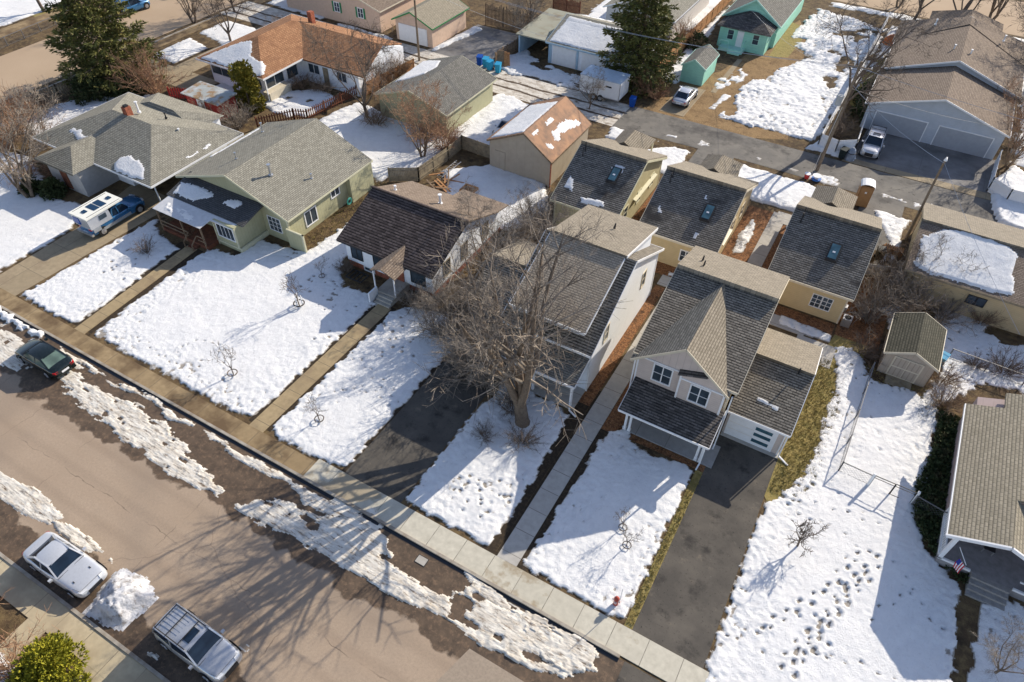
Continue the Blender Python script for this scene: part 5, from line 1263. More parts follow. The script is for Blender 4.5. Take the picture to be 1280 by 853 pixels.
    m = MB(); m.box(-h2-.03, -h2+.2, -hw*.78, hw*.78, .30, .46); loc_build(m, 'bumper', MT['dark'] if pt != 'dark' else P)
    if rack:
        m = MB()
        for sg in (-1, 1): m.bar((xb-.1, sg*(WT-.03), zt+.07), (xc+.05, sg*(WT-.03), zt+.07), .04)
        for q in (.25, .62, .95): x = xb+(xc-xb)*q; m.bar((x, -WT+.03, zt+.085), (x, WT-.03, zt+.085), .05, .03)
        loc_build(m, 'roof_rack', MT['dark'])
        m = MB()
        for q in range(5): y = -WT*.55+q*WT*.275; m.bar((xb-.95, y, zt+.03), (xc+.1, y, zt+.03), .025, .02)
        loc_build(m, 'roof_ribs', MT['metal'])
    if sunroof:
        m = MB(); m.prism([(xb-.18, -.36, zt+.02), (xb-.62, -.36, zt+.034), (xb-.62, .36, zt+.034), (xb-.18, .36, zt+.02)], (0, 0, .012)); loc_build(m, 'sunroof', glass)
    if scoops:
        m = MB()
        for sg in (-1, 1): m.prism([(xa+.85, sg*.46, hood+.055), (xa+1.0, sg*.47, hood+.05), (xa+1.0, sg*.52, hood+.045), (xa+.85, sg*.51, hood+.05)], (0, 0, .012))
        loc_build(m, 'hood_vent', MT['dark'])
    m = MB(); m.bar((h2-.62, -hw*.8, hood+.035), (h2-.2, -hw*.7, nose+.09), .012, .012); m.bar((h2-.2, -hw*.7, nose+.09), (h2-.2, hw*.7, nose+.09), .012, .012); m.bar((xa+.1, -hw*.82, belt+.02), (xa+.1, hw*.82, belt+.02), .02, .015); loc_build(m, 'hood_seam', MT['dark'])
    m = MB()
    for sg in (-1, 1):
        for x in (xa-.35, (xb+xc)/2-.05, xc-.25): m.bar((x, sg*(hw+.0), .35), (x, sg*(hw-.04), belt-.05), .012, .012)
    loc_build(m, 'door_seam', MT['dark'])
    return t, loc_build

car('sedan', 'dark green sedan parked at the far kerb against the ploughed snow', 'car', (-43.95, 12.6, 0), R(180), pt='dark', H=1.45, xa=1.0, xb=.35, xc=-1.1, xd=-1.75, glass=glass_mat('tinted_green_glass', (.06,.09,.075), .1))
car('coupe', 'silver white coupe with black hood vents parked left of the snow heap', 'car', (-29.15, 3.55, 0), R(1), L=4.85, W=1.92, H=1.40, belt=.92, hood=.86, nose=.74, tail=.98, xa=.62, xb=.0, xc=-1.1, xd=-1.85, pt='white', scoops=True)
car('suv', 'silver sport utility vehicle with roof rack and sunroof parked right of the snow heap', 'car', (-19.75, 4.15, 0), R(-1), L=4.75, W=1.86, H=1.72, belt=1.02, hood=.98, nose=.86, tail=1.08, xa=1.0, xb=.42, xc=-1.85, xd=-2.12, pt='silver', rack=True, sunroof=True, wheel_r=.37, wb=.84, wt=.70)
car('suv', 'silver sport utility vehicle parked nose out on the black pad by the grey garage doors', 'car', (.65, 73.7, .02), R(-90), L=4.7, W=1.86, H=1.72, belt=1.02, hood=.98, nose=.86, tail=1.08, xa=1.0, xb=.42, xc=-1.85, xd=-2.12, pt='silver', rack=True, sunroof=True, wheel_r=.37, wb=.84, wt=.70)
car('sedan', 'beige silver sedan parked on the concrete strip below the mint green shed', 'car', (-19.45, 73.9, .04), R(90), L=4.5, H=1.42, pt='silver')
t_, lb_ = car('sedan', 'grey sedan with snow on its roof parked beside the brown barn', 'car', (-32.55, 57.0, .05), R(-90), L=4.6, H=1.42, pt='silver')
m = MB(); m.prism([(-1.0,-.6,1.44),(.25,-.6,1.44),(.25,.6,1.44),(-1.0,.6,1.44)],(0,0,.06)); m.prism([(1.1,-.6,.93),(1.9,-.6,.86),(1.9,.6,.86),(1.1,.6,.93)],(0,0,.05)); lb_(m, 'snow_cover', MT['snow'])
car('suv', 'dark blue sport utility vehicle parked at the side street top left', 'car', (-92.0, 59.0, .01), R(90), L=4.8, W=1.9, H=1.8, belt=1.08, hood=1.0, nose=.9, tail=1.1, xa=1.0, xb=.42, xc=-1.85, xd=-2.15, pt='blue', wheel_r=.4, wb=.84, wt=.70)
car('sedan', 'light coloured sedan parked further up the side street at the top edge', 'car', (-92.0, 67.4, .01), R(90), L=4.6, pt='white')

# blue pickup with a slide-in camper
t, lb = car('pickup_truck', 'blue pickup truck with a white camper shell on its bed in the left driveway', 'pickup truck', (-53.95, 26.15, .03), R(91), L=5.5, W=1.95, H=1.74, belt=1.08, hood=1.05, nose=.95, tail=1.12, xa=1.15, xb=.62, xc=-.38, xd=-.62, pt='blue', wheel_r=.39, wb=.86, wt=.74)
m = MB(); m.prism([(-2.72,-.95,1.0),(-2.72,.95,1.0),(-2.80,.98,2.05),(-2.80,-.98,2.05)],(2.05,0,0)); cs = lb(m, 'camper_shell', PT['white'])
m = MB(); m.prism([(-2.86,-1.08,2.18),(.75,-1.02,2.18),(.75,1.02,2.18),(-2.86,1.08,2.18)],(0,0,-.14)); cr = lb(m, 'camper_roof', flat('ivory_camper_roof', (.72,.72,.66), .5, .04))
m = MB()
for x in (-1.62,-.95): m.box(x,x+.55,-.55,.55,2.18,2.215)
for x in (-2.3,.05): m.box(x,x+.32,-.2,.2,2.18,2.26)
lb(m, 'solar_panel', flat('blue_solar_cell', (.012,.04,.09), .25, .1), cr)
m = MB(); m.box(-2.6,.6,-.87,-.84,2.18,2.2); m.box(-2.6,.6,.84,.87,2.18,2.2); lb(m, 'roof_rail', MT['dark'], cr)
m = MB(); m.box(-1.75,-1.05,-1.0,-.965,1.45,1.85); m.box(-1.75,-1.05,.965,1.0,1.45,1.85); lb(m, 'camper_window', MT['glass'], cs)
m = MB(); m.box(-2.84,-2.76,.1,.8,1.3,1.9); lb(m, 'camper_rear_window', flat('deep_blue_glass', (.03,.09,.35), .15, .1), cs)
m = MB(); m.box(-2.9,-2.7,-.95,.95,.42,.62); lb(m, 'rear_bumper', MT['metal'])
m = MB(); m.box(-1.7,1.0,-.99,-.965,.45,.7); m.box(-2.6,-1.9,-.99,-.965,.65,1.0); lb(m, 'side_trim', PT['lower'])

# enclosed trailer
t = thing('cargo_trailer', 'white enclosed cargo trailer parked under the big spruce beside the alley', 'trailer', (-27.7, 70.0, 0))
m = MB(); m.box(-30.1,-25.35,68.75,71.45,.5,2.45); m.build('body', MT['white'], t)
m = MB(); m.box(-30.15,-25.3,68.7,71.5,2.45,2.52); m.build('roof', flat('trailer_roof', (.42,.5,.58), .4, .08), t)
m = MB(); m.box(-30.14,-30.1,68.72,68.85,.5,2.45); m.box(-25.36,-25.32,68.72,68.85,.5,2.45); m.box(-30.1,-25.35,68.71,68.75,.5,.6); m.build('edge_trim', MT['metal'], t)
for y in (68.85,70.15):
    m = MB(); m.box(-25.35,-25.31,y,y+1.22,.6,2.38); m.build('rear_door', MT['white'], t)
m = MB(); m.box(-27.0,-26.3,68.73,68.75,1.75,1.92); m.build('side_badge', MT['dark'], t)
for x in (-28.3,-27.5):
    m = MB(); m.cyl((x,68.62,.36),.36,.24,18,'y'); w = m.build('wheel', MT['tyre'], t); m = MB(); m.cyl((x,68.60,.36),.2,.04,12,'y'); m.build('rim', MT['rim'], w)
m = MB(); m.bar((-30.1,70.1,.55),(-31.4,70.1,.55),.1); m.build('tow_bar', MT['dark'], t)

# ------------------------------------------------------------------ street and yard objects
def bin_(x, y, label, colr, grp=None, s=1.0):
    t = thing('wheelie_bin', label, 'bin', (x, y, .02), random.uniform(-.3, .3), grp)
    def Bd(mm, nm, mt):
        me = bpy.data.meshes.new(nm); me.from_pydata([(a*s, b*s, c*s) for a, b, c in mm.v], [], mm.f); me.materials.append(mt)
        o = bpy.data.objects.new(nm, me); COL.objects.link(o); o.parent = t
    m = MB(); m.add([(-.24,-.26,.06),(.24,-.26,.06),(.24,.26,.06),(-.24,.26,.06),(-.31,-.34,1.0),(.31,-.34,1.0),(.31,.34,1.0),(-.31,.34,1.0)],[(3,2,1,0),(4,5,6,7),(0,1,5,4),(1,2,6,5),(2,3,7,6),(3,0,4,7)]); Bd(m, 'body', colr)
    m = MB(); m.prism([(-.33,-.38,1.03),(.33,-.38,1.03),(.33,.36,1.12),(-.33,.36,1.12)],(0,0,-.04)); Bd(m, 'lid', colr)
    m = MB(); m.cyl((-.30,.28,.12),.12,.6,12,'x'); Bd(m, 'wheel', MT['tyre'])
CB = flat('bright_blue_plastic', (.03,.30,.52), .45, .1); DB = flat('deep_blue_plastic', (.01,.07,.33), .45, .1); BK = flat('black_plastic', (.02,.03,.03), .5, .1)
for i, (x, y, lb_) in enumerate(((-43.7,69.5,'leftmost and darkest blue wheelie bin of the row by the plywood'),(-42.8,69.4,'second blue wheelie bin from the left in the alley row'),(-42.0,69.0,'third blue wheelie bin, brightest lid, in the alley row'),(-40.8,68.9,'single teal blue bin standing right of the row of three bins'))):
    bin_(x, y, lb_, DB if i == 0 else CB, 'wheelie bins in the alley beside the leaning plywood', 1.05)
bin_(-23.9, 69.4, 'deep blue wheelie bin at the back corner of the white trailer', DB)
bin_(-1.6, 70.4, 'black wheelie bin by the white fence near the leaning utility pole', BK)
bin_(10.25, 44.6, 'bright blue bin tucked against the green roofed garden shed', CB)
bin_(4.4, 55.2, 'black bin behind the snow heap beside the street light pole', BK)

t = thing('portable_toilet', 'brown portable toilet with a white domed roof standing by the alley', 'portable toilet', (1.55, 63.0, 0), R(8))
def lbx(t):
    def f(mm, nm, mt):
        me = bpy.data.meshes.new(nm); me.from_pydata(mm.v, [], mm.f); me.materials.append(mt)
        o = bpy.data.objects.new(nm, me); COL.objects.link(o); o.parent = t; return o
    return f
B_ = lbx(t); tanp = flat('tan_brown_plastic', (.30,.16,.07), .5, .08)
m = MB(); m.box(-.56,.56,-.56,.56,.05,2.1); B_(m, 'cabin', tanp)
m = MB(); m.box(-.46,.46,-.585,-.56,.1,2.0); d = B_(m, 'door', flat('tan_door_plastic', (.34,.19,.085), .5, .08))
m = MB(); m.box(-.09,.09,-.60,-.585,1.45,1.6); B_(m, 'door_sign', MT['white'])
m = MB()
for i in range(6):
    a0, a1 = math.pi*i/6, math.pi*(i+1)/6
    m.prism([(-.62*math.cos(a0),-.62,2.08+.28*math.sin(a0)),(-.62*math.cos(a1),-.62,2.08+.28*math.sin(a1)),(-.62*math.cos(a1),.62,2.08+.28*math.sin(a1)),(-.62*math.cos(a0),.62,2.08+.28*math.sin(a0))],(0,0,-.04))
B_(m, 'roof', MT['white'])

t = thing('fire_hydrant', 'red fire hydrant with a tall white marker rod in the snow by the sidewalk', 'hydrant', (*gnd(769,756), .05))
B_ = lbx(t); m = MB(); m.tube([(0,0,0),(0,0,.6),(0,0,.68),(0,0,.78),(0,0,.84)],[.13,.12,.15,.10,.03],14); B_(m, 'barrel', flat('hydrant_red', (.36,.07,.05), .5, .1))
m = MB(); m.cyl((-.22,0,.48),.06,.44,10,'x'); m.cyl((0,-.2,.45),.075,.15,10,'y'); B_(m, 'outlet', flat('hydrant_white', (.6,.45,.42), .5, .1))
m = MB(); m.cyl((.16,0,.5),.02,1.5,6); B_(m, 'marker_rod', MT['white'])

# utility poles
MT['pole'] = mottled('weathered_pole', [(.22,.17,.12), ((.13,.10,.075), 3, .4, .7), ((.30,.25,.19), 8, .5, .8)], .9, .3)
def pole(x, y, h, label, lean=(0,0), r=.15, arm=True):
    t = thing('utility_pole', label, 'utility pole', (x, y, 0)); B_ = lbx(t)
    m = MB(); m.tube([(0,0,-.3),(lean[0],lean[1],h)],[r,r*.65],10); B_(m, 'shaft', MT['pole'])
    if arm:
        m = MB(); m.bar((lean[0]-1.1,lean[1],h-.5),(lean[0]+1.1,lean[1],h-.5),.1,.12); B_(m, 'crossarm', MT['pole'])
        for q in (-1,-.45,.45,1):
            m = MB(); m.cyl((lean[0]+q,lean[1],h-.44),.05,.16,8); B_(m, 'insulator', MT['white'])
    return t
p1 = pole(-3.2, 66.7, 10.5, 'tall leaning brown utility pole with a grey transformer near the bare alley tree', (.25,1.0), .17)
B_ = lbx(p1); m = MB(); m.cyl((-.35,.35,6.6),.28,.9,14); B_(m, 'transformer', flat('transformer_grey', (.35,.37,.38), .5, .08)); m = MB(); m.bar((-.3,-.8,0),(.1,.4,6.5),.03); B_(m, 'guy_wire', MT['metal'])
pole(-50.6, 66.7, 10.5, 'straight brown utility pole at the corner of the grey roofed green garage', (0,0), .15)
p2 = pole(6.05, 59.4, 8.2, 'dark pole with a white lamp head at the corner of the snowy roofed garage', (-.2,-.7), .13, arm=False)
B_ = lbx(p2); m = MB(); m.tube([(-.2,-.7,8.1),(-.2,-1.1,8.5),(-.2,-1.5,8.5)],[.03,.03,.03],6); m.cyl((-.2,-1.0,8.15),.14,.3,10,r2=.05); B_(m, 'lamp_head', MT['white']); 
def wire(a, b, label, sag=.8):
    pts = [(a[0]+(b[0]-a[0])*i/14, a[1]+(b[1]-a[1])*i/14, a[2]+(b[2]-a[2])*i/14-sag*4*(i/14)*(1-i/14)) for i in range(15)]
    m = MB(); m.tube(pts, [.014]*15, 4, cap=False); o = m.build('power_line', MT['metal'], None, loc=(a[0], a[1], 0), fix=False)
    tag(o, label, 'cable')
wire((-3.0,67.6,10.0), (-50.6,66.7,10.0), 'long power line strung along the alley between the two brown utility poles', 1.4)
wire((-3.9,67.6,10.0), (-51.6,66.7,10.0), 'second alley power line, running left of and beside the longer one', 1.5)
wire((-2.9,67.6,10.0), (40,66,10), 'power line running right from the leaning utility pole over the paved pad', 1.2)
wire((-2.9,67.3,8.5), (5.8,58.3,8.0), 'thin cable from the leaning pole to the white lamp head pole', .4)
wire((-2.9,67.3,8.2), (10.5,78,3.4), 'service cable dropping from the leaning pole to the grey garage corner', .3)
wire((-2.9,67.4,8.8), (-1.3,87,3.6), 'service cable from the leaning pole to the taupe roofed house side', .6)
wire((5.8,58.5,8.0), (14,47,3.0), 'cable dropping from the lamp head pole over the snowy roof', .3)
wire((-50.5,66.7,8.6), (-36,74.4,3), 'service cable from the straight pole to the blue trimmed garage', .4)
wire((-2.9,67.4,9), (-18.5,93,4.2), 'service cable from the leaning pole to the mint green cottage', .8)

# ---------------------------------------------------------------- fences
def board_fence(name, label, pts, h, mat, gap=.02, w=.14, picket=False, jag=.0, cat='fence', posts=True):
    t = thing(name, label, cat, (pts[0][0], pts[0][1], 0))
    m = MB(); r = MB(); rnd = random.Random(len(label))
    for a, b in zip(pts[:-1], pts[1:]):
        L = math.hypot(b[0]-a[0], b[1]-a[1]); ux, uy = (b[0]-a[0])/L, (b[1]-a[1])/L; s = 0
        while s < L:
            hh = h+rnd.uniform(-jag, jag); x, y = a[0]+ux*(s+w/2), a[1]+uy*(s+w/2)
            tp = [(x-ux*w/2, y-uy*w/2), (x+ux*w/2, y+uy*w/2)]
            nx, ny = -uy*.012, ux*.012
            if picket:
                m.prism([(tp[0][0]-nx,tp[0][1]-ny,.05),(tp[1][0]-nx,tp[1][1]-ny,.05),(tp[1][0]-nx,tp[1][1]-ny,hh-.08),(x-nx,y-ny,hh),(tp[0][0]-nx,tp[0][1]-ny,hh-.08)],(2*nx,2*ny,0))
            else:
                m.prism([(tp[0][0]-nx,tp[0][1]-ny,.05),(tp[1][0]-nx,tp[1][1]-ny,.05),(tp[1][0]-nx,tp[1][1]-ny,hh),(tp[0][0]-nx,tp[0][1]-ny,hh)],(2*nx,2*ny,0))
            s += w+gap
        off = (uy*.05, -ux*.05)
        for z in (h*.25, h*.8): q = MB(); q.bar((a[0]+off[0],a[1]+off[1],z),(b[0]+off[0],b[1]+off[1],z),.04,.08); q.build('rail', mat, t)
    m.build('boards', mat, t, fix=False)
    if posts:
        for a, b in zip(pts[:-1], pts[1:]):
            L = math.hypot(b[0]-a[0], b[1]-a[1]); n = max(1, int(round(L/2.4)))
            for i in range(n+1):
                x, y = a[0]+(b[0]-a[0])*i/n, a[1]+(b[1]-a[1])*i/n
                q = MB(); q.box(x-.05,x+.05,y-.05,y+.05,0,h+.03); q.build('post', mat, t)
    return t
board_fence('board_fence', 'bright cedar board fence between the mint green yard and the pale house', [(-24.4,77.6),(-24.4,98),(-24.4,108)], 1.7, MT['cedar'], gap=.008)
board_fence('picket_fence', 'red brown picket fence with gaps above the long olive house', [(-55.2,44.4),(-53.3,47.8),(-52.0,48.4),(-51.1,55.6)], 1.25, MT['redwood'], gap=.14, w=.13, picket=True, jag=.04)
board_fence('picket_fence', 'red picket fence beside the red shed', [(-68.0,44.3),(-65.2,45.6)], 1.3, flat('red_fence_paint', (.33,.03,.025), .7, .15), gap=.14, w=.14, picket=True)
board_fence('board_fence', 'orange brown board fence behind the white gable wall of the orange roofed house', [(-50.3,56),(-49.4,64)], 1.5, MT['cedar'], gap=.02)
board_fence('board_fence', 'weathered tan board fence beside the stacked lumber behind the bungalow', [(-37.5,43.4),(-35.2,44.9),(-34.9,49.4),(-35.0,52.0)], 1.5, MT['greywood'], gap=.01)
board_fence('board_fence', 'short grey board fence joining the barn wall', [(-35.0,52.0),(-31.1,51.8)], 1.5, MT['greywood'], gap=.01)
board_fence('board_fence', 'old board fence left of the blue trimmed carport', [(-42.2,70.6),(-42.0,76.0)], 1.5, MT['wood'], gap=.05, jag=.12)
board_fence('board_fence', 'tall dark board fence at the back of the sunken grey pad', [(-49.6,80.5),(-42,81)], 2.6, MT['wood'], gap=.06, jag=.3)
board_fence('board_fence', 'tall red brown board screen at the top edge behind the carport', [(-42.5,86),(-38.8,86.5)], 3.2, MT['redwood'], gap=.03, jag=.2)
board_fence('board_fence', 'long weathered fence along the side street left of the grey hip roof', [(-78.2,31),(-78.0,38),(-77.6,46)], 1.6, MT['greywood'], gap=.16)
board_fence('vinyl_fence', 'long white vinyl fence running up the snowy yard beside the taupe roofed house', [(-4.2,71.2),(-3.9,90),(-3.6,110)], 1.6, MT['white'], gap=.004)
board_fence('vinyl_fence', 'white vinyl fence in front of the leaning utility pole tree', [(-4.2,71.2),(-2.4,70.7),(-.8,71.9),(-1.0,77.8)], 1.6, MT['white'], gap=.004)
board_fence('vinyl_fence', 'white vinyl fence round the snow heap at the right edge', [(11.9,77.5),(11.6,71.5),(13.2,70.2),(18,70.4)], 1.5, MT['white'], gap=.004)
board_fence('vinyl_fence', 'low white fence screen behind the mulch bed right of the third cottage', [(3.3,52.4),(5.2,53.0)], 1.1, MT['white'], gap=.004)

def chain_fence(label, pts, h=1.0, gate=None, name='chain_link_fence', lip=True):
    t = thing(name, label, 'fence', (pts[0][0], pts[0][1], 0)); r = MB(); w = MB()
    for a, b in zip(pts[:-1], pts[1:]):
        L = math.hypot(b[0]-a[0], b[1]-a[1]); n = max(1, int(round(L/2.6)))
        for i in range(n+1):
            x, y = a[0]+(b[0]-a[0])*i/n, a[1]+(b[1]-a[1])*i/n
            q = MB(); q.cyl((x,y,0),.045,h+.04,8); q.build('post', MT['pipe'], t)
        r.bar((*a,h),(*b,h),.05); r.bar((*a,.12),(*b,.12),.02)
        k = int(L/.22)
        for i in range(-int(h/.22), k+1):
            for sg in (1,-1):
                s0, s1 = i*.22, i*.22+h; z0, z1 = (0, h) if sg > 0 else (h, 0)
                c0, c1 = max(0, s0), min(L, s1)
                if c1 <= c0: continue
                f = lambda s: z0+(z1-z0)*(s-s0)/h
                w.bar((a[0]+(b[0]-a[0])*c0/L,a[1]+(b[1]-a[1])*c0/L,f(c0)),(a[0]+(b[0]-a[0])*c1/L,a[1]+(b[1]-a[1])*c1/L,f(c1)),.005)
    r.build('rail', MT['pipe'], t); w.build('wire_mesh', MT['pipe'], t, fix=False)
    return t
chain_fence('chain link fence running up the snowy yard to the garden shed', [(5.95,31.6),(6.15,41.4)])
chain_fence('short chain link section at the corner left of the double gate', [(5.95,31.6),(7.7,31.5)])
chain_fence('short chain link section joining the gate to the khaki roofed bungalow', [(10.25,31.35),(12.0,31.0)])
chain_fence('chain link fence right of the garden shed by the snowy garage', [(10.8,45.7),(18,45.4)])
chain_fence('chain link fence around the snowy corner lawn at the top left', [(-95.2,41.0),(-96.6,53)], 1.1)
gt = thing('yard_gate', 'wide pipe framed double gate in the snow between two white posts', 'gate', (8.95, 31.45, 0))
for x0, x1 in ((7.8,8.95),(9.0,10.15)):
    m = MB(); m.bar((x0,31.45,1.15),(x1,31.43,1.15),.04); m.bar((x0,31.45,.1),(x1,31.43,.1),.04); m.bar((x0,31.45,.95),(x1,31.43,.95),.03); m.bar((x0,31.45,.1),(x0,31.45,1.15),.04); m.bar((x1,31.43,.1),(x1,31.43,1.15),.04); m.build('gate_leaf', MT['dark'], gt)
for x, nm in ((7.72,0),(10.22,1)):
    m = MB(); m.bar((x,31.45,0),(x,31.45,1.3),.13); m.build('gate_post', MT['white'], gt)

# yard clutter
t = thing('lumber_pile', 'loose heap of brown boards against the tan fence behind the bungalow', 'lumber pile', (-33, 45.2, 0)); rnd = random.Random(3); 
for i in range(16):
    x, y = rnd.uniform(-34,-31.8), rnd.uniform(44.2,46.4); a = rnd.uniform(0,3.14); L = rnd.uniform(.6,1.1); z = rnd.uniform(.15,.6)
    m = MB(); m.bar((x-L*math.cos(a),y-L*math.sin(a),z),(x+L*math.cos(a),y+L*math.sin(a),z+rnd.uniform(-.2,.3)),.14,.05); m.build('board', MT['cedar'] if i % 2 else MT['wood'], t)
t = thing('ladder', 'aluminium ladder lying on the snow next to the heap of boards', 'ladder', (-33.6, 47.3, .3))
m = MB(); m.bar((-34.0,46.2,.3),(-33.9,49.4,.35),.06); m.build('rail', MT['metal'], t); m = MB(); m.bar((-33.5,46.2,.3),(-33.4,49.4,.35),.06); m.build('rail', MT['metal'], t)
for i in range(9):
    m = MB(); yy = 46.4+i*.33; m.bar((-34.0,yy,.32),(-33.48,yy,.32),.04); m.build('rung', MT['metal'], t)
t = thing('planter_box', 'open orange brown wooden planter box in the snow behind the bungalow', 'planter', (-30.1, 45.7, 0))
for a, b in (((-30.8,45.1),(-29.6,45.1)),((-29.6,45.1),(-29.5,46.3)),((-29.5,46.3),(-30.8,46.3)),((-30.8,46.3),(-30.8,45.1))):
    m = MB(); m.bar((*a,.25),(*b,.25),.06,.5); m.build('side_board', MT['cedar'], t)
m = MB(); m.box(-30.7,-29.6,45.2,46.2,0,.3); m.build('soil', MT['mulch'], t)
t = thing('metal_grate', 'black metal window well grate on the ground beside the bungalow steps', 'grate', (-31.2, 30.8, 0))
m = MB(); m.bar((-32.0,30.3,.3),(-30.4,30.3,.3),.07); m.bar((-32.0,31.3,.3),(-30.4,31.3,.3),.07); m.build('frame', MT['dark'], t)
for i in range(5):
    m = MB(); m.bar((-31.95+i*.38,30.3,.31),(-31.95+i*.38,31.3,.31),.06); m.build('bar', MT['dark'], t)
t = thing('hose_reel', 'teal garden hose coiled on the side wall of the olive house', 'hose reel', (-37.9, 38.2, .6))
m = MB()
for r_ in (.2,.26,.32): m.tube([(-37.95+.0, 38.2+r_*math.cos(a*.4), .7+r_*math.sin(a*.4)) for a in range(17)], [.03]*17, 6, cap=False)
m.build('coil', flat('teal_rubber', (.06,.30,.25), .5, .1), t, fix=False); m = MB(); m.cyl((-38.15,38.2,.7),.1,.25,10,'x'); m.build('hub', MT['dark'], t)
t = thing('plywood_stack', 'sheets of plywood leaning beside the alley bins', 'plywood', (-41.2, 70.6, 0))
for i in range(3):
    m = MB(); m.prism([(-41.6+i*.3,69.9+i*.25,.05),(-40.9+i*.3,70.3+i*.25,.05),(-41.2+i*.25,71.0+i*.2,1.8-i*.15),(-41.9+i*.25,70.6+i*.2,1.8-i*.15)],(.05,-.05,0)); m.build('sheet', MT['cedar'] if i else MT['wood'], t)
t = thing('water_meter_cover', 'small pale square utility cover in the wet gutter by the kerb', 'cover', (*gnd(527,701),.0))
B_ = lbx(t); m = MB(); m.box(-.3,.3,-.22,.22,0,.03); B_(m, 'lid', MT['concrete']); m = MB(); m.box(-.34,.34,-.26,.26,0,.022); B_(m, 'rim', MT['dark'])
t = thing('bucket', 'red plastic bucket at the foot of the leaning utility pole', 'bucket', (-3.75, 64.6, .1)); B_ = lbx(t); m = MB(); m.tube([(0,0,0),(0,0,.5)],[.2,.27],14); B_(m, 'body', flat('red_plastic', (.5,.05,.05), .5, .1)); m = MB(); m.tube([(0,0,.5),(0,0,.54)],[.29,.29],14); B_(m, 'rim', MT['white'])
t = thing('cable_spool', 'blue and white cable spool lying on the snow by the leaning pole', 'spool', (-2.9, 64.9, .1)); B_ = lbx(t); m = MB(); m.cyl((0,0,0),.45,.12,18); B_(m, 'lower_flange', flat('blue_plastic', (.05,.16,.45), .5, .1)); m = MB(); m.cyl((0,0,.12),.2,.25,14); m.cyl((0,0,.37),.42,.06,18); B_(m, 'upper_flange', MT['white'])
t = thing('covered_grill', 'grey tarp covered grill at the corner of the black paved pad', 'grill', (-.9, 70.6, 0)); B_ = lbx(t); m = MB(); m.tube([(0,0,0),(0,0,.8),(.05,0,1.1),(.05,0,1.3)],[.5,.42,.3,.1],9); B_(m, 'cover', flat('grey_tarp', (.22,.26,.32), .5, .2)); m = MB(); m.tube([(0,0,.75),(0,0,.8)],[.46,.46],9); B_(m, 'tie', MT['dark'])
t = thing('patio_chair', 'dark folding chair on the porch of the khaki roofed bungalow', 'chair', (14.2,29.9,.6)); B_ = lbx(t)
m = MB(); m.box(-.28,.28,-.25,.25,.38,.43); B_(m, 'seat', MT['dark']); m = MB(); m.box(-.28,.28,.22,.27,.43,.9); B_(m, 'backrest', MT['dark'])
for x in (-.25,.25):
    for y in (-.22,.22): m = MB(); m.box(x-.02,x+.02,y-.02,y+.02,0,.38); B_(m, 'leg', MT['metal'])

x_, y_ = gnd(1113,56)
t = thing('tarp_heap', 'orange plastic tarp heaped in the snow left of the taupe roofed house', 'tarp', (x_, y_, .05)); B_ = lbx(t)
m = MB(); m.tube([(0,0,0),(0,0,.6),(.1,.1,1.0),(.1,.1,1.25)],[1.1,.95,.55,.1],9); B_(m, 'sheet', flat('orange_tarp', (.50,.14,.04), .6, .2)); m = MB(); m.tube([(0,0,.3),(0,0,.36)],[1.08,1.08],9); B_(m, 'strap', MT['dark'])
t = thing('firewood_stack', 'stack of split firewood under the short white screen near the lamp pole', 'firewood', (4.9,56.6,0)); rnd = random.Random(9); m = MB()
for i in range(9):
    for k in range(4): m.cyl((4.55+i*.17+(k%2)*.08, 56.3, .09+k*.15), .075, .7, 7, 'y')
m.build('logs', MT['cedar'], t, fix=False); m = MB(); m.bar((4.4,56.5,0),(4.4,56.5,.7),.06); m.build('upright', MT['wood'], t); m = MB(); m.bar((6.1,56.5,0),(6.1,56.5,.7),.06); m.build('upright', MT['wood'], t)
t = thing('gas_meter', 'small grey gas meter on the tan wall of the cottage nearest the toilet', 'meter', (3.15,46.5,0)); m = MB(); m.box(3.12,3.35,46.3,46.7,.5,.95); m.build('case', MT['metal'], t); m = MB(); m.bar((3.2,46.75,0),(3.2,46.75,.8),.05); m.build('pipe', MT['pipe'], t)
t = thing('air_conditioner', 'grey air conditioning unit beside the right wall of the nearest tan cottage', 'air conditioner', (3.6,45.6,0)); m = MB(); m.box(3.3,3.95,45.2,45.85,.05,.75); m.build('case', MT['metal'], t); m = MB(); m.cyl((3.62,45.52,.75),.24,.03,14); m.build('fan_grille', MT['dark'], t)
# ------------------------------------------------------------------ trees and shrubs
MT['bark'] = mottled('grey_brown_bark', [(.20,.155,.115), ((.11,.085,.065), 6, .4, .65), ((.30,.25,.19), 3, .55, .75)], .95, .8, 18, .05)
MT['twig'] = mottled('pale_twigs', [(.31,.265,.215), ((.14,.115,.095), 1.3, .4, .62)], .9, 0)
MT['twig_dark'] = mottled('dark_twigs', [(.16,.125,.10), ((.10,.08,.065), 2, .4, .65)], .9, 0)
MT['twig_red'] = mottled('russet_twigs', [(.36,.22,.13), ((.25,.14,.09), 2, .4, .65), ((.42,.30,.18), 1.3, .6, .8)], .9, 0)
MT['twig_brown'] = mottled('brown_twigs', [(.25,.18,.12), ((.16,.11,.075), 2, .4, .65)], .9, 0)

def seg_tube(mb, pts, rs, n):
    mb.tube(pts, rs, n, cap=False)

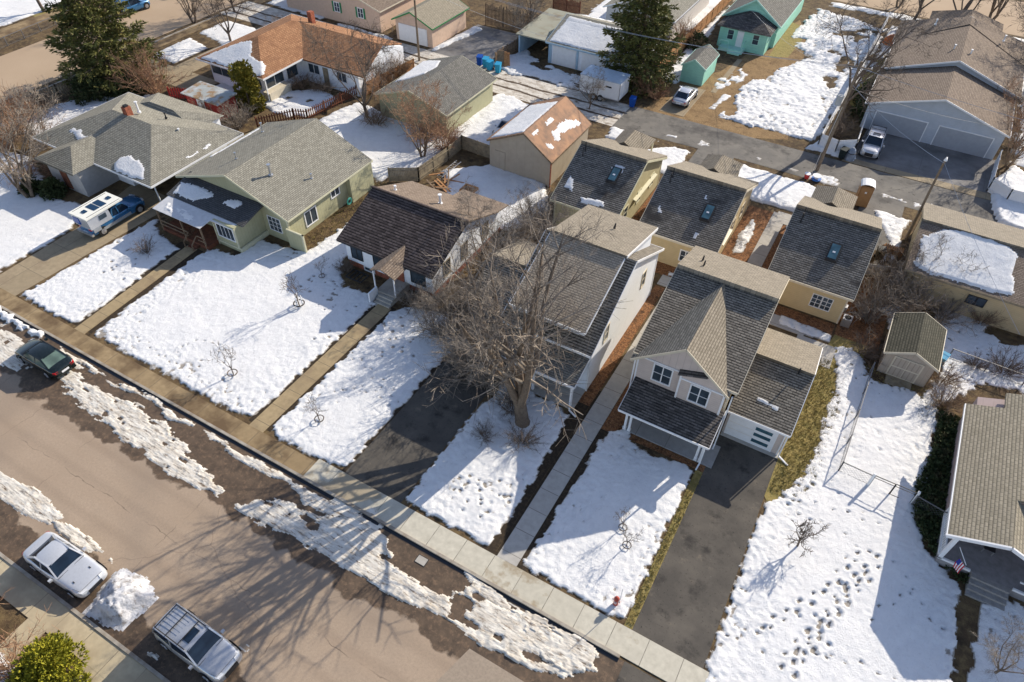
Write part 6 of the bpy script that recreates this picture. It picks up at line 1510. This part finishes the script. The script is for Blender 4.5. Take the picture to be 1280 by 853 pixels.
def grow(seed, h, kind='spread', trunk_h=.18, limbs=6, trunk_r=.3, splits=(8, 8, 7), reach=.62, up=.35, twig_r=.012, lean=(0, 0), wob=.18, multi=1, taper=.84, cr=1.0):
    """returns (wood MB, crown MB) of a leafless tree of height h"""
    rnd = random.Random(seed); T = MB(); Bm = MB(); rv = lambda s: Vector((rnd.gauss(0, s), rnd.gauss(0, s), rnd.gauss(0, s)))
    def path(p, d, L, n, w, tr):
        pts = [p]
        for i in range(n):
            d = (d+rv(w)+Vector((0, 0, tr))).normalized(); p = p+d*(L/n); pts.append(p)
        return pts, d
    def sub(pts, rs, L, lev):
        k = splits[lev]; nmax = len(splits)
        for i in range(k):
            f = rnd.uniform(.22, 1.0) if lev else rnd.uniform(.3, 1.0)
            j = min(int(f*(len(pts)-1)), len(pts)-2); ff = f*(len(pts)-1)-j
            p = pts[j].lerp(pts[j+1], min(1, ff)); dd = (pts[j+1]-pts[j]).normalized()
            side = dd.cross(rv(1)).normalized()
            nd = (dd*rnd.uniform(.45, .8)+side*rnd.uniform(.55, .95)+Vector((0, 0, up*.35))).normalized()
            l2 = L*rnd.uniform(.38, .62)*(1.1-.35*f)
            r2 = max(twig_r*.55, rs[j]*rnd.uniform(.38, .55)*cr)
            nn = 3 if lev < 2 else 2
            pp, _ = path(p, nd, l2, nn, wob*1.1, up*.10)
            rr = [r2*(1-.75*q/nn)+twig_r*.25 for q in range(nn+1)]
            seg_tube(Bm, pp, rr, 5 if lev == 0 else (4 if lev == 1 else 3))
            if lev+1 < nmax: sub(pp, rr, l2, lev+1)
    for s in range(multi):
        if multi > 1: a = 6.28*s/multi+rnd.uniform(-.5, .5); d0 = Vector((math.cos(a)*.35, math.sin(a)*.35, 1)).normalized(); p0 = Vector((math.cos(a)*.12, math.sin(a)*.12, -.1))
        else: d0 = Vector((lean[0], lean[1], 1)).normalized(); p0 = Vector((0, 0, -.15))
        th = h*trunk_h
        tp, d1 = path(p0, d0, th, 4, .05, .05)
        tr = [trunk_r*1.35, trunk_r*1.05, trunk_r, trunk_r*.95, trunk_r*.92]
        T.tube(tp, tr, 10, cap=False)
        for i in range(limbs):
            a = 6.283*(i+rnd.uniform(-.3, .3))/limbs; tilt = rnd.uniform(.35, .95)*reach*1.5 if i else .1
            d = Vector((math.cos(a)*tilt, math.sin(a)*tilt, 1)).normalized()
            L = (h-th)*rnd.uniform(.8, 1.05)*(1 if i == 0 else .98)
            f = rnd.uniform(.55, 1); p = tp[2].lerp(tp[4], f)
            pp, _ = path(p, (d+Vector((0, 0, .1))).normalized(), L, 7, wob, up*.12)
            r0 = trunk_r*rnd.uniform(.5, .7); rr = [r0*(1-taper*q/7) for q in range(7)]+[twig_r]
            T.tube(pp, rr, 7, cap=False)
            sub(pp, rr, L*.8, 0)
    return T, Bm

def local_obj(mb, name, mat, parent, smooth=False):
    me = bpy.data.meshes.new(name); me.from_pydata([tuple(p) for p in mb.v], [], mb.f); me.materials.append(mat)
    if smooth: me.shade_smooth()
    o = bpy.data.objects.new(name, me); COL.objects.link(o); o.parent = parent; return o

PROTO = {}
def plant(key, build, loc, label, rz=0, s=1.0, group=None, cat='tree', name='bare_tree', sz=None, mats=None):
    if key in PROTO:
        t = copy_tree(PROTO[key])
        for k in ('label', 'category', 'group', 'kind'):
            if k in t: del t[k]
    else:
        T, Bm = build(); t = bpy.data.objects.new(name, None); COL.objects.link(t); t.empty_display_size = .3
        m1, m2 = mats or (MT['bark'], MT['twig'])
        if T is not None: local_obj(T, 'trunk', m1, t, True)
        local_obj(Bm, 'crown', m2, t)
        PROTO[key] = t
    t.location = (loc[0], loc[1], 0); t.rotation_euler = (0, 0, rz); t.scale = (s, s, sz or s)
    tag(t, label, cat, group); return t

# the great tree in front of the white house
plant('great', lambda: grow(12, 14.2, trunk_h=.15, limbs=9, trunk_r=.43, splits=(7, 6, 7), reach=.64, up=.34, twig_r=.0135, lean=(-.05, .05), wob=.09, taper=.70), (-12.8, 24.9), 'great spreading bare tree in the front lawn of the tall white house', .4)
# medium bare trees
M1 = lambda: grow(5, 9, trunk_h=.18, limbs=6, trunk_r=.17, splits=(8, 7, 6), reach=.6, up=.3, twig_r=.017)
M2 = lambda: grow(8, 9, trunk_h=.12, limbs=5, trunk_r=.15, splits=(7, 6, 6), reach=.42, up=.5, twig_r=.017, multi=2)
TW = (MT['bark'], MT['twig']); TD = (MT['twig_dark'], MT['twig_dark']); TR = (MT['twig_brown'], MT['twig_red'])
plant('m1', M1, (-23.2,36.9), 'bare tree spreading over the chocolate roofed bungalow', 0, .68, mats=TW)
plant('m1', M1, (-22.0,30.2), 'smaller bare tree at the front corner between bungalow and white house', 2, .46)
plant('m1d', M1, (-46.9,52.0), 'dark gnarled bare tree beside the picket fence and green garage', 1, 1.02, mats=TD)
plant('m2r', M2, (-37.4,48.6), 'russet bare tree by the tan fence behind the olive house', 1, .8, mats=TR)
plant('m2', M2, (-63.4,24.6), 'pale multi stemmed bare tree on the far left lawn', .5, 1.12, mats=TW)
plant('tall', lambda: grow(44, 14, trunk_h=.42, limbs=6, trunk_r=.24, splits=(7, 6, 6), reach=.6, up=.3, twig_r=.02, lean=(.16, .12)), (-3.6,72.2), 'tall bare tree behind the leaning utility pole', 0, 1, mats=TD)
plant('m1', M1, (-27.7,66.4), 'small bare tree in front of the cargo trailer', 3, .46)
plant('m2', M2, (-82.2,60.5), 'bare tree between the side street and the orange roofed house', 1, .9)
plant('m1d', M1, (-101.7,52.6), 'broad dark tree trunk on tawny grass at the top left corner', .3, 1.2)
plant('m1d', M1, (-80.5,66.0), 'bare tree leaning over the snowy corner lot beyond the orange roof', 1.3, .8)
plant('m1d', M1, (4.9,111.5), 'first bare street tree beyond the taupe roofed house', .2, 1.25)
plant('m2d', M2, (8.6,118.5), 'second bare street tree, upright, beyond the taupe roofed house', 2.2, 1.3)
plant('m1d', M1, (13.2,109.5), 'bare tree at the far right beyond the taupe roofs', 4, 1.05)
plant('m2d', M2, (-3.2,117.5), 'dark bare tree at the top edge above the snowy yard', 3, .9)
plant('m2r', M2, (13.0,77.6), 'yellowish bare tree at the right corner of the grey garage house', 0, .75)
plant('m1d', M1, (12.9,85.5), 'bare tree pressed against the right eave of the taupe roofed house', 2, .6)
plant('m2', M2, (-43.2,78.8), 'pale tangled bare tree behind the old board fence by the carport', 0, .6)
plant('m2', M2, (-45.0,84.5), 'pale bare tree beyond the tall dark board fence', 2, .75)
plant('m1d', M1, (8.2,53.0), 'bare tree branching in front of the snowy garage wall', 1.2, .52)
plant('m1', M1, (15.3,23.2), 'small spreading bare tree at the bottom right corner', 1, .36)

plant('m1', M1, (-21.0,34.9), 'pale bare tree filling the gap between bungalow and white house garage', 1.0, .5)
plant('m1', M1, (-20.8,40.6), 'pale bare tree behind the white house garage roof', 4.0, .60)
plant('m2', M2, (-20.9,30.6), 'pale upright bare tree at the head of the shaded driveway', 2.0, .55)
plant('m1d', M1, (-.5,112.5), 'spreading dark bare tree at the top edge left of the taupe roofs', 3, 1.2)
plant('m1d', M1, (14.2,98), 'dark bare tree overhanging the right slope of the taupe roofs', 1, 1.0)
plant('m1d', M1, (-73.5,58.5), 'dark bare tree behind the left end of the orange roof', 2, .85)
plant('m2d', M2, (-78.3,75), 'dark upright bare tree on the snowy corner at the top', 2, .9)
def twigbush(seed, n, h, sp, r, tr):
    rnd = random.Random(seed); m = MB(); rv = lambda s: Vector((rnd.gauss(0, s), rnd.gauss(0, s), rnd.gauss(0, s)))
    for i in range(n):
        a = rnd.uniform(0, 6.283); q = rnd.random()**.6
        p = Vector((math.cos(a)*.25*q, math.sin(a)*.25*q, 0)); d = Vector((math.cos(a)*sp*q, math.sin(a)*sp*q, 1)).normalized()
        L = h*rnd.uniform(.7, 1.1); pts = [p]
        for k in range(4): d = (d+rv(.16)).normalized(); p = p+d*L/4; pts.append(p)
        m.tube(pts, [r, r*.8, r*.65, r*.5, r*.3], 4, cap=False)
        for k in range(tr):
            f = rnd.uniform(.25, 1); j = min(3, int(f*4)); b = pts[j].lerp(pts[j+1], f*4-j)
            d2 = ((pts[j+1]-pts[j]).normalized()+rv(.55)).normalized(); l2 = L*rnd.uniform(.2, .42)
            c = b+d2*l2*.5; e = c+(d2+rv(.3)).normalized()*l2*.5
            m.tube([b, c, e], [r*.5, r*.38, r*.25], 3, cap=False)
            for _ in range(2):
                g_ = b.lerp(e, rnd.random()); e2 = g_+((d2+rv(.7)).normalized())*l2*.45
                m.tube([g_, e2], [r*.35, r*.22], 3, cap=False)
    return None, m
def bush(key, mat, loc, label, s, rz=0, group=None, sz=None):
    cfg = {'b': (2, 44, 1.7, .85, .017, 9), 'l': (4, 42, 1.25, 1.25, .017, 8), 'd': (3, 34, 1.55, .85, .019, 7)}[key]
    plant('bush'+key+mat, lambda: twigbush(*cfg), loc, label, rz, s, group, 'shrub', 'bare_shrub', sz, (MT[mat], MT[mat]))
bush('b','twig_red',(-70.3,44.4),'large round tawny bare shrub beside the corner spruce',2.5)
bush('b','twig_red',(-73.0,28.5),'tawny shrub mass at the left corner of the hip roofed house',2.4,1)
bush('b','twig_red',(-75.5,31.5),'leftmost tawny shrub of the hedge by the far left edge',2.2,2)
bush('d','twig_brown',(-70.3,30.6),'brown shrub close to the left eave of the hip roofed house',2.0,3)
bush('l','twig_brown',(-77.0,35.0),'low brown shrub under the weathered street fence',1.8,1)
bush('l','twig_red',(-66.5,26.5),'low russet shrub in front of the hip roofed wing',1.5,1)
bush('l','twig_red',(-64.4,28.0),'low pinkish shrub touching the grey stucco wing wall',1.1,2)
bush('b','twig',(-57.0,43.4),'pinkish bare shrub between red shed and olive house roof',1.5,1)
bush('d','twig_brown',(-61.5,43.0),'dark shrub below the red shed',1.3,1)
bush('l','twig_brown',(-57.6,53.6),'brown shrub under the windows of the orange roofed house',1.3,0)
bush('l','twig_brown',(-55.2,54.0),'second brown shrub by the orange house door',1.2,2)
bush('b','twig_brown',(-50.6,58.6),'brown shrub by the cedar fence right of the orange house',1.5,3)
bush('b','twig_brown',(-50.0,61.6),'brown shrub nearest the straight utility pole',1.5,1)
bush('b','twig_red',(-36.6,51.0),'russet shrub filling the gap by the short grey board fence',1.7,1)
bush('l','twig_red',(-39.5,51.4),'low russet shrub in front of the green garage wall',1.7,2)
bush('l','twig_brown',(-45.4,51.3),'low dark shrub at the foot of the gnarled tree',1.6,2)
bush('b','twig',(-22.3,28.9),'pale shrub left of the tall white house drive',1.3,0)
bush('d','twig',(-21.0,33.0),'pale shrub along the bungalow side wall, middle of three',1.7,1)
bush('d','twig',(-21.2,36.9),'pale shrub along the bungalow side wall, third from the street',1.7,2)
bush('d','twig_dark',(-21.8,40.2),'dark shrub at the back corner of the bungalow',1.7,4)
bush('b','twig',(-19.4,29.0),'large pale shrub overhanging the shaded driveway',2.1,4)
bush('b','twig',(-17.3,28.2),'pale shrub between the driveway and the white house porch',1.9,1)
bush('b','twig',(-18.4,26.6),'lowest pale shrub spilling over the shaded driveway',2.2,2)
bush('b','twig',(-16.4,26.2),'pale shrub at the left end of the white house porch',1.7,3)
bush('d','twig',(-21.3,42.6),'tangled pale shrub behind the white house garage',1.8,1)
bush('d','twig_dark',(-22.6,44.6),'dark tangled shrub left of the olive cottage',1.6,2)
bush('l','twig_dark',(-12.0,23.4),'dark low shrub at the foot of the great tree',1.1,2)
bush('l','twig_dark',(-13.9,25.4),'second dark low shrub behind the great tree trunk',1.1,4)
bush('l','twig_dark',(-14.4,22.6),'small dark shrub in the snow left of the great tree',.8,1)
bush('l','twig',(-25.6,30.5),'pale low shrub right of the bungalow steps',1.3,1)
bush('l','twig',(-24.2,30.8),'pale low shrub under the bungalow front window',1.2,3)
bush('l','twig_dark',(-32.6,31.0),'dark foundation shrub at the left front of the bungalow',.8,3)
bush('b','twig',(4.9,49.6),'dark bare shrub just right of the third cottage',1.7,1)
bush('b','twig',(6.0,51.6),'pale bare shrub at the left corner of the snowy garage',1.8,2)
bush('b','twig',(5.2,46.8),'dark bare shrub behind the garden shed, left side',1.7,4)
bush('b','twig',(7.6,49.3),'pale bare shrub below the snowy garage eave',1.8,5)
bush('l','twig',(9.9,50.0),'dark spreading shrub under the snowy garage windows',1.7,0)
bush('l','twig_dark',(5.4,43.0),'dark low shrub beside the garden shed wall',1.2,1)
bush('l','twig_brown',(10.6,42.8),'brown low shrub right of the garden shed',1.2,2)
bush('l','twig_brown',(12.6,51.0),'brown low shrub in front of the tan garage wall',1.2,2)
bush('d','twig_dark',(5.2,54.2),'dark shrub beside the lamp head pole',1.1,2)
bush('l','twig_brown',(11.0,40.6),'brown shrub behind the khaki roofed bungalow',1.3,2)
bush('l','twig_dark',(14.4,46.2),'dark tangled shrub by the chain link fence near the snowy garage',1.3,2)
bush('l','twig_dark',(12.6,45.8),'sparse low shrub left along the same chain link fence',.8,5)
bush('b','twig_red',(-26.9,-1.3),'russet bare shrub at the bottom left corner',1.4,1)
bush('b','twig_red',(-29.6,-2.0),'second russet shrub cut by the bottom left edge',1.9,4)
bush('l','twig_brown',(-46.8,27.9),'thin dark shrub by the porch rail of the olive house',.5,1)
bush('d','twig_dark',(-48.0,24.4),'small rounded bare shrub alone in the snow left of the olive house walk',.85,1)
bush('d','twig_dark',(-2.8,74.6),'dark shrub inside the white vinyl fence corner',1.4,1)
bush('l','twig_brown',(-22.6,88),'brown shrub beside the mint green cottage',1.4,1)
bush('b','twig_brown',(-29.0,86.6),'brown shrub behind the cedar fence near the pale house',1.6,2)
bush('l','twig_brown',(13.6,82),'brown shrub at the right edge by the grey garage house',1.3,1)
bush('b','twig_red',(-25.3,88.8),'rust coloured shrub behind the cedar fence by the pale house',1.6,1)
bush('b','twig_red',(-24.2,73.2),'low russet brush at the foot of the alley spruce',1.3,2)
bush('l','twig_red',(-22.4,72.6),'flat russet brush between blue bin and silver sedan',1.4,3)
bush('b','twig_brown',(-70,64),'brown shrub behind the orange roofed house',1.2,1)

# saplings
SP = lambda: grow(21, 2.6, trunk_h=.35, limbs=4, trunk_r=.032, splits=(6, 4), reach=.28, up=.6, twig_r=.012)
def sapling(loc, label, s=1.0, rz=0, stake=False, grp=None):
    t = plant('sap', SP, loc, label, rz, s, grp, 'sapling', 'sapling', None, (MT['twig_dark'], MT['twig_dark']))
    m = MB(); m.tube([(.3*math.cos(a*.52), .3*math.sin(a*.52), .30) for a in range(13)], [.035]*13, 5, cap=False); local_obj(m, 'soil_ring', MT['twig_dark'], t)
sapling(gnd(292,470), 'thin young tree with footprints around it in the wide snowy lawn', 1.1)
sapling(gnd(400,527), 'thin young tree in the snow between the walk and shaded drive', 1.0, 2)
sapling(gnd(778,662), 'staked young tree in the snow before the tall grey house', .8, 1)
sapling(gnd(783,684), 'second staked young tree nearer the sidewalk before the tall grey house', .8, 3)
sapling(gnd(403,348), 'spindly sapling in the shade left of the bungalow steps', .8, 4)
sapling(gnd(375,384), 'triple stemmed white wrapped young tree in front of the bungalow', 1.35, 2)
t = plant('m1s', lambda: grow(31, 2.6, trunk_h=.35, limbs=7, trunk_r=.055, splits=(7, 6), reach=.75, up=.3, twig_r=.016), gnd(996,684), 'small crooked bare tree alone in the trodden snow at right', 2, 1, None, 'tree', 'bare_tree', None, TD)
g_ = gnd(375,384)
for i, (dx, dy) in enumerate(((.25,.1),(-.2,.15),(.05,-.25))):
    o = MB(); o.cyl((0,0,0), .05, 1.0, 8); q = thing('tree_guard', ('right', 'left', 'nearest')[i]+' white plastic guard round a stem of the triple stemmed young tree', 'tree guard', (g_[0]+dx, g_[1]+dy, .2), 0, 'white guards round the triple stems'); local_obj(o, 'sleeve', MT['white'], q); o = MB(); o.cyl((0,0,.5), .057, .05, 8); local_obj(o, 'band', MT['dark'], q)

# ------------------------------------------------------------------ evergreens
def leafmat(name, a, b, c, sc=3.0):
    n = NT(name)
    col = n.mix(n.ramp(n.noise(sc, 5, .7), .35, .65), a, b); col = n.mix(n.ramp(n.noise(sc*.45, 4, .6), .56, .72), col, c)
    n.col(col); n.rough(.75); n.p.inputs['Specular IOR Level'].default_value = .25; return n.m
MT['spruce'] = leafmat('spruce_needles', (.07,.085,.025), (.16,.155,.042), (.27,.21,.07), 1.8)
MT['juniper'] = leafmat('juniper_foliage', (.15,.165,.015), (.36,.32,.025), (.06,.075,.012), 3.0)
MT['arbor'] = leafmat('arborvitae_foliage', (.11,.12,.018), (.25,.19,.025), (.05,.06,.015), 3.0)
MT['ivy'] = leafmat('ground_ivy', (.035,.055,.02), (.06,.075,.028), (.11,.09,.05), 2.2)
def tuft(m, p, d, L, w, rnd, n=3):
    """spray of narrow faces along direction d"""
    for _ in range(n):
        v = (d+Vector((rnd.gauss(0, .5), rnd.gauss(0, .5), rnd.gauss(0, .35)))).normalized()
        s = v.cross(Vector((rnd.gauss(0, 1), rnd.gauss(0, 1), rnd.gauss(0, 1)))).normalized()*w*.5
        q = p+v*L*.5; e = p+v*L
        m.add([p, q+s, e, q-s], [(0, 1, 2, 3)])
def spruce(seed, h, r):
    rnd = random.Random(seed); T = MB(); F = MB()
    T.tube([(0,0,-.2),(0,0,h*.5),(0,0,h)], [.3,.18,.03], 10, cap=False)
    z = h*.06; k = 0
    while z < h*.985:
        f = z/h; R0 = r*(1-f)**.78*(1-.25*max(0, .18-f)/.18)+.15
        nb = int(6+6*(1-f))
        for i in range(nb):
            a = 6.283*(i+rnd.random()*.9)/nb+k; L = R0*rnd.uniform(.6, 1.2)
            d = Vector((math.cos(a), math.sin(a), rnd.uniform(-.18, .12)-.18*(1-f))); pts = [Vector((0, 0, z+rnd.uniform(-.1, .1)))]
            for q in range(5): d.z += .05; pts.append(pts[-1]+d.normalized()*L/5)
            T.tube(pts, [.05*(1-f)+.015]*1+[.035*(1-f)+.01]*4+[.008], 3, cap=False)
            nt = int(9+L*6)
            for q in range(nt):
                g = rnd.random()**.5; j = min(4, int(g*5)); p = pts[j].lerp(pts[j+1], g*5-j)
                side = Vector((-math.sin(a), math.cos(a), 0))*rnd.choice((-1, 1))
                wd = (1-g*.6)*L*.24
                p = p+side*rnd.uniform(0, wd)+Vector((0, 0, rnd.uniform(-.22, .06)))
                tuft(F, p, (d.normalized()*.8+side*.6+Vector((0, 0, -.12))), rnd.uniform(.35, .7), .15, rnd, 3)
        z += h*.028*(1.15-f*.4); k += .7
    return T, F
def blob(seed, h, r, n, L=.28, w=.11, shape=1.0):
    rnd = random.Random(seed); T = MB(); F = MB(); lobes = []
    T.tube([(0,0,-.1),(0,0,h*.7)], [.08*r, .03], 6, cap=False)
    for _ in range(26):
        a = rnd.uniform(0, 6.28); zf = rnd.uniform(.05, .92); rr = r*(1-zf**2.2)*.78+.1
        lobes.append((Vector((math.cos(a)*rr*rnd.uniform(.35, .9), math.sin(a)*rr*rnd.uniform(.35, .9), h*zf)), r*rnd.uniform(.22, .42)))
    for c, lr in lobes:
        for _ in range(n//26):
            v = Vector((rnd.gauss(0, 1), rnd.gauss(0, 1), rnd.gauss(0, 1))).normalized()
            p = c+v*lr*rnd.uniform(.7, 1.05)
            if p.z < .03: continue
            tuft(F, p, (v+Vector((0, 0, .5))).normalized(), L*rnd.uniform(.7, 1.2), w, rnd, 3)
    return T, F
plant('sp1', lambda: spruce(3, 16.5, 5.6), (-76.5,44.0), 'huge dark spruce at the street corner in the top left', 0, 1, None, 'tree', 'spruce_tree', None, (MT['bark'], MT['spruce']))
plant('sp2', lambda: spruce(9, 15.5, 4.9), (-26.0,75.4), 'huge dark spruce between the blue trimmed garage and cedar fence', 1, 1, None, 'tree', 'spruce_tree', None, (MT['bark'], MT['spruce']))
plant('arb', lambda: blob(4, 5.2, 1.9, 2600, .34, .15), (-58.6,46.9), 'yellow green conical evergreen by the red shed', 0, 1, None, 'evergreen', 'evergreen_shrub', None, (MT['bark'], MT['arbor']))
plant('jun', lambda: blob(6, 2.3, 2.1, 5200, .2, .085), (-24.5,-.25), 'bright yellow green evergreen shrub at the bottom left by the kerb', 0, 1, None, 'evergreen', 'evergreen_shrub', None, (MT['bark'], MT['juniper']))
plant('jun2', lambda: blob(8, 1.2, 1.5, 1500, .22, .1), (-62.0,26.0), 'dark low evergreen shrub behind the pickup camper', 0, 1, None, 'evergreen', 'evergreen_shrub', None, (MT['bark'], MT['ivy']))
plant('jun2', None, (-64.0,25.3), 'dark low evergreen at the foot of the pale multi stemmed tree', 2, .9, None, 'evergreen')
plant('jun2', None, (-.6,80.8), 'dark evergreen hedge beside the grey garage house wall', 1, 1.6, None, 'evergreen')
plant('jun2', None, (-1.6,84.2), 'second dark evergreen by the grey house, nearer the tawny grass', 3, 1.5, None, 'evergreen')
plant('jun2', None, (-23.1,88.5), 'dark green shrub at the corner of the mint cottage', 3, 1.2, None, 'evergreen')
plant('jun2', None, (-17.5,31.3), 'dark green shrub beside the white house garage', 3, 1.0, None, 'evergreen')
plant('jun2', None, (-75.2,40.0), 'dark green thicket under the corner spruce', 3, 1.7, None, 'evergreen')
plant('jun2', None, (-72.5,43.0), 'dark green low hedge right of the corner spruce trunk', 1, 1.5, None, 'evergreen')

rnd = random.Random(5); m = MB(); poly = [(11.1,40),(11.0,36),(10.4,33),(10.6,30.5),(11.6,28.9),(13.4,27.6),(13.5,28.2),(11.7,29.5),(11.9,33),(12,40)]
xs = np.array([rnd.uniform(9.8,13.8) for _ in range(9000)]); ys = np.array([rnd.uniform(27.2,40) for _ in range(9000)]); dd = sdf(poly, xs, ys)
for x, y, d_ in zip(xs, ys, dd):
    if d_ > -.15: tuft(m, Vector((x, y, rnd.uniform(.03, .3))), Vector((rnd.gauss(0,.5), rnd.gauss(0,.5), .6)), .22, .12, rnd, 2)
tag(m.build('ground_cover', MT['ivy'], None, fix=False), 'dark green ivy bed along the khaki roofed bungalow', None, None, 'stuff')
# dead grass and litter tufts along bed edges
m = MB()
for (x0, x1, y0, y1, n_) in ((2.6,4.9,28,41,4200),(-1.75,-1.32,16.2,27,700),(5.0,9.8,40.6,42.0,300),(-38.6,-36.4,32,43,900),(9.6,11.2,38.5,41.0,500)):
    for _ in range(n_):
        tuft(m, Vector((rnd.uniform(x0,x1), rnd.uniform(y0,y1), .02)), Vector((rnd.gauss(0,.6), rnd.gauss(0,.6), .8)), .16, .03, rnd, 2)
tag(m.build('dry_grass', MT['grass'], None, fix=False), 'dry yellow grass tufts along the beds and snow edges', None, None, 'stuff')
